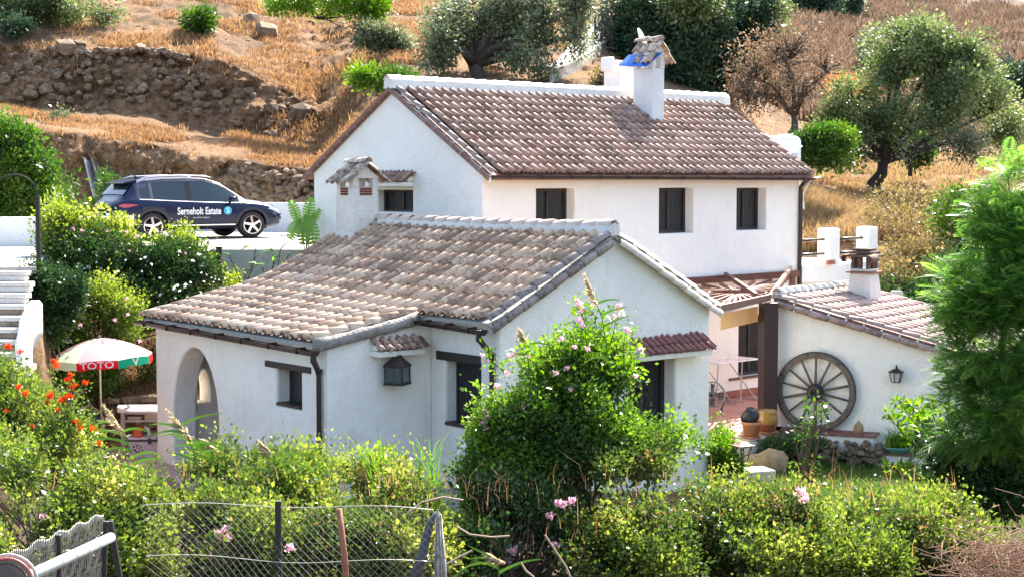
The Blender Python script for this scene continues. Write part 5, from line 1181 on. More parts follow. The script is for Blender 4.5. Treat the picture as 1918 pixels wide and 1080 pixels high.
for (x_, y_) in ((-.22, -.25), (.2, -.25), (-.22, .18), (.2, .18)): mb = MB(Matrix.Translation(co_)); mb.tube([(x_, y_, 0), (x_, y_, .4)], .016, 6); mb.build('leg', BLACKM, ch)
# ================================================================== CAR
hd = math.radians(36); cpos = Vector((-8.44, 42.35, 3.365))
CM = Matrix.Translation(cpos) @ Matrix.Rotation(hd, 4, 'Z') @ Matrix.Diagonal((1.03, 1.0, .965, 1))
car = thing('parked_car', 'dark blue estate agency sport utility car parked on the pale driveway', 'car', tuple(cpos))
PAINT, _n, _N, _L, _b = nodes('dark_blue_paint'); _b.inputs['Base Color'].default_value = (.003, .009, .036, 1); _b.inputs['Roughness'].default_value = .22; _b.inputs['Metallic'].default_value = 0; _b.inputs['Specular IOR Level'].default_value = .35; _b.inputs['Coat Weight'].default_value = .05; _b.inputs['Coat Roughness'].default_value = .04
CLAD = simple('black_cladding', (.02, .022, .026), .5); CARGL = glassy('car_glass', (.02, .035, .04), .04); CHR, _n, _N, _L, _b = nodes('chrome'); _b.inputs['Metallic'].default_value = 1; _b.inputs['Base Color'].default_value = (.7, .7, .72, 1); _b.inputs['Roughness'].default_value = .15
KS = np.array([[-2.27, .44, .74, .76, .86, .66], [-2.20, .34, .84, .93, 1.00, .70], [-2.06, .30, .89, 1.02, 1.10, .72], [-1.90, .28, .91, 1.06, 1.30, .66], [-1.72, .27, .925, 1.07, 1.50, .62], [-1.4, .26, .93, 1.06, 1.585, .60], [-.9, .25, .93, 1.03, 1.63, .60], [-.3, .25, .93, 1.0, 1.645, .60], [.2, .25, .93, .98, 1.625, .59], [.62, .25, .93, .965, 1.50, .60], [1.0, .25, .93, .96, 1.24, .68], [1.25, .26, .93, .95, 1.05, .76], [1.6, .27, .925, .92, 1.01, .76], [1.95, .29, .905, .84, .93, .72], [2.15, .32, .85, .74, .82, .66], [2.26, .40, .72, .62, .68, .56]])
def ksec(x):
    zb, w_, bl_, rf, rw_ = [np.interp(x, KS[:, 0], KS[:, c]) for c in range(1, 6)]
    top = max(rf-.05, bl_+.01)
    return [(0, zb), (w_*.80, zb), (w_*.955, zb+.10), (w_*.985, zb+.24), (w_*1.0, zb+.38 if zb+.38 < bl_-.1 else (zb+bl_)/2), (w_*.985, max(bl_-.16, zb+.4*(bl_-zb))), (w_*.955, bl_-.02), (w_*.925, bl_), (rw_+.03, top), (rw_*.93, rf-.012), (rw_*.6, rf+.008), (0, rf+.012)]
xs = np.unique(np.concatenate([KS[:, 0], np.linspace(-2.27, 2.26, 60)]))
mb = MB(); vs_ = []; m_ = 12
for x in xs:
    s_ = ksec(x); ring_ = [(y, z) for y, z in s_]+[(-y, z) for y, z in s_[-2:0:-1]]
    for (y, z) in ring_: vs_.append((float(x), y, z))
rn = 22; fs = [(i*rn+j, (i+1)*rn+j, (i+1)*rn+(j+1) % rn, i*rn+(j+1) % rn) for i in range(len(xs)-1) for j in range(rn)]
fs += [tuple(range(rn)), tuple((len(xs)-1)*rn+j for j in range(rn-1, -1, -1))]
mb.add(vs_, fs); bm_me = mb.mesh('body', PAINT, True, True)
body_t = bpy.data.objects.new('b', bm_me); COL.objects.link(body_t)
cut = MB(Matrix.Rotation(math.pi/2, 4, 'X'))
for x_ in (-1.33, 1.35):
    cut.tube([(x_, .37, -1.2), (x_, .37, -.60)], .405, 28); cut.tube([(x_, .37, .60), (x_, .37, 1.2)], .405, 28)
ct_o = bpy.data.objects.new('c', cut.mesh('c', CLAD)); COL.objects.link(ct_o)
md = body_t.modifiers.new('x', 'BOOLEAN'); md.operation = 'DIFFERENCE'; md.object = ct_o; md.solver = 'EXACT'
dg = bpy.context.evaluated_depsgraph_get(); dg.update(); bme = bpy.data.meshes.new_from_object(body_t.evaluated_get(dg)); bpy.data.objects.remove(body_t); bpy.data.objects.remove(ct_o)
bme.name = 'body'; body = obj('body', bme, car, CM)
def side_poly(pts_, off, name, mat, parent=body, sgn=-1, kz=None):
    mb = MB(CM); mb.add([(x, sgn*(y+off), z) for x, y, z in pts_], [tuple(range(len(pts_))) if sgn < 0 else tuple(range(len(pts_)-1, -1, -1))]); return mb.build(name, mat, parent)
def yw(x, z):
    s_ = ksec(x)
    for (y0, z0), (y1, z1) in zip(s_[1:], s_[2:]):
        if z0 <= z <= z1 and z1 > z0: return y0+(y1-y0)*(z-z0)/(z1-z0)
    return s_[-2][0]
def strip(pts_, off, name, mat, parent=body, sgns=(-1, 1)):
    """pts_: list of (x, zlow, zhigh) laid on the body side"""
    for sg in sgns:
        mb = MB(CM); vs_ = []; n_ = 5
        for (x, a, b) in pts_:
            for j in range(n_): z = a+(b-a)*j/(n_-1); vs_.append((x, sg*(yw(x, z)+off), z))
        fs = []
        for i in range(len(pts_)-1):
            for j in range(n_-1):
                q_ = (i*n_+j, (i+1)*n_+j, (i+1)*n_+j+1, i*n_+j+1); fs.append(q_ if sg < 0 else q_[::-1])
        mb.add(vs_, fs); mb.build(name, mat, parent, sm=True)
def win(xa, xb, top=None): 
    out = []
    for x in np.linspace(xa, xb, 9):
        s_ = ksec(x); lo_ = s_[7][1]+.02; hi = s_[8][1]-.045
        out.append((float(x), lo_, max(lo_+.005, hi if top is None else min(hi, top(x)))))
    return out
strip(win(-.28, 1.02), .006, 'side_window', CARGL); strip(win(-1.28, -.42), .006, 'side_window', CARGL)
strip([(x, a, b if x > -1.40 else a+(b-a)*.75) for x, a, b in win(-1.62, -1.36)], .006, 'quarter_window', CARGL)
strip([(x, ksec(x)[7][1]-.006, ksec(x)[7][1]+.010) for x in np.linspace(-1.65, 1.1, 24)], .010, 'chrome_strip', CHR)
strip([(x, ksec(x)[0][1]+.11, ksec(x)[0][1]+.14) for x in np.linspace(-.85, .88, 12)], .012, 'sill_strip', CHR)
strip([(x, ksec(x)[0][1]+.02, ksec(x)[0][1]+.10) for x in np.linspace(-.95, .93, 12)], .006, 'sill_cladding', CLAD)
for x_ in (-.36, .95, -1.2):
    strip([(x_-.005, .40, .96), (x_+.005, .40, .96)], .003, 'door_gap', BLACKM)
for x_ in (-1.0, .02): strip([(x_-.09, .865, .895), (x_+.09, .865, .895)], .025, 'door_handle', PAINT)
strip([(-.42, 1.02, 1.53), (-.28, 1.02, 1.55)], .009, 'pillar_trim', BLACKM)
# windscreen and rear window (follow the body)
def across(xs_, name, mat, off, ya=.88, kk=(8, 11)):
    mb = MB(CM); vs_ = []; n_ = 9
    for x in xs_:
        s_ = ksec(x); z = s_[10][1]; w_ = s_[8][0]*ya
        for j in range(n_): t_ = -1+2*j/(n_-1); vs_.append((x+off[0], w_*t_, z+off[1]-.018*abs(t_)**3))
    mb.add(vs_, [(i*n_+j, (i+1)*n_+j, (i+1)*n_+j+1, i*n_+j+1) for i in range(len(xs_)-1) for j in range(n_-1)]); mb.build(name, mat, body, sm=True)
across([.58, .75, .9, 1.05, 1.2], 'windscreen', CARGL, (.004, .012), .93)
across([-2.0, -1.93, -1.85, -1.77], 'rear_window', CARGL, (-.015, .012), .95)
mb = MB(CM); mb.add([(-1.95, -.56, 1.50), (-1.62, -.60, 1.585), (-1.62, .60, 1.585), (-1.95, .56, 1.50), (-1.95, -.56, 1.475), (-1.62, -.60, 1.50), (-1.62, .60, 1.50), (-1.95, .56, 1.475)], [(0, 1, 2, 3), (7, 6, 5, 4), (0, 4, 5, 1), (1, 5, 6, 2), (2, 6, 7, 3), (3, 7, 4, 0)]); mb.build('spoiler', PAINT, body, bev=.01)
for sg in (-1, 1): mb = MB(CM); mb.tube([(x, sg*.58, z) for x, z in ((-1.5, 1.60), (-1.3, 1.655), (-.5, 1.69), (.2, 1.67), (.45, 1.60))], .018, 8); mb.build('roof_rail', CHR, body, sm=True)
mb = MB(CM); mb.add([(-1.45, 0, 1.60), (-1.30, -.02, 1.60), (-1.30, .02, 1.60), (-1.44, 0, 1.70)], [(0, 1, 3), (1, 2, 3), (2, 0, 3)]); mb.build('antenna', BLACKM, body)
# mirrors
for sg in (-1, 1):
    mb = MB(CM); mb.box(.68, .82, sg*1.0-.11, sg*1.0+.08, 1.0, 1.13); o = mb.build('mirror', PAINT, body); m = o.modifiers.new('b', 'BEVEL'); m.width = .04; m.segments = 3; smooth(o.data)
    mb = MB(CM); mb.bar((.75, sg*.86, .98), (.75, sg*.95, 1.02), .05); mb.build('mirror_arm', BLACKM, body)
# wheels
RUB = simple('tyre_rubber', (.018, .018, .019), .8); RIM = CHR
for x_ in (-1.33, 1.35):
    for sg in (-1, 1):
        Mwh = CM @ Matrix.Translation((x_, sg*.82, .36)) @ Matrix.Rotation(sg*math.pi/2 if sg < 0 else -math.pi/2, 4, 'X') if False else CM @ Matrix.Translation((x_, sg*.80, .36)) @ Matrix.Rotation(math.pi/2 if sg < 0 else -math.pi/2, 4, 'X')
        mb = MB(Mwh); mb.lathe([(.245, -.10), (.33, -.11), (.358, -.08), (.36, .06), (.345, .10), (.30, .115), (.25, .10)], 40); wh = mb.build('wheel', RUB, car, sm=True)
        mb = MB(Mwh); mb.lathe([(.25, .10), (.238, .105), (.235, .02), (0, .0)], 32); mb.build('rim_barrel', BLACKM, wh, sm=True)
        mb = MB(Mwh); mb.lathe([(.252, .095), (.248, .11), (.232, .112), (.228, .095)], 40); mb.lathe([(0, .115), (.045, .112), (.05, .09)], 16)
        for k in range(5):
            a = 2*math.pi*k/5+.3; c_, s_ = math.cos(a), math.sin(a)
            mb.add([(x*c_-y*s_, x*s_+y*c_, z) for x, y, z in ((.03, -.035, .112), (.235, .005, .10), (.235, .06, .10), (.03, .03, .112), (.03, -.035, .08), (.235, .005, .07), (.235, .06, .07), (.03, .03, .08))], [(0, 1, 2, 3), (0, 4, 5, 1), (1, 5, 6, 2), (2, 6, 7, 3)])
        mb.build('rim', RIM, wh)
        arc_ = MB(CM); pts_ = [(x_+.435*math.cos(a), sg*(max(.80, yw(x_, .7))+.0-.0), .36+.435*math.sin(a)) for a in np.linspace(-.35, math.pi+.35, 22)]
        vs_ = []
        for a in np.linspace(-.28, math.pi+.28, 22):
            for rr in (.40, .475):
                X_ = x_+rr*math.cos(a); Z_ = .365+rr*math.sin(a); vs_.append((X_, sg*(yw(X_, max(.3, min(.93, Z_)))+.008), Z_))
        fs = [((2*i, 2*i+1, 2*i+3, 2*i+2) if sg > 0 else (2*i, 2*i+2, 2*i+3, 2*i+1)) for i in range(21)]
        arc_.add(vs_, fs); arc_.build('wheel_arch_trim', CLAD, body, sm=True)
# lights
RL = simple('tail_lamp_red', (.42, .02, .02), .15, coat=1); HLm = simple('headlamp', (.55, .6, .65), .1, coat=1)
strip([(-2.19, .90, .905), (-2.08, .85, .955), (-1.95, .86, .95), (-1.80, .90, .94), (-1.72, .915, .925)], .012, 'tail_lamp', RL)
strip([(1.80, .79, .80), (1.95, .74, .83), (2.08, .68, .78), (2.16, .64, .72)], .012, 'headlamp', HLm)
mb = MB(CM); mb.box(-2.30, -2.262, -.62, .62, .88, .90); mb.build('tail_light_bar', RL, body)
mb = MB(CM); mb.box(-2.285, -2.20, -.72, .72, .40, .60); mb.build('rear_bumper', CLAD, body, bev=.03)
mb = MB(CM); mb.box(2.15, 2.29, -.60, .60, .36, .62); mb.build('grille', CLAD, body, bev=.04)
# lettering
WPR = simple('white_lettering', (.8, .8, .8), .5); CYN = simple('cyan_disc', (.02, .42, .62), .5)
sgn = -1; yy = -(.93*1.0+.016)
Mt_ = CM @ Matrix(((1, 0, 0, -.12), (0, 0, -1, yy), (0, 1, 0, .74), (0, 0, 0, 1)))
def put_text(s_, size, M, sx_=1, bold=0, nm='lettering', mat=None):
    tm = text_mesh(s_, size, .001, bold, sx_); tm.materials.append(mat or WPR); return obj(nm, tm, body, M)
put_text('Serneholt Estate', .26, Mt_, .68, .006)
put_text('REAL ESTATE AGENCY', .045, Mt_ @ Matrix.Translation((.05, -.17, 0)), 1, 0)
mb = MB(Mt_); mb.add([(.77+.11*math.cos(a), .01+.11*math.sin(a), 0) for a in np.linspace(0, 2*math.pi, 25)[:-1]], [tuple(range(24))]); mb.build('logo_disc', CYN, body)
put_text('S', .2, Mt_ @ Matrix.Translation((.77, .01, .003)), .9, .002, 'logo_letter')
Mr_ = CM @ Matrix(((0, 0, -1, -2.262), (-1, 0, 0, .18), (0, 1, 0, .80), (0, 0, 0, 1)))
mb = MB(Mr_); mb.box(-.55, .60, -.17, .07, -.02, .012); mb.build('tailgate_panel', PAINT, body, bev=.02)
put_text('KIA', .15, Mr_ @ Matrix.Translation((-.15, .02, .016)), 1.4, .003)
put_text('Serneholt Estate', .115, Mr_ @ Matrix.Translation((-.02, -.10, .016)), .72, .002)
mb = MB(Mr_ @ Matrix.Translation((.42, -.10, .0155))); mb.add([(.05*math.cos(a), .05*math.sin(a), 0) for a in np.linspace(0, 2*math.pi, 21)[:-1]], [tuple(range(20))]); mb.build('logo_disc', CYN, body)
# ================================================================== FOREGROUND FENCES
def wire_mat(name, c): return simple(name, c, .45, .6, scale=5)
WIRE = wire_mat('galvanised_wire', (.55, .53, .50)); FD = 12.0
def curve_wires(name, lines, r_, mat, parent=None, res=0, **k):
    cu = bpy.data.curves.new(name, 'CURVE'); cu.dimensions = '3D'; cu.bevel_depth = r_; cu.bevel_resolution = res
    for L_ in lines:
        sp = cu.splines.new('POLY'); sp.points.add(len(L_)-1)
        for p_, q_ in zip(sp.points, L_): p_.co = (*q_, 1)
    t = bpy.data.objects.new('t', cu); COL.objects.link(t); dg = bpy.context.evaluated_depsgraph_get(); dg.update()
    me = bpy.data.meshes.new_from_object(t.evaluated_get(dg)); bpy.data.objects.remove(t); me.materials.clear(); me.materials.append(mat); smooth(me); me.name = name
    return obj(name, me, parent, **k)
fen = thing('chain_link_fence', 'sagging chain link fence with uneven posts across the foreground', 'fence', (-2.5, FD, 1.2))
FU0, FU1 = 262, 812; x0 = (FU0-959)/F*FD; x1 = (FU1-959)/F*FD
def ftop(x):
    t_ = (x-x0)/(x1-x0); return zat(938, FD)+.02*math.sin(t_*9)-.10*max(0, 1-abs(t_-.8)*6)*0-.02*t_
def fy(x, z): t_ = (x-x0)/(x1-x0); return FD+.10*math.sin(t_*5+z*2)-.05
cell = .062; lines = []
H_ = 1.5; n_ = int((x1-x0+H_)/cell)
for k in range(-int(H_/cell), int((x1-x0)/cell)):
    for sg in (1, -1):
        L_ = []
        for j in range(0, int(H_/(cell*.5))+1):
            z_off = j*cell*.5; x = x0+k*cell+(z_off if sg > 0 else H_-z_off)
            if x0 <= x <= x1:
                wob = .006*math.sin(x*7+z_off*11); L_.append((x+wob, fy(x, z_off)+(.004 if (j % 2) else -.004)*sg, ftop(x)-z_off))
        if len(L_) > 1: lines.append(L_)
curve_wires('mesh_wire', lines, .0012, wire_mat('dull_wire', (.24, .23, .21)), fen, kind='stuff')
for zo in (.02, .42, .85): curve_wires('tension_wire', [[(x, fy(x, zo), ftop(x)-zo-.015*math.sin((x-x0)*3)) for x in np.linspace(x0, x1, 30)]], .0025, WIRE, fen)
p = at(521, 937, FD); mb = MB(); mb.box(p.x-.022, p.x+.022, FD-.02, FD+.02, .6, p.z); mb.build('post', BLACKM, fen)
a = at(635, 952, FD-.15); b_2 = at(655, 1130, FD-.2); mb = MB(); mb.tube([b_2-Vector((0, 0, .3)), lerp(b_2, a, .5), a], [.026, .024, .022], 10); mb.build('post', simple('rusty_stake', (.30, .12, .06), .8, var=.2, scale=9), fen, sm=True)
GREYP = simple('split_grey_post', (.42, .40, .37), .85, var=.35, scale=14, bump=1, bscale=30)
a = at(822, 950, FD); b_2 = at(826, 1150, FD)
for k in range(9):
    o_ = Vector((random.uniform(-.03, .03), random.uniform(-.03, .03), 0)); mb = MB(); q_ = lerp(a, b_2, .5)+o_*1.2
    mb.tube([a+o_*.5-Vector((0, 0, random.uniform(0, .08))), q_, b_2+o_*1.5], [.007, .014, .013], 5); mb.build('post_splinter', GREYP, fen, sm=True)
a = at(805, 980, FD+.05); b_2 = at(770, 1110, FD+.05); mb = MB(); mb.tube([at(818, 958, FD+.05), a, at(790, 1040, FD+.05), b_2], [.012, .03, .04, .05], 8); mb.build('strut', simple('grey_black_strut', (.06, .065, .08), .7), fen, sm=True)
# the left fence panel, seen obliquely
fl_ = thing('wire_fence_panel', 'rolled wire mesh fence with dark posts running away at bottom left', 'fence', tuple(at(110, 1080, 9)))
A0 = at(18, 1048, 8.3); B0 = at(196, 968, 10.6)
def FPp(t_, z_): 
    p_ = lerp(A0, B0, t_); return Vector((p_.x, p_.y, p_.z-z_+.012*math.sin(t_*30)*(z_ < .02)))
lines = []; n_ = 62
for k in range(n_*2):
    for sg in (1, -1):
        L_ = []
        for j in range(0, 40):
            t_ = (k/n_-.5)+sg*(j*.006)+(0 if sg > 0 else .24)
            if 0 <= t_ <= 1: p_ = FPp(t_, j*.026); L_.append((p_.x+.004*math.sin(j+k), p_.y, p_.z))
        if len(L_) > 1: lines.append(L_)
curve_wires('mesh_wire', lines, .0020, wire_mat('old_wire', (.22, .20, .175)), fl_, kind='stuff')
lines = []
for k in range(62):                       # curled top edge
    t_ = k/61; c0 = FPp(t_, 0); L_ = [(c0.x, c0.y-.02*math.cos(a), c0.z+.0+.028*math.sin(a)+.0) for a in np.linspace(-.5, 3.6, 8)]; lines.append([(x_-.02*i/8, y_, z_) for i, (x_, y_, z_) in enumerate(L_)])
curve_wires('mesh_edge', lines, .0028, wire_mat('edge_wire', (.34, .32, .29)), fl_, kind='stuff')
curve_wires('tension_wire', [[tuple(FPp(t_, .09+.05*math.sin(t_*math.pi*2)**2)+Vector((0, -.02, 0))) for t_ in np.linspace(0, 1, 30)]], .004, wire_mat('cord_wire', (.5, .47, .36)), fl_)
for (u_, v_, D_, u2, w_) in ((109, 1000, 9.3, 109, .036), (198, 975, 10.5, 194, .03), (206, 975, 10.1, 231, .036)):
    a = at(u_, v_, D_); b_2 = at(u2, 1120, D_); mb = MB(); mb.bar(b_2, a, w_); mb.build('post', BLACKM, fl_, bev=.004)
pp0 = at(40, 1085, 8.0); pp1 = at(207, 1006, 9.9)
pt = thing('pipe_rail', 'pale grey plastic pipe slanting across the bottom left corner', 'pipe', tuple(pp0))
PIPE = simple('pale_pipe', (.30, .35, .37), .45, scale=4)
mb = MB(); mb.tube([pp0-(pp1-pp0)*.2, pp1], .032, 14); mb.build('pipe', PIPE, pt, sm=True)
for t_ in (.18, .36, .52, .66, .8):
    c_ = lerp(pp0, pp1, t_); d_ = (pp1-pp0).normalized(); mb = MB(); mb.tube([c_-d_*.006, c_+d_*.006], .0345, 14); mb.build('wire_tie', WIRE, pt)
hr = thing('hose_reel', 'round coil of red and green hose in the bottom left corner', 'hose', tuple(at(20, 1075, 7.6)))
hc = at(14, 1092, 7.6)
for k, (c_, rr) in enumerate((((.45, .10, .08), .12), ((.22, .32, .22), .105), ((.50, .46, .40), .132))):
    mb = MB(); mb.tube([hc+Vector((rr*math.cos(a), .015*k, rr*math.sin(a))) for a in np.linspace(0, 2*math.pi, 30)], .009, 6, False); mb.build('hose_loop', simple('hose_%d' % k, c_, .5), hr, sm=True)
mb = MB(Matrix.Translation(hc) @ Matrix.Rotation(math.pi/2, 4, 'X')); mb.lathe([(.03, -.03), (.09, -.03), (.10, 0), (.09, .03), (.03, .03)], 24); mb.build('reel', simple('reel_brown', (.10, .06, .045), .6), hr, sm=True)
# ================================================================== PLANTS
def unit(a): return a/np.maximum(np.linalg.norm(a, axis=1, keepdims=True), 1e-9)
def quad_mesh(name, V4, tint, mat):
    """V4: (N,4,3) leaf corners"""
    n = len(V4); me = bpy.data.meshes.new(name); me.vertices.add(n*4); me.vertices.foreach_set('co', V4.astype(np.float32).ravel())
    me.loops.add(n*4); me.loops.foreach_set('vertex_index', np.arange(n*4, dtype=np.int32)); me.polygons.add(n)
    me.polygons.foreach_set('loop_start', np.arange(0, n*4, 4, dtype=np.int32)); me.update(calc_edges=True)
    a = me.attributes.new('tint', 'FLOAT', 'POINT'); a.data.foreach_set('value', np.repeat(tint, 4).astype(np.float32)); me.materials.append(mat); return me
def leaf_quads(P, D, L, W, fold=.25):
    n = len(P); r_ = unit(RNG.normal(size=(n, 3))); S = unit(np.cross(D, r_)); N_ = np.cross(S, D)
    L = L[:, None]; W = W[:, None]
    return np.stack([P, P+D*L*.45+S*W+N_*W*fold, P+D*L-N_*L*.08, P+D*L*.45-S*W+N_*W*fold], 1)
SPR = [0.0]
def clumps(blobs, n, jitter=.35, hole=.35, nscale=1.6, shell=.78, seed=0, sprig=.16):
    """clump centres spread through ellipsoids; holes cut by noise"""
    rr = np.random.default_rng(seed+3); B_ = np.array(blobs, float); wts = (B_[:, 3]*B_[:, 4]+B_[:, 4]*B_[:, 5]+B_[:, 3]*B_[:, 5]); wts /= wts.sum()
    k = rr.choice(len(B_), n*2, p=wts); d = rr.normal(size=(n*2, 3)); d /= np.linalg.norm(d, axis=1, keepdims=True)
    rad = shell+(1.05-shell)*rr.random(n*2)**.6; rad = np.where(rr.random(n*2) < .3, rr.random(n*2)**.5, rad)
    lump = 1+.19*fbm(d[:, 0]*2.3+k*7.1, d[:, 2]*2.3+d[:, 1]*1.7+k*3.3, 3, .6)*2
    P = B_[k, :3]+d*B_[k, 3:6]*(rad*lump)[:, None]
    nz = fbm(P[:, 0]*nscale+P[:, 1]*.8, P[:, 2]*nscale+P[:, 1]*.6, 3, .6)
    keep = nz > (hole-.5)*.55
    P = P[keep][:n]; d = d[keep][:n]
    up = (rr.random(len(P)) < sprig) & (d[:, 2] > .1); P[up, 2] += (rr.random(up.sum())**1.7)*.30*SPR[0]; P[up, :2] += rr.normal(size=(up.sum(), 2))*.06
    return P, d
def foliage(name, blobs, ncl, per, L, mat, parent, spread=.16, asp=.32, hole=.35, droop=.0, upw=.35, seed=0, stem=None, nscale=1.6, shell=.78, tintlo=0, tinthi=1, centers=None, lvar=.35, clip=None):
    C_, d = centers if centers is not None else clumps(blobs, ncl, hole=hole, seed=seed, nscale=nscale, shell=shell)
    if clip is not None: k = clip(C_); C_ = C_[k]; d = d[k]
    n = len(C_); rr = np.random.default_rng(seed+9)
    T = np.repeat(np.arange(n), per); m = len(T)
    out = unit(d+np.array([0, 0, upw])+rr.normal(size=d.shape)*.5)
    off = rr.normal(size=(m, 3))*spread*.55; along = (rr.random(m)-.35)*spread*2
    P = C_[T]+off+out[T]*along[:, None]
    D = unit(out[T]*.6+unit(off)*.9+rr.normal(size=(m, 3))*.45+np.array([0, 0, -droop]))
    Ls = L*(1-lvar+2*lvar*rr.random(m))*np.repeat(rr.choice([.7, 1, 1, 1.35], n), per); V = leaf_quads(P, D, Ls, Ls*asp)
    ct = np.clip(.5+1.15*fbm(C_[:, 0]*1.9, C_[:, 2]*1.9+C_[:, 1], 3, .6), 0, 1)*.68+.32*rr.random(n); tint = np.clip(tintlo+(tinthi-tintlo)*(.78*ct[T]+.22*rr.random(m)), 0, 1)
    o = obj(name, quad_mesh(name, V, tint, mat), parent, kind='stuff')
    if stem is not None:
        base, mats, nst = stem; root = np.array(base); idx = rr.choice(n, min(nst, n), replace=False); mb = MB()
        for i in idx:
            c = C_[i]; b0 = root+rr.normal(size=3)*np.array([.12, .12, .02]); mid = (b0+c)/2+rr.normal(size=3)*.12+np.array([0, 0, -.05])
            r0 = .012+.006*rr.random(); mb.tube([b0, mid, c], [r0*1.4, r0, r0*.4], 4, False)
        mb.build('stems', mats, parent, kind='stuff')
    return C_, d
G_HEDGE = leafmat('hedge_leaf', [(0, (.34, .20, .09)), (.12, (.24, .16, .065)), (.20, (.04, .06, .018)), (.40, (.07, .115, .026)), (.60, (.135, .18, .036)), (.80, (.25, .28, .065)), (.92, (.40, .37, .13)), (1, (.50, .38, .22))], .5, .32, .45)
G_VINE = leafmat('vine_leaf', [(0, (.03, .06, .018)), (.33, (.06, .12, .025)), (.6, (.13, .22, .035)), (1, (.30, .39, .08))], .5, .30, .5)
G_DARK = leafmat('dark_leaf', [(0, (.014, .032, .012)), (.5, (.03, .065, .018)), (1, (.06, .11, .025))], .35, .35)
G_MID = leafmat('green_leaf', [(0, (.03, .07, .015)), (.5, (.06, .125, .02)), (1, (.13, .20, .03))], .45, .36)
G_YEL = leafmat('yellow_leaf', [(0, (.06, .09, .018)), (.35, (.12, .17, .03)), (.7, (.22, .27, .05)), (1, (.36, .36, .11))], .5, .40)
G_BRI = leafmat('bright_leaf', [(0, (.05, .12, .012)), (.5, (.11, .21, .02)), (1, (.20, .32, .04))], .5, .4)
G_OLIVE = leafmat('olive_leaf', [(0, (.06, .08, .04)), (.5, (.14, .17, .085)), (1, (.30, .32, .19))], .3, .45)
G_OLIVEG = leafmat('green_olive_leaf', [(0, (.06, .085, .035)), (.5, (.15, .20, .075)), (1, (.31, .35, .16))], .35, .45)
G_CAROB = leafmat('carob_leaf', [(0, (.015, .032, .022)), (.5, (.035, .07, .036)), (1, (.09, .14, .05))], .25, .4)
G_BROWN = leafmat('dry_leaf', [(0, (.09, .055, .038)), (.5, (.165, .11, .07)), (1, (.28, .20, .12))], .35, .6)
G_DRYG = leafmat('brush_leaf', [(0, (.07, .06, .025)), (.4, (.16, .13, .05)), (.8, (.26, .19, .09)), (1, (.14, .20, .04))], .35, .6)
G_JAC = leafmat('fern_leaf', [(0, (.05, .115, .03)), (.5, (.12, .24, .055)), (1, (.30, .45, .10))], .6, .4)
STRAW = leafmat('straw', [(0, (.15, .082, .042)), (.5, (.33, .20, .105)), (1, (.48, .33, .195))], .35, .7, .2)
STRAWY = leafmat('golden_straw', [(0, (.13, .075, .042)), (.5, (.28, .18, .095)), (.85, (.40, .30, .17)), (1, (.20, .21, .07))], .35, .7, .2)
GRASSM = leafmat('grass_blade', [(0, (.04, .10, .015)), (.6, (.10, .19, .03)), (1, (.30, .28, .08))], .4, .4)
BARK = simple('tree_bark', (.10, .078, .06), .9, var=.25, scale=6, bump=.8, bscale=14)
BARKD = simple('dark_bark', (.045, .035, .028), .9, var=.25, scale=6, bump=.6)
TWIG = simple('dry_twig', (.15, .10, .065), .9, var=.2, scale=6)
TWIGG = simple('green_twig', (.09, .085, .04), .9)
FPINK = leafmat('pink_petal', [(0, (.62, .30, .42)), (1, (.80, .60, .66))], .4, .6); FWHITE = leafmat('white_petal', [(0, (.75, .75, .72)), (1, (.85, .85, .82))], .3, .6)
FRED = leafmat('orange_red_petal', [(0, (.60, .035, .01)), (1, (.80, .12, .03))], .35, .5)
def flower_mesh(name, n, R, L, mat, seed=0, asp=.45):
    rr = np.random.default_rng(seed); P = rr.normal(size=(n, 3))*R*.5; D = unit(P+rr.normal(size=(n, 3))*R*.5+np.array([0, 0, .1]))
    return quad_mesh(name, leaf_quads(P, D, L*(.7+.6*rr.random(n)), L*asp*np.ones(n)), rr.random(n), mat)
FP = [flower_mesh('pink_flower', 38, .050, .045, FPINK, k) for k in range(3)]
FW_ = [flower_mesh('white_flower', 14, .018, .035, FWHITE, k) for k in range(2)]
FR_ = [flower_mesh('red_flower', 28, .045, .055, FRED, k, .3) for k in range(3)]
def flowers(parent, spots, meshes, name, s0=.8, s1=1.25):
    for (u, v, D) in spots:
        obj(name, random.choice(meshes), parent, Matrix.Translation(at(u, v, D)) @ Matrix.Rotation(random.uniform(0, 6), 4, 'Z') @ Matrix.Scale(random.uniform(s0, s1), 4))
def bl(u, v, D, ru, rv, rd=None):
    p = at(u, v, D); s_ = D/F; return (p.x, p.y, p.z, ru*s_, rd if rd else .5*(ru+rv)*s_, rv*s_)
def plant(name, label, cat, blobs, ncl, per, L, mat, base, group=None, stemmat=None, nst=30, leafname='foliage', **k):
    t = thing(name, label, cat, base, group)
    C_, d = foliage(leafname, blobs, ncl, per, L, mat, t, stem=(base, stemmat or TWIGG, nst) if nst else None, **k); return t, C_, d
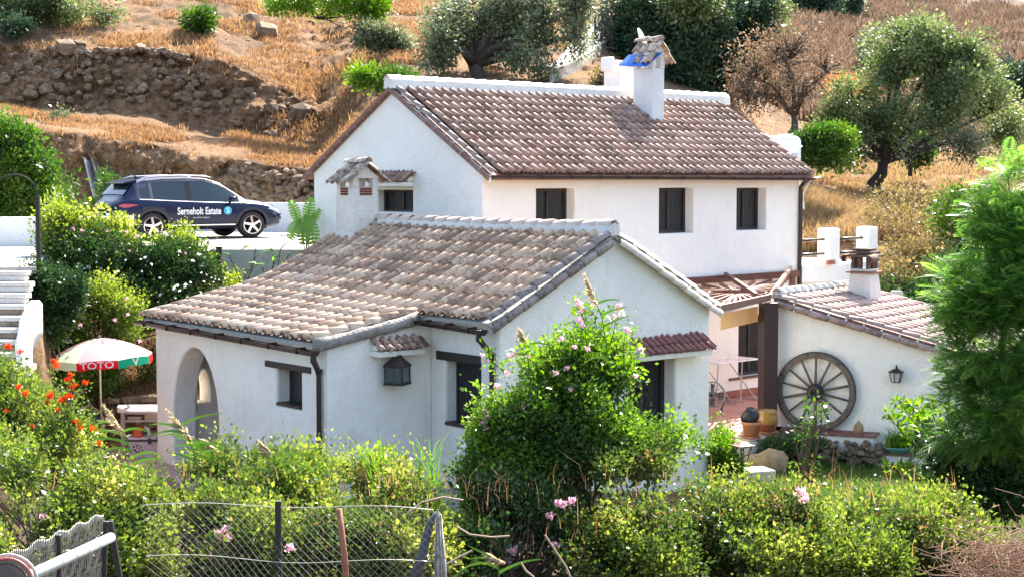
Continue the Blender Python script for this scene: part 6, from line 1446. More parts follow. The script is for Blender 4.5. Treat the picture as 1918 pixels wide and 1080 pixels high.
def tree(name, label, base, r0, fork, blobs, ncl, per, L, leaf, bark, cat='tree', group=None, trunkpts=None, nbr=60, **k):
    t = thing(name, label, cat, base, group); base = Vector(base); fork = Vector(fork); rr = random.Random(hash(label) % 1000 if False else len(label)*7)
    C_, d = foliage('crown', blobs, ncl, per, L, leaf, t, **k)
    mb = MB(); mid = lerp(base, fork, .5)+Vector((r0*.5, 0, 0)); mb.tube([base-Vector((0, 0, .3)), base+Vector((0, 0, .1)), mid, fork], [r0*1.5, r0*1.15, r0*.9, r0*.75], 9)
    B_ = [Vector(b[:3]) for b in blobs]; limbs = []
    for b in B_:
        m1 = lerp(fork, b, .45)+Vector((rr.uniform(-.25, .25), rr.uniform(-.2, .2), rr.uniform(-.1, .35))); d1 = b+Vector((rr.uniform(-.2, .2), 0, rr.uniform(-.1, .1)))
        m2 = lerp(m1, d1, .5)+Vector((rr.uniform(-.15, .15), 0, rr.uniform(-.12, .12))); mb.tube([fork-Vector((0, 0, .05)), m1, m2, d1], [r0*.62, r0*.42, r0*.30, r0*.16], 7); limbs += [m1, m2, d1, lerp(m2, d1, .5), lerp(m1, m2, .5)]
    LA = np.array([tuple(l) for l in limbs])
    n = len(C_); idx = np.random.default_rng(n).choice(n, min(nbr*3, n), replace=False)
    for i in idx:
        c = C_[i]; dist = np.linalg.norm(LA-c, axis=1); j = int(np.argmin(dist)); a = LA[j]
        m = (a+c)/2+np.array([rr.uniform(-.12, .12), rr.uniform(-.12, .12), rr.uniform(-.05, .15)]); r1 = min(r0*.22, .035); mb.tube([a, m, c], [r1, r1*.7, r1*.3], 4, False)
    mb.build('trunk', bark, t, sm=True); return t
def G(u, v): p = gpt(u, v, 41); return p
# ------------------------------------------------------------------ hillside trees
p = G(890, 172); D = 52.0
base = at(889, 175, D)
tree('olive_tree', 'big grey green olive tree with drooping branches above the farmhouse ridge', tuple(base), .30, tuple(at(888, 118, D)),
     [bl(835, 45, D, 45, 40), bl(890, 10, D+1, 60, 28), bl(965, 30, D, 55, 38), bl(1035, 45, D, 50, 42), bl(1075, 10, D, 55, 26), bl(818, 90, D-1, 26, 40), bl(975, 85, D-1, 40, 34), bl(1030, 105, D-1, 38, 36), bl(1000, -5, D, 90, 26), bl(1072, 70, D-.5, 22, 34), bl(935, 70, D+1, 30, 24), bl(870, 60, D+1, 26, 22)],
     1000, 34, .10, G_OLIVE, BARK, spread=.24, hole=.54, droop=.5, upw=.0, seed=1, nscale=1.6, nbr=110)
D = 59.0
tree('carob_tree', 'huge dark green carob tree filling the slope behind the farmhouse chimneys', tuple(at(1285, 195, D)), .32, tuple(at(1285, 150, D)),
     [bl(1180, 50, D, 55, 60), bl(1245, 30, D, 65, 60), bl(1325, 40, D-.5, 60, 52), bl(1215, 115, D-.5, 62, 52), bl(1290, 115, D-1, 70, 62), bl(1350, 120, D, 50, 60), bl(1150, 90, D+1, 30, 40), bl(1395, 45, D, 45, 40)],
     1300, 50, .13, G_CAROB, BARKD, spread=.30, hole=.30, seed=2, nscale=1.1)
tree('carob_tree', 'lighter green round topped tree at the upper left of the dark carob', tuple(at(1350, 150, 60.5)), .2, tuple(at(1350, 80, 60.5)),
     [bl(1335, 15, 57.5, 42, 26), bl(1290, 8, 57.5, 45, 24), bl(1425, 30, 60, 36, 30)], 420, 46, .12, G_OLIVEG, BARKD, spread=.28, hole=.35, seed=3)
D = 51.0
tree('almond_tree', 'half bare almond tree with brown dried leaves between carob and olive', tuple(at(1482, 262, D)), .13, tuple(at(1488, 215, D)),
     [bl(1425, 140, D, 56, 60), bl(1490, 110, D, 60, 55), bl(1540, 140, D, 40, 45), bl(1455, 90, D+.5, 45, 30), bl(1405, 175, D, 34, 40), bl(1510, 175, D-.5, 45, 35)],
     640, 11, .075, G_BROWN, BARK, spread=.28, hole=.42, seed=4, nbr=110)
D = 52.5; base = at(1637, 350, D)
tree('olive_tree', 'wide spreading green olive tree with a forked dark trunk right of the farmhouse', tuple(base), .21, tuple(at(1655, 300, D)),
     [bl(1700, 85, D, 58, 42), bl(1660, 120, D+.5, 40, 40), bl(1760, 120, D, 58, 50), bl(1815, 110, D, 50, 42), bl(1800, 175, D-.5, 72, 50), bl(1850, 210, D, 42, 48), bl(1735, 200, D-.5, 55, 45), bl(1600, 205, D, 38, 48), bl(1570, 240, D, 26, 40), bl(1650, 235, D, 35, 35), bl(1885, 250, D, 26, 35), bl(1595, 285, D-.5, 36, 30)],
     1700, 36, .10, G_OLIVEG, BARKD, spread=.26, hole=.48, upw=.4, seed=5, nbr=130, nscale=1.7)
tree('small_olive_tree', 'thin young olive with sparse hanging leaves at the right edge of the slope', tuple(at(1705, 312, 50.5)), .05, tuple(at(1700, 290, 50.5)), [bl(1690, 262, 50.5, 40, 26), bl(1745, 270, 50.5, 36, 26), bl(1800, 280, 50.5, 40, 26)], 220, 30, .08, G_OLIVE, BARKD, spread=.24, hole=.5, droop=.6, seed=6, nbr=20)
for i, (u, v, D, blobs, mt, lab, n) in enumerate([
    (1540, 312, 47, [bl(1520, 278, 47, 26, 24), bl(1553, 272, 47, 34, 26), bl(1585, 290, 47, 24, 22)], G_MID, 'dense dark green bush right of the water tank', 330),
    (1725, 300, 54, [bl(1722, 280, 54, 24, 20)], G_MID, 'small round green bush under the wide olive tree', 110),
    (1545, 45, 118, [bl(1500, 5, 118, 32, 26), bl(1545, 12, 118, 40, 30), bl(1590, 8, 118, 22, 22), bl(1530, 35, 116, 40, 16)], G_CAROB, 'blue green dark trees on the far hill top right of centre', 620),
    (1630, 115, 88, [bl(1632, 95, 88, 20, 28), bl(1640, 120, 86, 18, 25)], G_OLIVE, 'small grey green tree behind the wide olive at its upper left', 190),
    (1890, 195, 80, [bl(1880, 150, 80, 28, 34), bl(1908, 170, 80, 30, 40)], G_CAROB, 'dark shrub tree beyond the right edge of the wide olive', 240),
    (600, 35, 57, [bl(540, 5, 57, 45, 16), bl(600, 8, 57, 45, 22), bl(665, 5, 57, 40, 22), bl(700, 18, 57, 22, 16)], G_BRI, 'bright green fig branches hanging in at the top left of centre', 330),
    (120, 12, 60, [bl(60, 0, 60, 60, 22), bl(130, 5, 60, 55, 24), bl(200, 10, 60, 32, 22), bl(110, 38, 60, 18, 14), bl(18, 35, 60, 16, 24)], G_OLIVEG, 'feathery green bush along the top left edge of the hill', 520),
    (372, 52, 60, [bl(373, 38, 60, 20, 17)], G_MID, 'single round green bush on the straw slope at upper left', 120),
    (117, 240, 53.5, [bl(117, 230, 53.5, 14, 10)], G_OLIVE, 'tiny grey green bush on the middle straw terrace', 40),
    (28, 60, 58, [bl(24, 50, 58, 20, 12)], G_CAROB, 'low dark bush at far left below the feathery one', 60),
    (675, 160, 48, [bl(677, 150, 48, 12, 15)], G_BRI, 'small bright green bush just left of the farmhouse ridge', 60),
    (730, 168, 48, [bl(728, 152, 48, 20, 15), bl(760, 150, 48, 14, 12)], G_MID, 'leafy green bush touching the left end of the farmhouse ridge', 110),
    (695, 78, 56, [bl(692, 66, 56, 24, 14)], G_OLIVE, 'grey green scrub tuft left of the big olive tree', 90),
    (738, 92, 56, [bl(738, 80, 56, 26, 16)], G_OLIVE, 'larger grey scrub tuft beside the drooping olive branches', 110),
    (1135, 170, 46, [bl(1125, 150, 47, 22, 12)], G_DRYG, 'dry twiggy scrub below the concrete road', 70)]):
    b = at(u, v, D)
    plant('bush' if n < 400 else 'tree_group', lab, 'bush' if n < 400 else 'trees', blobs, n, 34, .09*(D/52)**.7, mt, tuple(b), spread=.2*(D/52)**.6, hole=.3, seed=20+i, nst=14, stemmat=BARKD)
# far left green tree
D = 40
tree('bushy_tree', 'dense bright green tree at far left behind the white parapet', tuple(at(30, 425, D)), .12, tuple(at(30, 380, D)), [bl(10, 290, D, 55, 55), bl(45, 330, D, 42, 60), bl(5, 360, D, 60, 55), bl(60, 385, D, 26, 30), bl(-60, 300, D, 60, 70), bl(-60, 380, D, 60, 50)], 1150, 46, .085, G_MID, BARKD, spread=.2, hole=.22, seed=40, nbr=30)
# ------------------------------------------------------------------ blades: straw, grass, reeds
def blades(name, P, Hh, W, lean, mat, parent=None, seed=0, bend=.5, **k):
    n = len(P); rr = np.random.default_rng(seed); a = rr.random(n)*2*np.pi; s_ = np.stack([np.cos(a), np.sin(a), 0*a], 1)
    l = rr.normal(size=(n, 3))*np.array([1, 1, 0])*lean; up = np.array([0, 0, 1.]); T = P+(up+l)*Hh[:, None]; M_ = P+(up+l*.35)*Hh[:, None]*.55; s_ = s_*W[:, None]; n = 2*n
    V = np.concatenate([np.stack([P-s_, P+s_, M_+s_*.8, M_-s_*.8], 1), np.stack([M_-s_*.8, M_+s_*.8, T+s_*.15, T-s_*.15], 1)])
    tn = np.clip(rr.random(len(P))*.7+.3*rr.random(1), 0, 1); tn = np.concatenate([tn, tn])
    return obj(name, quad_mesh(name, V, tn, mat), parent, **k)
def on_ground(us, Ds):
    out = np.empty((len(us), 3)); ks = np.array([prof(u) for u in np.linspace(-80, 2000, 105)]); gi = np.linspace(-80, 2000, 105)
    for i, (u, D) in enumerate(zip(us, Ds)):
        j = (u+80)/20; a = int(min(103, max(0, j))); t_ = j-a; p_ = ks[a]*(1-t_)+ks[a+1]*t_; out[i] = ((u-959)/F*D, D, np.interp(D, p_[:, 0], p_[:, 1]))
    return out
def tufts(n, u0, u1, d0, d1, per, H_, seed, thr=-.1, spread=.12):
    rr = np.random.default_rng(seed); us = rr.uniform(u0, u1, n); Ds = rr.uniform(d0, d1, n); P = on_ground(us, Ds)
    nz = fbm(P[:, 0]*.5, P[:, 1]*.5+P[:, 2]*.4, 4, .6); P = P[nz > thr]; m = len(P); T = np.repeat(np.arange(m), per)
    Q = P[T]+rr.normal(size=(m*per, 3))*np.array([spread, spread, .02]); h_ = np.repeat(rr.uniform(.5, 1.2, m), per)*H_*rr.uniform(.5, 1, m*per); return Q, h_
Q, h_ = tufts(10000, -60, 800, 49.6, 56, 7, .20, 1, -.02); blades('dry_grass', Q, h_, np.full(len(h_), .016), .45, STRAW, None, 1, kind='stuff')
tag(bpy.data.objects['dry_grass'], 'short straw coloured dry grass over the left hillside terraces', 'grass')
Q, h_ = tufts(13000, -60, 1160, 57, 68, 7, .22, 2, -.04); tag(blades('dry_grass', Q, h_, np.full(len(h_), .017), .45, STRAW, None, 2, kind='stuff'), 'dry straw grass on the upper hill above the stone terraces', 'grass')
Q, h_ = tufts(8500, 1480, 1960, 43.5, 62, 8, .24, 3, -.2); tag(blades('dry_grass', Q, h_, np.full(len(h_), .013), .5, STRAWY, None, 3, kind='stuff'), 'tall golden dry grass on the bank behind the terrace piers', 'grass')
Q, h_ = tufts(3000, 1490, 1700, 43.2, 49, 10, .42, 5, -.3); tag(blades('dry_grass', Q, h_, np.full(len(h_), .011), .5, STRAWY, None, 5, kind='stuff'), 'thick yellow orange grass patch just right of the farmhouse corner', 'grass')
FARS = leafmat('far_scrub', [(0, (.07, .046, .036)), (.5, (.14, .095, .068)), (.9, (.23, .165, .115)), (1, (.12, .12, .07))], .3, .8, .1)
Q, h_ = tufts(7500, 1380, 1990, 66, 140, 12, .9, 4, -.05, .45); tag(blades('far_scrub', Q, h_, np.full(len(h_), .05), .45, FARS, None, 4, kind='stuff'), 'russet dry scrub covering the far hillside at top right', 'scrub')
orange_t = thing('dry_bush', 'bright orange dry bush on the slope left of the wide olive', 'bush', tuple(at(1572, 105, 80)))
Q, h_ = tufts(160, 1552, 1594, 74, 80, 26, 1.1, 6, -1, .3); blades('stalks', Q, h_, np.full(len(h_), .022), .4, leafmat('orange_straw', [(0, (.42, .17, .06)), (1, (.62, .30, .12))], .3, .8), orange_t, 6, kind='stuff')
# ------------------------------------------------------------------ brush on the right bank
for i, (u, v, D, blobs, mt, lab, n, per, hl) in enumerate([
    (1720, 470, 44, [bl(1690, 400, 45, 60, 45), bl(1770, 410, 44, 60, 45), bl(1730, 440, 43.5, 60, 35), bl(1660, 430, 44, 40, 30)], G_DRYG, 'tangled half dry brown thicket on the bank behind the terrace', 620, 10, .4),
    (1700, 520, 41, [bl(1680, 490, 41, 45, 34), bl(1740, 500, 41, 45, 36), bl(1700, 530, 40, 50, 26)], G_DRYG, 'dense green brown scrub right of the terrace piers', 520, 26, .25),
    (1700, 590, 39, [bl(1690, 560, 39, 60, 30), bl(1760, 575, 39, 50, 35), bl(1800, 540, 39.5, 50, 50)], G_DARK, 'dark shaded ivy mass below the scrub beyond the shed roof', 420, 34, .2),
    (1830, 460, 42, [bl(1820, 420, 42, 60, 50), bl(1880, 420, 42, 50, 60)], G_MID, 'green shrub mass behind the feathery foreground tree', 420, 30, .3)]):
    plant('thicket', lab, 'thicket', blobs, n, per, .075, mt, tuple(at(u, v+20, D)), spread=.24, hole=hl, seed=60+i, nst=120, stemmat=TWIG)
# ------------------------------------------------------------------ left bank shrubs
def shrub(label, blobs, n, per, L, mt, base, seed, name='shrub', cat='shrub', **k):
    SPR[0] = 1.0 if name in ('shrub', 'hedge', 'trumpet_vine') else .3
    return plant(name, label, cat, blobs, n, per, L, mt, base, seed=seed, **k)
t, _, _ = shrub('tall yellow green flowering shrub below the parked car', [bl(115, 425, 33, 34, 26), bl(180, 462, 33.2, 50, 34), bl(245, 465, 33.5, 55, 34), bl(305, 462, 33.6, 42, 32), bl(360, 490, 33.8, 24, 24), bl(110, 455, 32.8, 34, 30), bl(150, 432, 33, 20, 26), bl(215, 440, 33.2, 16, 22), bl(275, 436, 33.2, 18, 20)], 1000, 26, .07, G_YEL, tuple(at(230, 540, 33.6)), 70, spread=.17, hole=.52, nst=90, nscale=2.2)
flowers(t, [(random.uniform(120, 380), random.uniform(420, 480), 32.6) for _ in range(18)], FP, 'flower_cluster', .4, .65)
t, _, _ = shrub('dark green shrub studded with small white flowers on the bank', [bl(130, 500, 32.4, 55, 40), bl(210, 500, 32.6, 65, 46), bl(290, 510, 33, 65, 50), bl(350, 530, 33.3, 45, 46), bl(250, 560, 32.4, 70, 40), bl(330, 575, 32.8, 45, 34)], 1300, 36, .07, G_DARK, tuple(at(240, 640, 32.8)), 71, spread=.17, hole=.36, nst=60, nscale=2.2)
flowers(t, [(random.uniform(140, 400), random.uniform(470, 570), 31.9) for _ in range(40)], FW_, 'white_flower', .7, 1.3)
shrub('rounded ivy mound spilling over the wall beside the steps', [bl(105, 545, 29.5, 46, 34), bl(80, 590, 29.3, 42, 46), bl(120, 600, 30.9, 44, 56), bl(60, 540, 29.0, 24, 30), bl(95, 650, 30.9, 30, 36)], 1000, 36, .055, G_DARK, tuple(at(95, 690, 29.6)), 72, name='ivy_mound', cat='ivy', spread=.13, hole=.15, nst=10)
t, _, _ = shrub('loose yellow green shrub behind the parasol with mauve flowers', [bl(170, 600, 30.8, 55, 45), bl(230, 610, 31, 55, 48), bl(140, 650, 30.8, 45, 34), bl(255, 650, 31.2, 34, 40), bl(200, 560, 31, 40, 28)], 800, 26, .055, G_YEL, tuple(at(200, 700, 31.5)), 73, spread=.15, hole=.42, nst=80)
flowers(t, [(150, 610, 30), (215, 600, 30), (240, 590, 30), (262, 640, 30), (165, 660, 30), (130, 640, 30), (280, 590, 30.4), (238, 560, 30.4)], FP, 'flower_cluster', .5, .7)
shrub('mixed green shrub on the dry bank behind the parasol pole', [bl(150, 700, 30.9, 60, 28), bl(220, 700, 31.9, 45, 22), bl(100, 720, 30, 40, 34), bl(265, 690, 32.3, 26, 16)], 480, 28, .055, G_MID, tuple(at(160, 745, 31.2)), 74, spread=.15, hole=.38, nst=30)
rr = np.random.default_rng(8); Pg = np.stack([rr.uniform(-8.6, -6.7, 2600), rr.uniform(31.3, 34, 2600), np.zeros(2600)], 1)
for i in range(len(Pg)): pass
Pg[:, 2] = [np.interp(y, [31.3, 33.5, 35.4], [.55, 1.1, 3.2]) for y in Pg[:, 1]]
tag(blades('bank_grass', Pg, rr.uniform(.08, .25, 2600), np.full(2600, .008), .8, STRAWY, None, 9, kind='stuff'), 'dry yellow grass on the low bank behind the garden desk', 'grass')
for i, (u, v, D, lab) in enumerate(((140, 372, 41.5, 'oleander bush with narrow grey green leaves left of the planks'), (192, 376, 44.0, 'smaller oleander bush just behind the parked car'), (428, 545, 34.6, 'low yellow green bush at the corner of the retaining wall'))):
    shrub(lab, [bl(u, v, D, 34 if i == 0 else 26, 34 if i < 2 else 22), bl(u-8, v+24, D, 26, 18)], 230, 26, .12 if i < 2 else .06, G_MID if i < 2 else G_YEL, tuple(at(u, v+45, D)), 76+i, spread=.18, asp=.14 if i < 2 else .3, hole=.35, nst=24)
# big-leaved plants by the retaining wall
BIGL, _n, _N, _L, _b = nodes('big_leaf')
_g = _N.new('ShaderNodeNewGeometry').outputs['Position']; _w = _N.new('ShaderNodeTexWave'); _w.inputs['Scale'].default_value = 30; _w.inputs['Distortion'].default_value = 2; _L.new(_g, _w.inputs[0])
_r = ramp(_N, [(0, (.12, .28, .03)), (.5, (.18, .38, .04)), (1, (.28, .50, .08))]); _L.new(_w.outputs[0], _r.inputs[0]); _L.new(_r.outputs[0], _b.inputs['Base Color']); _b.inputs['Roughness'].default_value = .3
_t = _N.new('ShaderNodeBsdfTranslucent'); _L.new(_r.outputs[0], _t.inputs[0]); _m = _N.new('ShaderNodeMixShader'); _m.inputs[0].default_value = .5; _L.new(_b.outputs[0], _m.inputs[1]); _L.new(_t.outputs[0], _m.inputs[2]); _L.new(_m.outputs[0], _N['Material Output'].inputs[0])
def big_leaf(mb, base, tip, w_, nrm, seg=9):
    """paddle leaf, torn into strips along its midrib"""
    base = Vector(base); tip = Vector(tip); d_ = tip-base; s_ = d_.cross(Vector(nrm)).normalized(); n_ = s_.cross(d_).normalized(); Ln = d_.length
    C = [base+d_*(i/seg)+n_*(.12*Ln*math.sin(i/seg*math.pi)) for i in range(seg+1)]; ww = [w_*math.sin(math.pi*(i/seg*.84+.09))**.65 for i in range(seg+1)]
    for sg in (1, -1):
        dr = .15
        for i in range(seg):
            if random.random() < .18: dr = random.uniform(-.05, .5)
            gap = 0; e0 = C[i]+s_*sg*ww[i]*(1-dr*.2)+n_*ww[i]*dr+d_*.07+d_.normalized()*gap; e1 = C[i+1]+s_*sg*ww[i+1]*(1-dr*.2)+n_*ww[i+1]*dr+d_*.06*(1-i/seg)
            m0 = lerp(C[i], e0, .5)-n_*ww[i]*.10; m1 = lerp(C[i+1], e1, .5)-n_*ww[i]*.10
            mb.add([C[i], C[i+1], m1, m0, e1, e0], [(0, 1, 2, 3), (3, 2, 4, 5)])
    mb.tube([C[0], C[seg//2], C[seg]], [.012, .009, .004], 4)
t = thing('bird_of_paradise_plant', 'giant bird of paradise plant with broad bright leaves by the farmhouse corner', 'plant', tuple(at(572, 490, 34.7)))
for (ub, ut_, vb, vt, w_, D) in ((560, 543, 420, 376, .13, 34.6), (574, 583, 418, 370, .14, 34.9), (562, 543, 412, 448, .16, 34.45), (572, 566, 402, 458, .14, 34.6), (578, 588, 404, 464, .17, 34.4), (582, 600, 420, 392, .10, 34.9)):
    mb = MB(); big_leaf(mb, at(ub, vb, D), at(ut_, vt, D-.1), w_, (.2, -1, .3)); mb.build('leaf', BIGL, t, sm=True)
    mb = MB(); mb.tube([at(572+random.uniform(-4, 4), 492, 34.8), at((ub+570)/2+3, 450, 34.8), at(ub, vb, D)], .014, 5); mb.build('stalk', TWIGG, t)
t = thing('bird_of_paradise_plant', 'leggy plant with arching dark stalks in front of the retaining wall', 'plant', tuple(at(490, 545, 34.3)))
for (ub, u1, v1, u2, v2, w_) in ((455, 480, 462, 452, 468, .06), (455, 428, 478, 420, 474, .03), (450, 480, 480, 512, 470, .06), (508, 525, 470, 545, 452, .07), (512, 540, 478, 572, 472, .035), (505, 490, 500, 465, 492, .06), (510, 512, 490, 520, 478, .06), (515, 530, 500, 535, 488, .05), (460, 475, 500, 495, 495, .06), (505, 520, 478, 500, 462, .06)):
    mb = MB(); mb.tube([at(ub, 540, 34.3), at((ub+u1)/2+random.uniform(-5, 5), 505, 34.3), at(u1, v1, 34.25)], .011, 5); mb.build('stalk', TWIGG, t)
    mb = MB(); big_leaf(mb, at(u1, v1, 34.25), at(u2, v2, 34.1), w_, (.1, -.3, 1)); mb.build('leaf', BIGL, t, sm=True)
# ------------------------------------------------------------------ foreground hedge masses
def HB(lst): return [bl(*x) for x in lst]
t, _, _ = shrub('orange red flowering shrub at lower left in front of the steps', HB([(15, 740, 21, 42, 32), (70, 780, 21, 40, 32), (30, 785, 20.5, 60, 40), (120, 815, 20.8, 36, 28), (60, 840, 20, 75, 45), (150, 845, 20.6, 34, 22), (-50, 760, 21, 60, 80)]), 1250, 30, .05, G_HEDGE, tuple(at(60, 930, 20.5)), 80, spread=.14, hole=.42, nst=90)
flowers(t, [(x, y, 20) for x, y in ((101, 678), (104, 688), (132, 703), (128, 712), (160, 718), (141, 722), (135, 728), (92, 745), (116, 752), (122, 745), (97, 740), (141, 792), (150, 804), (172, 805), (187, 832), (15, 650), (38, 660), (12, 772), (105, 840), (48, 740), (88, 755), (108, 770), (60, 800), (142, 815), (130, 745), (34, 728), (14, 652))], FR_, 'flower_cluster', .5, .85)
for (x, y) in ((101, 678), (132, 703), (128, 712), (160, 718), (141, 722), (135, 728), (92, 745), (116, 752), (141, 792), (150, 804), (187, 832), (15, 650), (38, 660)):
    e_ = at(x, y, 20); b0 = at(x*.6+30, 830, 20.4); m1 = lerp(b0, e_, .55)+Vector((.04, 0, .03)); mb = MB(); mb.tube([b0, m1, e_], [.008, .006, .003], 4); mb.build('shoot', TWIGG, t)
    cc = np.array([tuple(lerp(m1, e_, k/5)) for k in range(5)]); foliage('shoot_leaves', None, 0, 7, .05, G_HEDGE, t, spread=.07, centers=(cc, unit(np.random.default_rng(x).normal(size=(5, 3)))), seed=x)
hedge = [('leafy green hedge mass at far left behind the rolled wire fence', [(40, 905, 17.5, 80, 45), (130, 930, 17.5, 70, 36), (60, 980, 17, 90, 60), (170, 975, 17, 80, 60), (0, 960, 17, 70, 70), (0, 1060, 16.5, 90, 70), (-60, 900, 18, 90, 90), (90, 1050, 16.5, 150, 60)], G_HEDGE, 1500),
         ('sunlit hedge stretch below the garden desk and porch', [(215, 942, 18, 60, 26), (290, 948, 18, 60, 32), (240, 970, 17.5, 80, 60), (330, 975, 17.5, 70, 60), (290, 1040, 17, 120, 60)], G_HEDGE, 1250),
         ('yellow green hedge stretch in front of the porch arch', [(350, 915, 18.2, 50, 34), (420, 905, 18.4, 60, 38), (400, 950, 17.8, 80, 60), (480, 950, 17.8, 70, 60), (430, 1030, 17, 110, 70)], G_HEDGE, 1350),
         ('hedge stretch rising below the small shuttered window', [(490, 905, 18.5, 50, 38), (550, 898, 18.6, 55, 38), (620, 908, 18.8, 50, 36), (560, 955, 18, 90, 60), (600, 1040, 17.4, 110, 70)], G_HEDGE, 1400),
         ('hedge stretch below the wall lantern with grass growing through it', [(680, 905, 18.8, 55, 32), (745, 910, 18.8, 50, 32), (800, 928, 18.8, 50, 30), (700, 960, 18.2, 80, 56), (790, 970, 18.2, 70, 50), (730, 1040, 17.6, 110, 70)], G_HEDGE, 1450)]
for i, (lab, bb, mt, n) in enumerate(hedge):
    b = bb[-1]; t, C_, _ = shrub(lab, HB(bb), n, 32, .048, mt, tuple(at(b[0], 1100, b[2])), 90+i, name='hedge', cat='hedge', spread=.13, hole=.36, nst=120, stemmat=TWIG, nscale=2.2)
    if i < 3: flowers(t, [(c + (16.5,)) for c in {0: ((80, 968),), 1: ((425, 1008), (412, 1000)), 2: ((545, 1028), (425, 990))}[i]], FP, 'flower_cluster', .7, .9)
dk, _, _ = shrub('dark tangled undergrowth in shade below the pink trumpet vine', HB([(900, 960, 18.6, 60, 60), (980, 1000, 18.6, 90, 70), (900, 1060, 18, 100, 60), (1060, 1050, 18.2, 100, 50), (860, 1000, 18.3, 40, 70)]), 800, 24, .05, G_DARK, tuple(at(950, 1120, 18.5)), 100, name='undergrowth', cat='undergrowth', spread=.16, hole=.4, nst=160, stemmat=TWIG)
vine = HB([(1200, 895, 19.8, 80, 40), (1285, 895, 20, 45, 36), (925, 890, 19.4, 40, 44), (940, 945, 19.2, 50, 50), (940, 835, 19.6, 26, 34), (985, 765, 19.8, 38, 44), (1020, 715, 19.9, 44, 32), (1075, 700, 20, 44, 38), (1115, 740, 20, 44, 44), (1165, 800, 20.2, 48, 42), (1225, 825, 20.3, 50, 42), (1270, 860, 20.4, 40, 42), (1000, 800, 19.6, 80, 60), (1080, 790, 19.7, 90, 70), (1160, 850, 19.7, 100, 60), (975, 850, 19.5, 46, 56), (1010, 900, 19.3, 80, 60), (1105, 655, 20.2, 20, 40), (1125, 610, 20.2, 10, 30), (1160, 680, 20.1, 14, 30)])
t, _, _ = shrub('large pink trumpet vine mound in front of the cottage gable', vine, 3900, 34, .052, G_VINE, tuple(at(1080, 980, 19.8)), 101, name='trumpet_vine', cat='vine', spread=.14, hole=.38, nst=140, nscale=1.9, tinthi=.95)
# tall shoots with flowers
sh = [((1100, 660), (1095, 600), (1080, 565)), ((1120, 660), (1115, 590), (1098, 575)), ((1135, 670), (1150, 620), (1155, 585)), ((1170, 700), (1168, 650), (1172, 618)), ((950, 700), (925, 680), (905, 668)), ((1000, 680), (985, 660), (965, 668)), ((940, 800), (905, 780), (908, 800)), ((950, 840), (900, 845), (870, 838)), ((1080, 640), (1065, 620), (1050, 635))]
cc = []; dd = []
for a, b, c in sh:
    A_, B_2, C2 = at(*a, 19.6), at(*b, 19.4), at(*c, 19.3); mb = MB(); mb.tube([A_, B_2, C2], [.008, .006, .003], 4); mb.build('shoot', TWIGG, t)
    for k in range(9): q_ = lerp(A_, B_2, k/8*1.0) if k < 5 else lerp(B_2, C2, (k-4)/5); cc.append(tuple(q_)); dd.append((random.uniform(-1, 1), -.3, .4))
foliage('shoot_leaves', None, 0, 12, .055, G_BRI, t, spread=.10, centers=(np.array(cc), unit(np.array(dd))), seed=5)
flowers(t, [(x, y, 19.25) for x, y in ((1080, 563), (1084, 572), (1092, 582), (1156, 580), (1150, 592), (1160, 574), (1172, 616), (1178, 622), (903, 666), (912, 676), (955, 668), (964, 664), (1052, 636), (1063, 690), (1075, 650), (908, 770), (914, 782), (905, 795), (912, 803), (985, 760), (978, 765), (1003, 828), (1010, 834), (938, 855), (950, 700), (1040, 700), (990, 668), (1190, 705), (1200, 655), (1100, 655), (1085, 602), (1093, 612), (1068, 730), (930, 725))], FP, 'flower_cluster', .4, .7)
flowers(t, [(x, y, 19.25) for x, y in ((870, 838), (862, 852), (1165, 590), (1140, 600))], FW_, 'white_flower', 1.2, 1.8)
right = [('vivid green hedge mass right of the dark undergrowth', [(1150, 915, 18.9, 70, 45), (1240, 905, 19, 70, 45), (1305, 908, 19.1, 48, 38), (1180, 1000, 18.4, 100, 60), (1270, 1000, 18.4, 80, 60), (1220, 1060, 18, 140, 60)], G_HEDGE, 1700, ((1045, 942), (1055, 945), (1072, 938), (1030, 968), (1040, 1022), (962, 1034), (952, 1052))),
         ('sunlit hedge stretch below the garden lantern and boulder', [(1330, 938, 19.2, 50, 34), (1405, 962, 19.2, 60, 30), (1360, 1000, 18.6, 90, 60), (1440, 1000, 18.6, 80, 55), (1400, 1060, 18, 130, 50)], G_HEDGE, 1500, ((1425, 1052), (1435, 1048), (1418, 1056))),
         ('yellowish hedge stretch in front of the lawn', [(1490, 948, 19.4, 60, 32), (1560, 958, 19.4, 60, 30), (1520, 1000, 18.8, 90, 55), (1600, 1010, 18.8, 80, 50), (1550, 1060, 18.2, 130, 45)], G_HEDGE, 1400, ((1500, 922), (1508, 935), (1522, 1066), (1530, 1058))),
         ('hedge stretch at lower right below the feathery tree', [(1650, 968, 19.6, 60, 30), (1730, 972, 19.6, 60, 32), (1690, 1020, 19, 100, 45), (1790, 970, 19.6, 50, 40), (1780, 1040, 19, 80, 40)], G_HEDGE, 1200, ())]
for i, (lab, bb, mt, n, fl_s) in enumerate(right):
    b = bb[-1]; t, C_, _ = shrub(lab, HB(bb), n, 32, .050, mt, tuple(at(b[0], 1110, b[2])), 110+i, name='hedge', cat='hedge', spread=.13, hole=.36, nst=120, stemmat=TWIG, nscale=2.2)
    flowers(t, [(x, y, 18.0) for x, y in fl_s], FP, 'flower_cluster', .7, 1)
shrub('bushy green plant at the foot of the cottage gable by the patio', HB([(1345, 850, 28.5, 18, 26), (1362, 870, 28.4, 22, 18), (1352, 830, 28.8, 10, 16)]), 240, 28, .05, G_BRI, tuple(at(1350, 890, 28.6)), 120, spread=.11, hole=.3, nst=8)
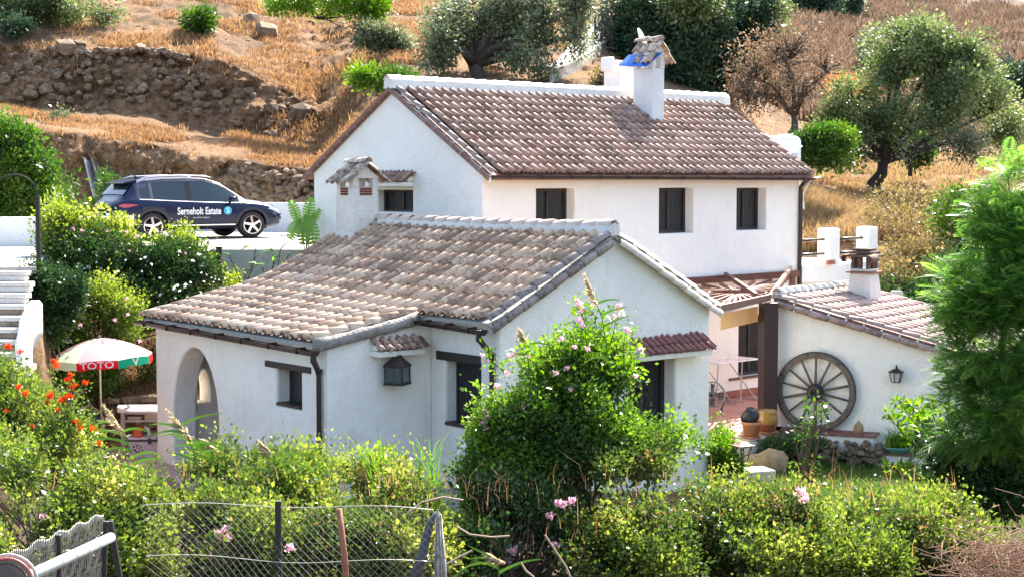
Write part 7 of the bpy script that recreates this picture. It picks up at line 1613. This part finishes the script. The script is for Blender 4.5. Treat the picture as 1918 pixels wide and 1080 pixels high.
shrub('dark mossy cushion plant trailing over the rockery', HB([(1475, 832, 30.3, 42, 10), (1445, 842, 30.2, 28, 10), (1520, 830, 30.4, 26, 6)]), 300, 26, .035, G_DARK, tuple(at(1480, 845, 30.5)), 121, name='cushion_plant', cat='plant', spread=.07, hole=.25, nst=0)
shrub('thin upright young citrus shrub in front of the wagon wheel', HB([(1515, 870, 27.5, 24, 34), (1520, 820, 27.5, 20, 28), (1530, 780, 27.5, 12, 22), (1500, 840, 27.5, 12, 16)]), 64, 8, .06, G_MID, tuple(at(1512, 915, 27.5)), 122, name='citrus_shrub', spread=.14, hole=.4, nst=22, stemmat=TWIG)
# spiky plant in the bowl, and grass lawn
t = thing('succulent_plant', 'spiky green plants growing in the turquoise bowl', 'plant', tuple(pp4))
rr = np.random.default_rng(4); P_ = np.array([[pp4.x, pp4.y, pp4.z+.1]])+rr.normal(size=(260, 3))*np.array([.11, .08, .0]); blades('leaves', P_, rr.uniform(.1, .42, 260), np.full(260, .010), .55, G_BRI, t, 3, kind='stuff')
n = 30000; us = rr.uniform(1330, 1990, n); Ds = rr.uniform(22.5, 31.0, n); P_ = on_ground(us, Ds); tag(blades('lawn', P_, rr.uniform(.05, .14, n), np.full(n, .007), .5, GRASSM, None, 6, kind='stuff'), 'green lawn grass between the hedge and the garden ledge', 'grass')
# oleander with bright rosettes in front of the shed wall
def rosettes(parent, pts_, L, mat, per=16, seed=0, asp=.16):
    rr = np.random.default_rng(seed); P = np.repeat(np.array(pts_), per, 0); D = unit(rr.normal(size=P.shape)+np.array([0, -.2, .55])); P = P+D*.02
    Ls = L*(.7+.5*rr.random(len(P))); obj('leaves', quad_mesh('leaves', leaf_quads(P, D, Ls, Ls*asp), rr.random(len(P)), mat), parent, kind='stuff')
t = thing('frangipani_shrub', 'branching shrub with bright leaf rosettes in front of the shed wall', 'shrub', tuple(at(1790, 930, 27)))
tips = [(1683, 748), (1662, 775), (1708, 762), (1725, 760), (1732, 785), (1712, 800), (1700, 815), (1745, 820), (1740, 755), (1760, 790), (1722, 830), (1755, 850), (1690, 870), (1662, 872), (1720, 880), (1750, 890), (1778, 760), (1790, 820), (1776, 870), (1735, 812), (1700, 790)]
pts_ = []; mb = MB()
for u_, v_ in tips:
    D_ = 26.5+random.uniform(-.5, .5); e_ = at(u_, v_, D_); b0 = at(1790+random.uniform(-8, 8), 915, 27); m1 = lerp(b0, e_, .5)+Vector((.1, 0, -.12)); m2 = lerp(m1, e_, .6)+Vector((.02, 0, -.04)); mb.tube([b0, m1, m2, e_], [.022, .016, .012, .008], 5, False)
    for k in range(4): pts_.append(tuple(lerp(m2, e_, .4+k*.2)+Vector((random.uniform(-.04, .04),)*3)))
mb.build('branches', TWIG, t); rosettes(t, pts_, .15, G_BRI, 14, 2)
# ------------------------------------------------------------------ feathery tree at right
def fronds(parent, blobs, n, FL_, mat, seed=0, hole=.3, pairs=14, name='fronds'):
    C_, d = clumps(blobs, n, hole=hole, seed=seed, shell=.6, nscale=2.3); rr = np.random.default_rng(seed+1); n = len(C_)
    D = unit(d*np.array([1, 1, .5])+rr.normal(size=d.shape)*.4+np.array([0, -.1, .12])); Sd = unit(np.cross(D, np.array([0, 0, 1.])+rr.normal(size=d.shape)*.25)); N_ = np.cross(Sd, D)
    Ls = FL_*(.7+.6*rr.random(n)); allV = []; tt = []; ct = rr.random(n)
    for k in range(pairs):
        s_ = (k+.5)/pairs; pos = C_+D*(Ls*s_)[:, None]-np.array([0, 0, 1])*(Ls*.18*s_*s_)[:, None]; w_ = Ls*.30*np.sin(np.pi*(.12+.82*s_))
        for sg in (1, -1):
            a = unit(Sd*sg+D*.45-np.array([0, 0, .15])); L_ = w_[:, None]; hw = (Ls/pairs*.36)[:, None]
            allV.append(np.stack([pos, pos+a*L_*.5+D*hw, pos+a*L_, pos+a*L_*.5-D*hw], 1)); tt.append(ct*.6+.4*rr.random(n))
    obj(name, quad_mesh(name, np.concatenate(allV), np.concatenate(tt), mat), parent, kind='stuff'); return C_
base = at(1885, 960, 23.5); t = thing('jacaranda_tree', 'big feathery leaved green tree filling the right edge of the picture', 'tree', tuple(base))
jb = HB([(1890, 350, 23.5, 45, 45), (1900, 430, 23.2, 60, 50), (1850, 400, 23.6, 34, 30), (1860, 480, 23.4, 50, 42), (1800, 540, 23.5, 48, 40), (1880, 560, 23, 70, 60), (1825, 610, 23.3, 54, 42), (1900, 650, 22.8, 70, 60), (1845, 680, 23.2, 62, 42), (1825, 740, 23.3, 52, 42), (1890, 760, 22.9, 70, 60), (1960, 500, 23, 80, 120), (1970, 700, 23, 80, 120), (1830, 810, 23.3, 55, 32), (1800, 640, 23.6, 34, 22), (1860, 520, 23.2, 60, 40), (1900, 300, 23.6, 30, 24), (1840, 600, 23.0, 60, 40), (1900, 500, 22.9, 50, 50), (1870, 830, 23, 60, 40), (1790, 705, 23.6, 26, 20), (1785, 575, 23.6, 28, 22), (1850, 655, 23.0, 60, 34), (1820, 665, 23.4, 36, 26), (1880, 610, 22.9, 50, 34)])
C_ = fronds(t, jb, 6400, .33, G_JAC, 5, .02, pairs=12); mb = MB(); rr = np.random.default_rng(1)
fk = [at(1900, 820, 23.4), at(1870, 700, 23.4), at(1890, 560, 23.3), at(1900, 420, 23.4)]; mb.tube([base]+fk, [.07, .06, .05, .035, .02], 8)
for i in rr.choice(len(C_), 170, replace=False):
    c = Vector(C_[i]); a = min(fk+[base], key=lambda q_: (q_-c).length); m1 = lerp(a, c, .5)+Vector((0, 0, -.08)); mb.tube([a, m1, c], [.02, .012, .004], 5, False)
for k in range(26):
    e_ = at(random.uniform(1760, 1960), random.uniform(800, 900), 23.3); b0 = base+Vector((random.uniform(-.5, .3), 0, 0)); mb.tube([b0, lerp(b0, e_, .5)+Vector((.1, 0, 0)), e_], [.02, .014, .006], 5, False)
mb.build('trunk', BARKD, t, sm=True)
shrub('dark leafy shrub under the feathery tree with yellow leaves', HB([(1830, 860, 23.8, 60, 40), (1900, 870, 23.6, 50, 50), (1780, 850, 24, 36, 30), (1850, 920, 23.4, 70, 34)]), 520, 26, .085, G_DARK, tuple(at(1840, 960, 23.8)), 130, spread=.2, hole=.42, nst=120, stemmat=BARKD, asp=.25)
# dry twig pile lower right
t = thing('twig_pile', 'pile of bare reddish twigs and cuttings in the bottom right corner', 'twigs', tuple(at(1870, 1060, 17.5))); lines = []
for k in range(420):
    c = at(random.gauss(1870, 55), random.gauss(1055, 34), 17.5+random.uniform(-.5, .5)); d_ = Vector((random.gauss(0, 1), random.gauss(0, .6), random.gauss(.2, .5))).normalized()*random.uniform(.1, .34); k1 = Vector((random.uniform(-.05, .05),)*3); lines.append([tuple(c-d_), tuple(c+k1), tuple(c+d_)])
curve_wires('twigs', lines, .004, simple('red_twig', (.30, .17, .11), .9), t, kind='stuff')
# ------------------------------------------------------------------ reeds
RP = leafmat('reed_plume', [(0, (.32, .24, .15)), (1, (.58, .50, .36))], .5, .8)
def reed(label, ub, vb, ut_, vt, D, plume=.34, nl=7, seed=0, droop=1, lw=.016):
    rr = random.Random(seed); b0 = at(ub, vb, D); e_ = at(ut_, vt, D); t = thing('reed', label, 'reed', tuple(b0), 'reeds standing in the hedge')
    side = 1 if e_.x > b0.x else -1; m1 = lerp(b0, e_, .55)+Vector((-side*.05, 0, .05)); mb = MB(); mb.tube([b0, lerp(b0, m1, .5), m1, e_], [.008, .007, .006, .003], 5); mb.build('stalk', GRASSM2, t)
    for k in range(nl):
        s_ = .15+.7*k/nl; p_ = lerp(b0, m1, s_/.6) if s_ < .6 else lerp(m1, e_, (s_-.6)/.4); a = rr.choice((-1, 1)); Ln = rr.uniform(.28, .5); q1 = p_+Vector((a*Ln*.5, rr.uniform(-.1, .1), Ln*.28)); q2 = p_+Vector((a*Ln, rr.uniform(-.15, .15), rr.uniform(-.12, .18)))
        mb = MB(); n_ = Vector((0, 0, 1)); vs_ = []
        for i in range(6):
            tt_ = i/5; c = p_*(1-tt_)**2+q1*2*tt_*(1-tt_)+q2*tt_**2; w2 = lw*(1-tt_)**.6; vs_ += [c+Vector((0, w2*.6, w2)), c-Vector((0, w2*.6, w2))]
        mb.add(vs_, [(2*i, 2*i+1, 2*i+3, 2*i+2) for i in range(5)]); mb.build('leaf', GRASSM2, t, sm=True)
    if plume:
        n = 240; r2 = np.random.default_rng(seed); s_ = r2.random(n); ax = np.array(e_-m1); ax /= np.linalg.norm(ax); P = np.array(e_)-ax*plume*.9+ax[None]*(plume*s_)[:, None]
        D_ = unit(ax[None]*1.2+r2.normal(size=(n, 3))*.5+np.array([side*droop*.6, 0, -.25])); P = P+r2.normal(size=(n, 3))*.006; L_ = .04+.10*r2.random(n)*np.sin(np.pi*np.clip(s_+.15, 0, 1))
        obj('plume', quad_mesh('plume', leaf_quads(P, D_, L_, L_*.07), r2.random(n), RP), t, kind='stuff')
GRASSM2 = leafmat('reed_leaf', [(0, (.10, .20, .03)), (1, (.30, .34, .08))], .5, .4)
reed('reed with a cream plume bending left below the garden desk', 262, 900, 200, 765, 17.2, .42, 8, 1)
reed('tall reed with a feathery plume in front of the porch arch', 372, 880, 318, 772, 17.2, .42, 8, 2)
reed('short reed with a small plume right of the porch arch', 398, 870, 382, 825, 17.3, .22, 5, 3)
reed('tall slim reed with a pale plume rising above the trumpet vine', 1145, 700, 1098, 520, 19.0, .42, 6, 4)
reed('reed plume curling low beside the dark undergrowth', 935, 1080, 912, 1038, 15.5, .22, 4, 5)
reed('thin reed with a pink plume above the hedge below the small window', 520, 900, 490, 830, 17.6, .2, 4, 6)
reed('bare reed leaning out of the vine toward the cottage downpipe', 990, 700, 975, 618, 19.4, .24, 3, 7)
for i, (u, v, D, lab) in enumerate(((715, 880, 18.3, 'arching clump of light green grass below the lantern'), (805, 880, 18.3, 'upright grass blades rising near the concrete block'), (1720, 940, 19.2, 'grass clump growing from the hedge at lower right'), (585, 890, 18.2, 'wispy grass clump below the cottage downpipe'))):
    t = thing('grass_clump', lab, 'grass', tuple(at(u, v+30, D))); b0 = at(u, v+30, D); mb = MB()
    for k in range(18):
        a = random.uniform(-1, 1); hh = random.uniform(.25, .62) if i < 2 else random.uniform(.2, .45); q1 = b0+Vector((a*.12+random.gauss(0, .1), random.gauss(0, .06), hh)); q2 = q1+Vector((a*.22, 0, random.uniform(-.12, .08))); s0_ = b0+Vector((random.gauss(0, .10), random.gauss(0, .05), 0)); vs_ = []
        for j in range(6):
            tt_ = j/5; c = s0_*(1-tt_)**2+q1*2*tt_*(1-tt_)+q2*tt_**2; w2 = .008*(1-tt_)**.5; vs_ += [c+Vector((w2, 0, 0)), c-Vector((w2, 0, 0))]
        mb.add(vs_, [(2*j, 2*j+1, 2*j+3, 2*j+2) for j in range(5)])
    mb.build('blades', GRASSM2, t, sm=True, kind='stuff')
# dry stalks and bleached shoots standing through the hedge
Pd = []; rr = np.random.default_rng(77)
for k in range(850):
    u = rr.uniform(0, 1000) if k % 3 else rr.uniform(1000, 1800); D_ = rr.uniform(16.9, 18.4) if u < 860 else rr.uniform(17.6, 18.9); Pd.append(tuple(at(u, rr.uniform(890, 1070), D_)))
Pd = np.array(Pd); tag(blades('dry_stalks', Pd, rr.uniform(.10, .34, len(Pd)), np.full(len(Pd), .0042), .45, STRAW, None, 78, kind='stuff'), 'bleached dry stalks standing through the foreground hedge', 'stalks')
# dead arching stems
t = thing('dead_stems', 'bare arching dead stems over the chain link fence', 'stems', tuple(at(800, 960, 16))); lines = [[tuple(at(*p_, 16.5)) for p_ in ((762, 962), (790, 940), (830, 930), (868, 936))], [tuple(at(*p_, 16)) for p_ in ((855, 985), (880, 1000), (920, 1005), (955, 1003))], [tuple(at(*p_, 15)) for p_ in ((830, 1060), (860, 1042), (885, 1030))], [tuple(at(*p_, 15)) for p_ in ((975, 1052), (985, 1068), (1000, 1080))], [tuple(at(*p_, 16)) for p_ in ((1020, 1000), (1060, 1060), (1080, 1110))]]
curve_wires('stems', lines, .010, simple('dead_stem', (.34, .26, .18), .9), t, kind='stuff')
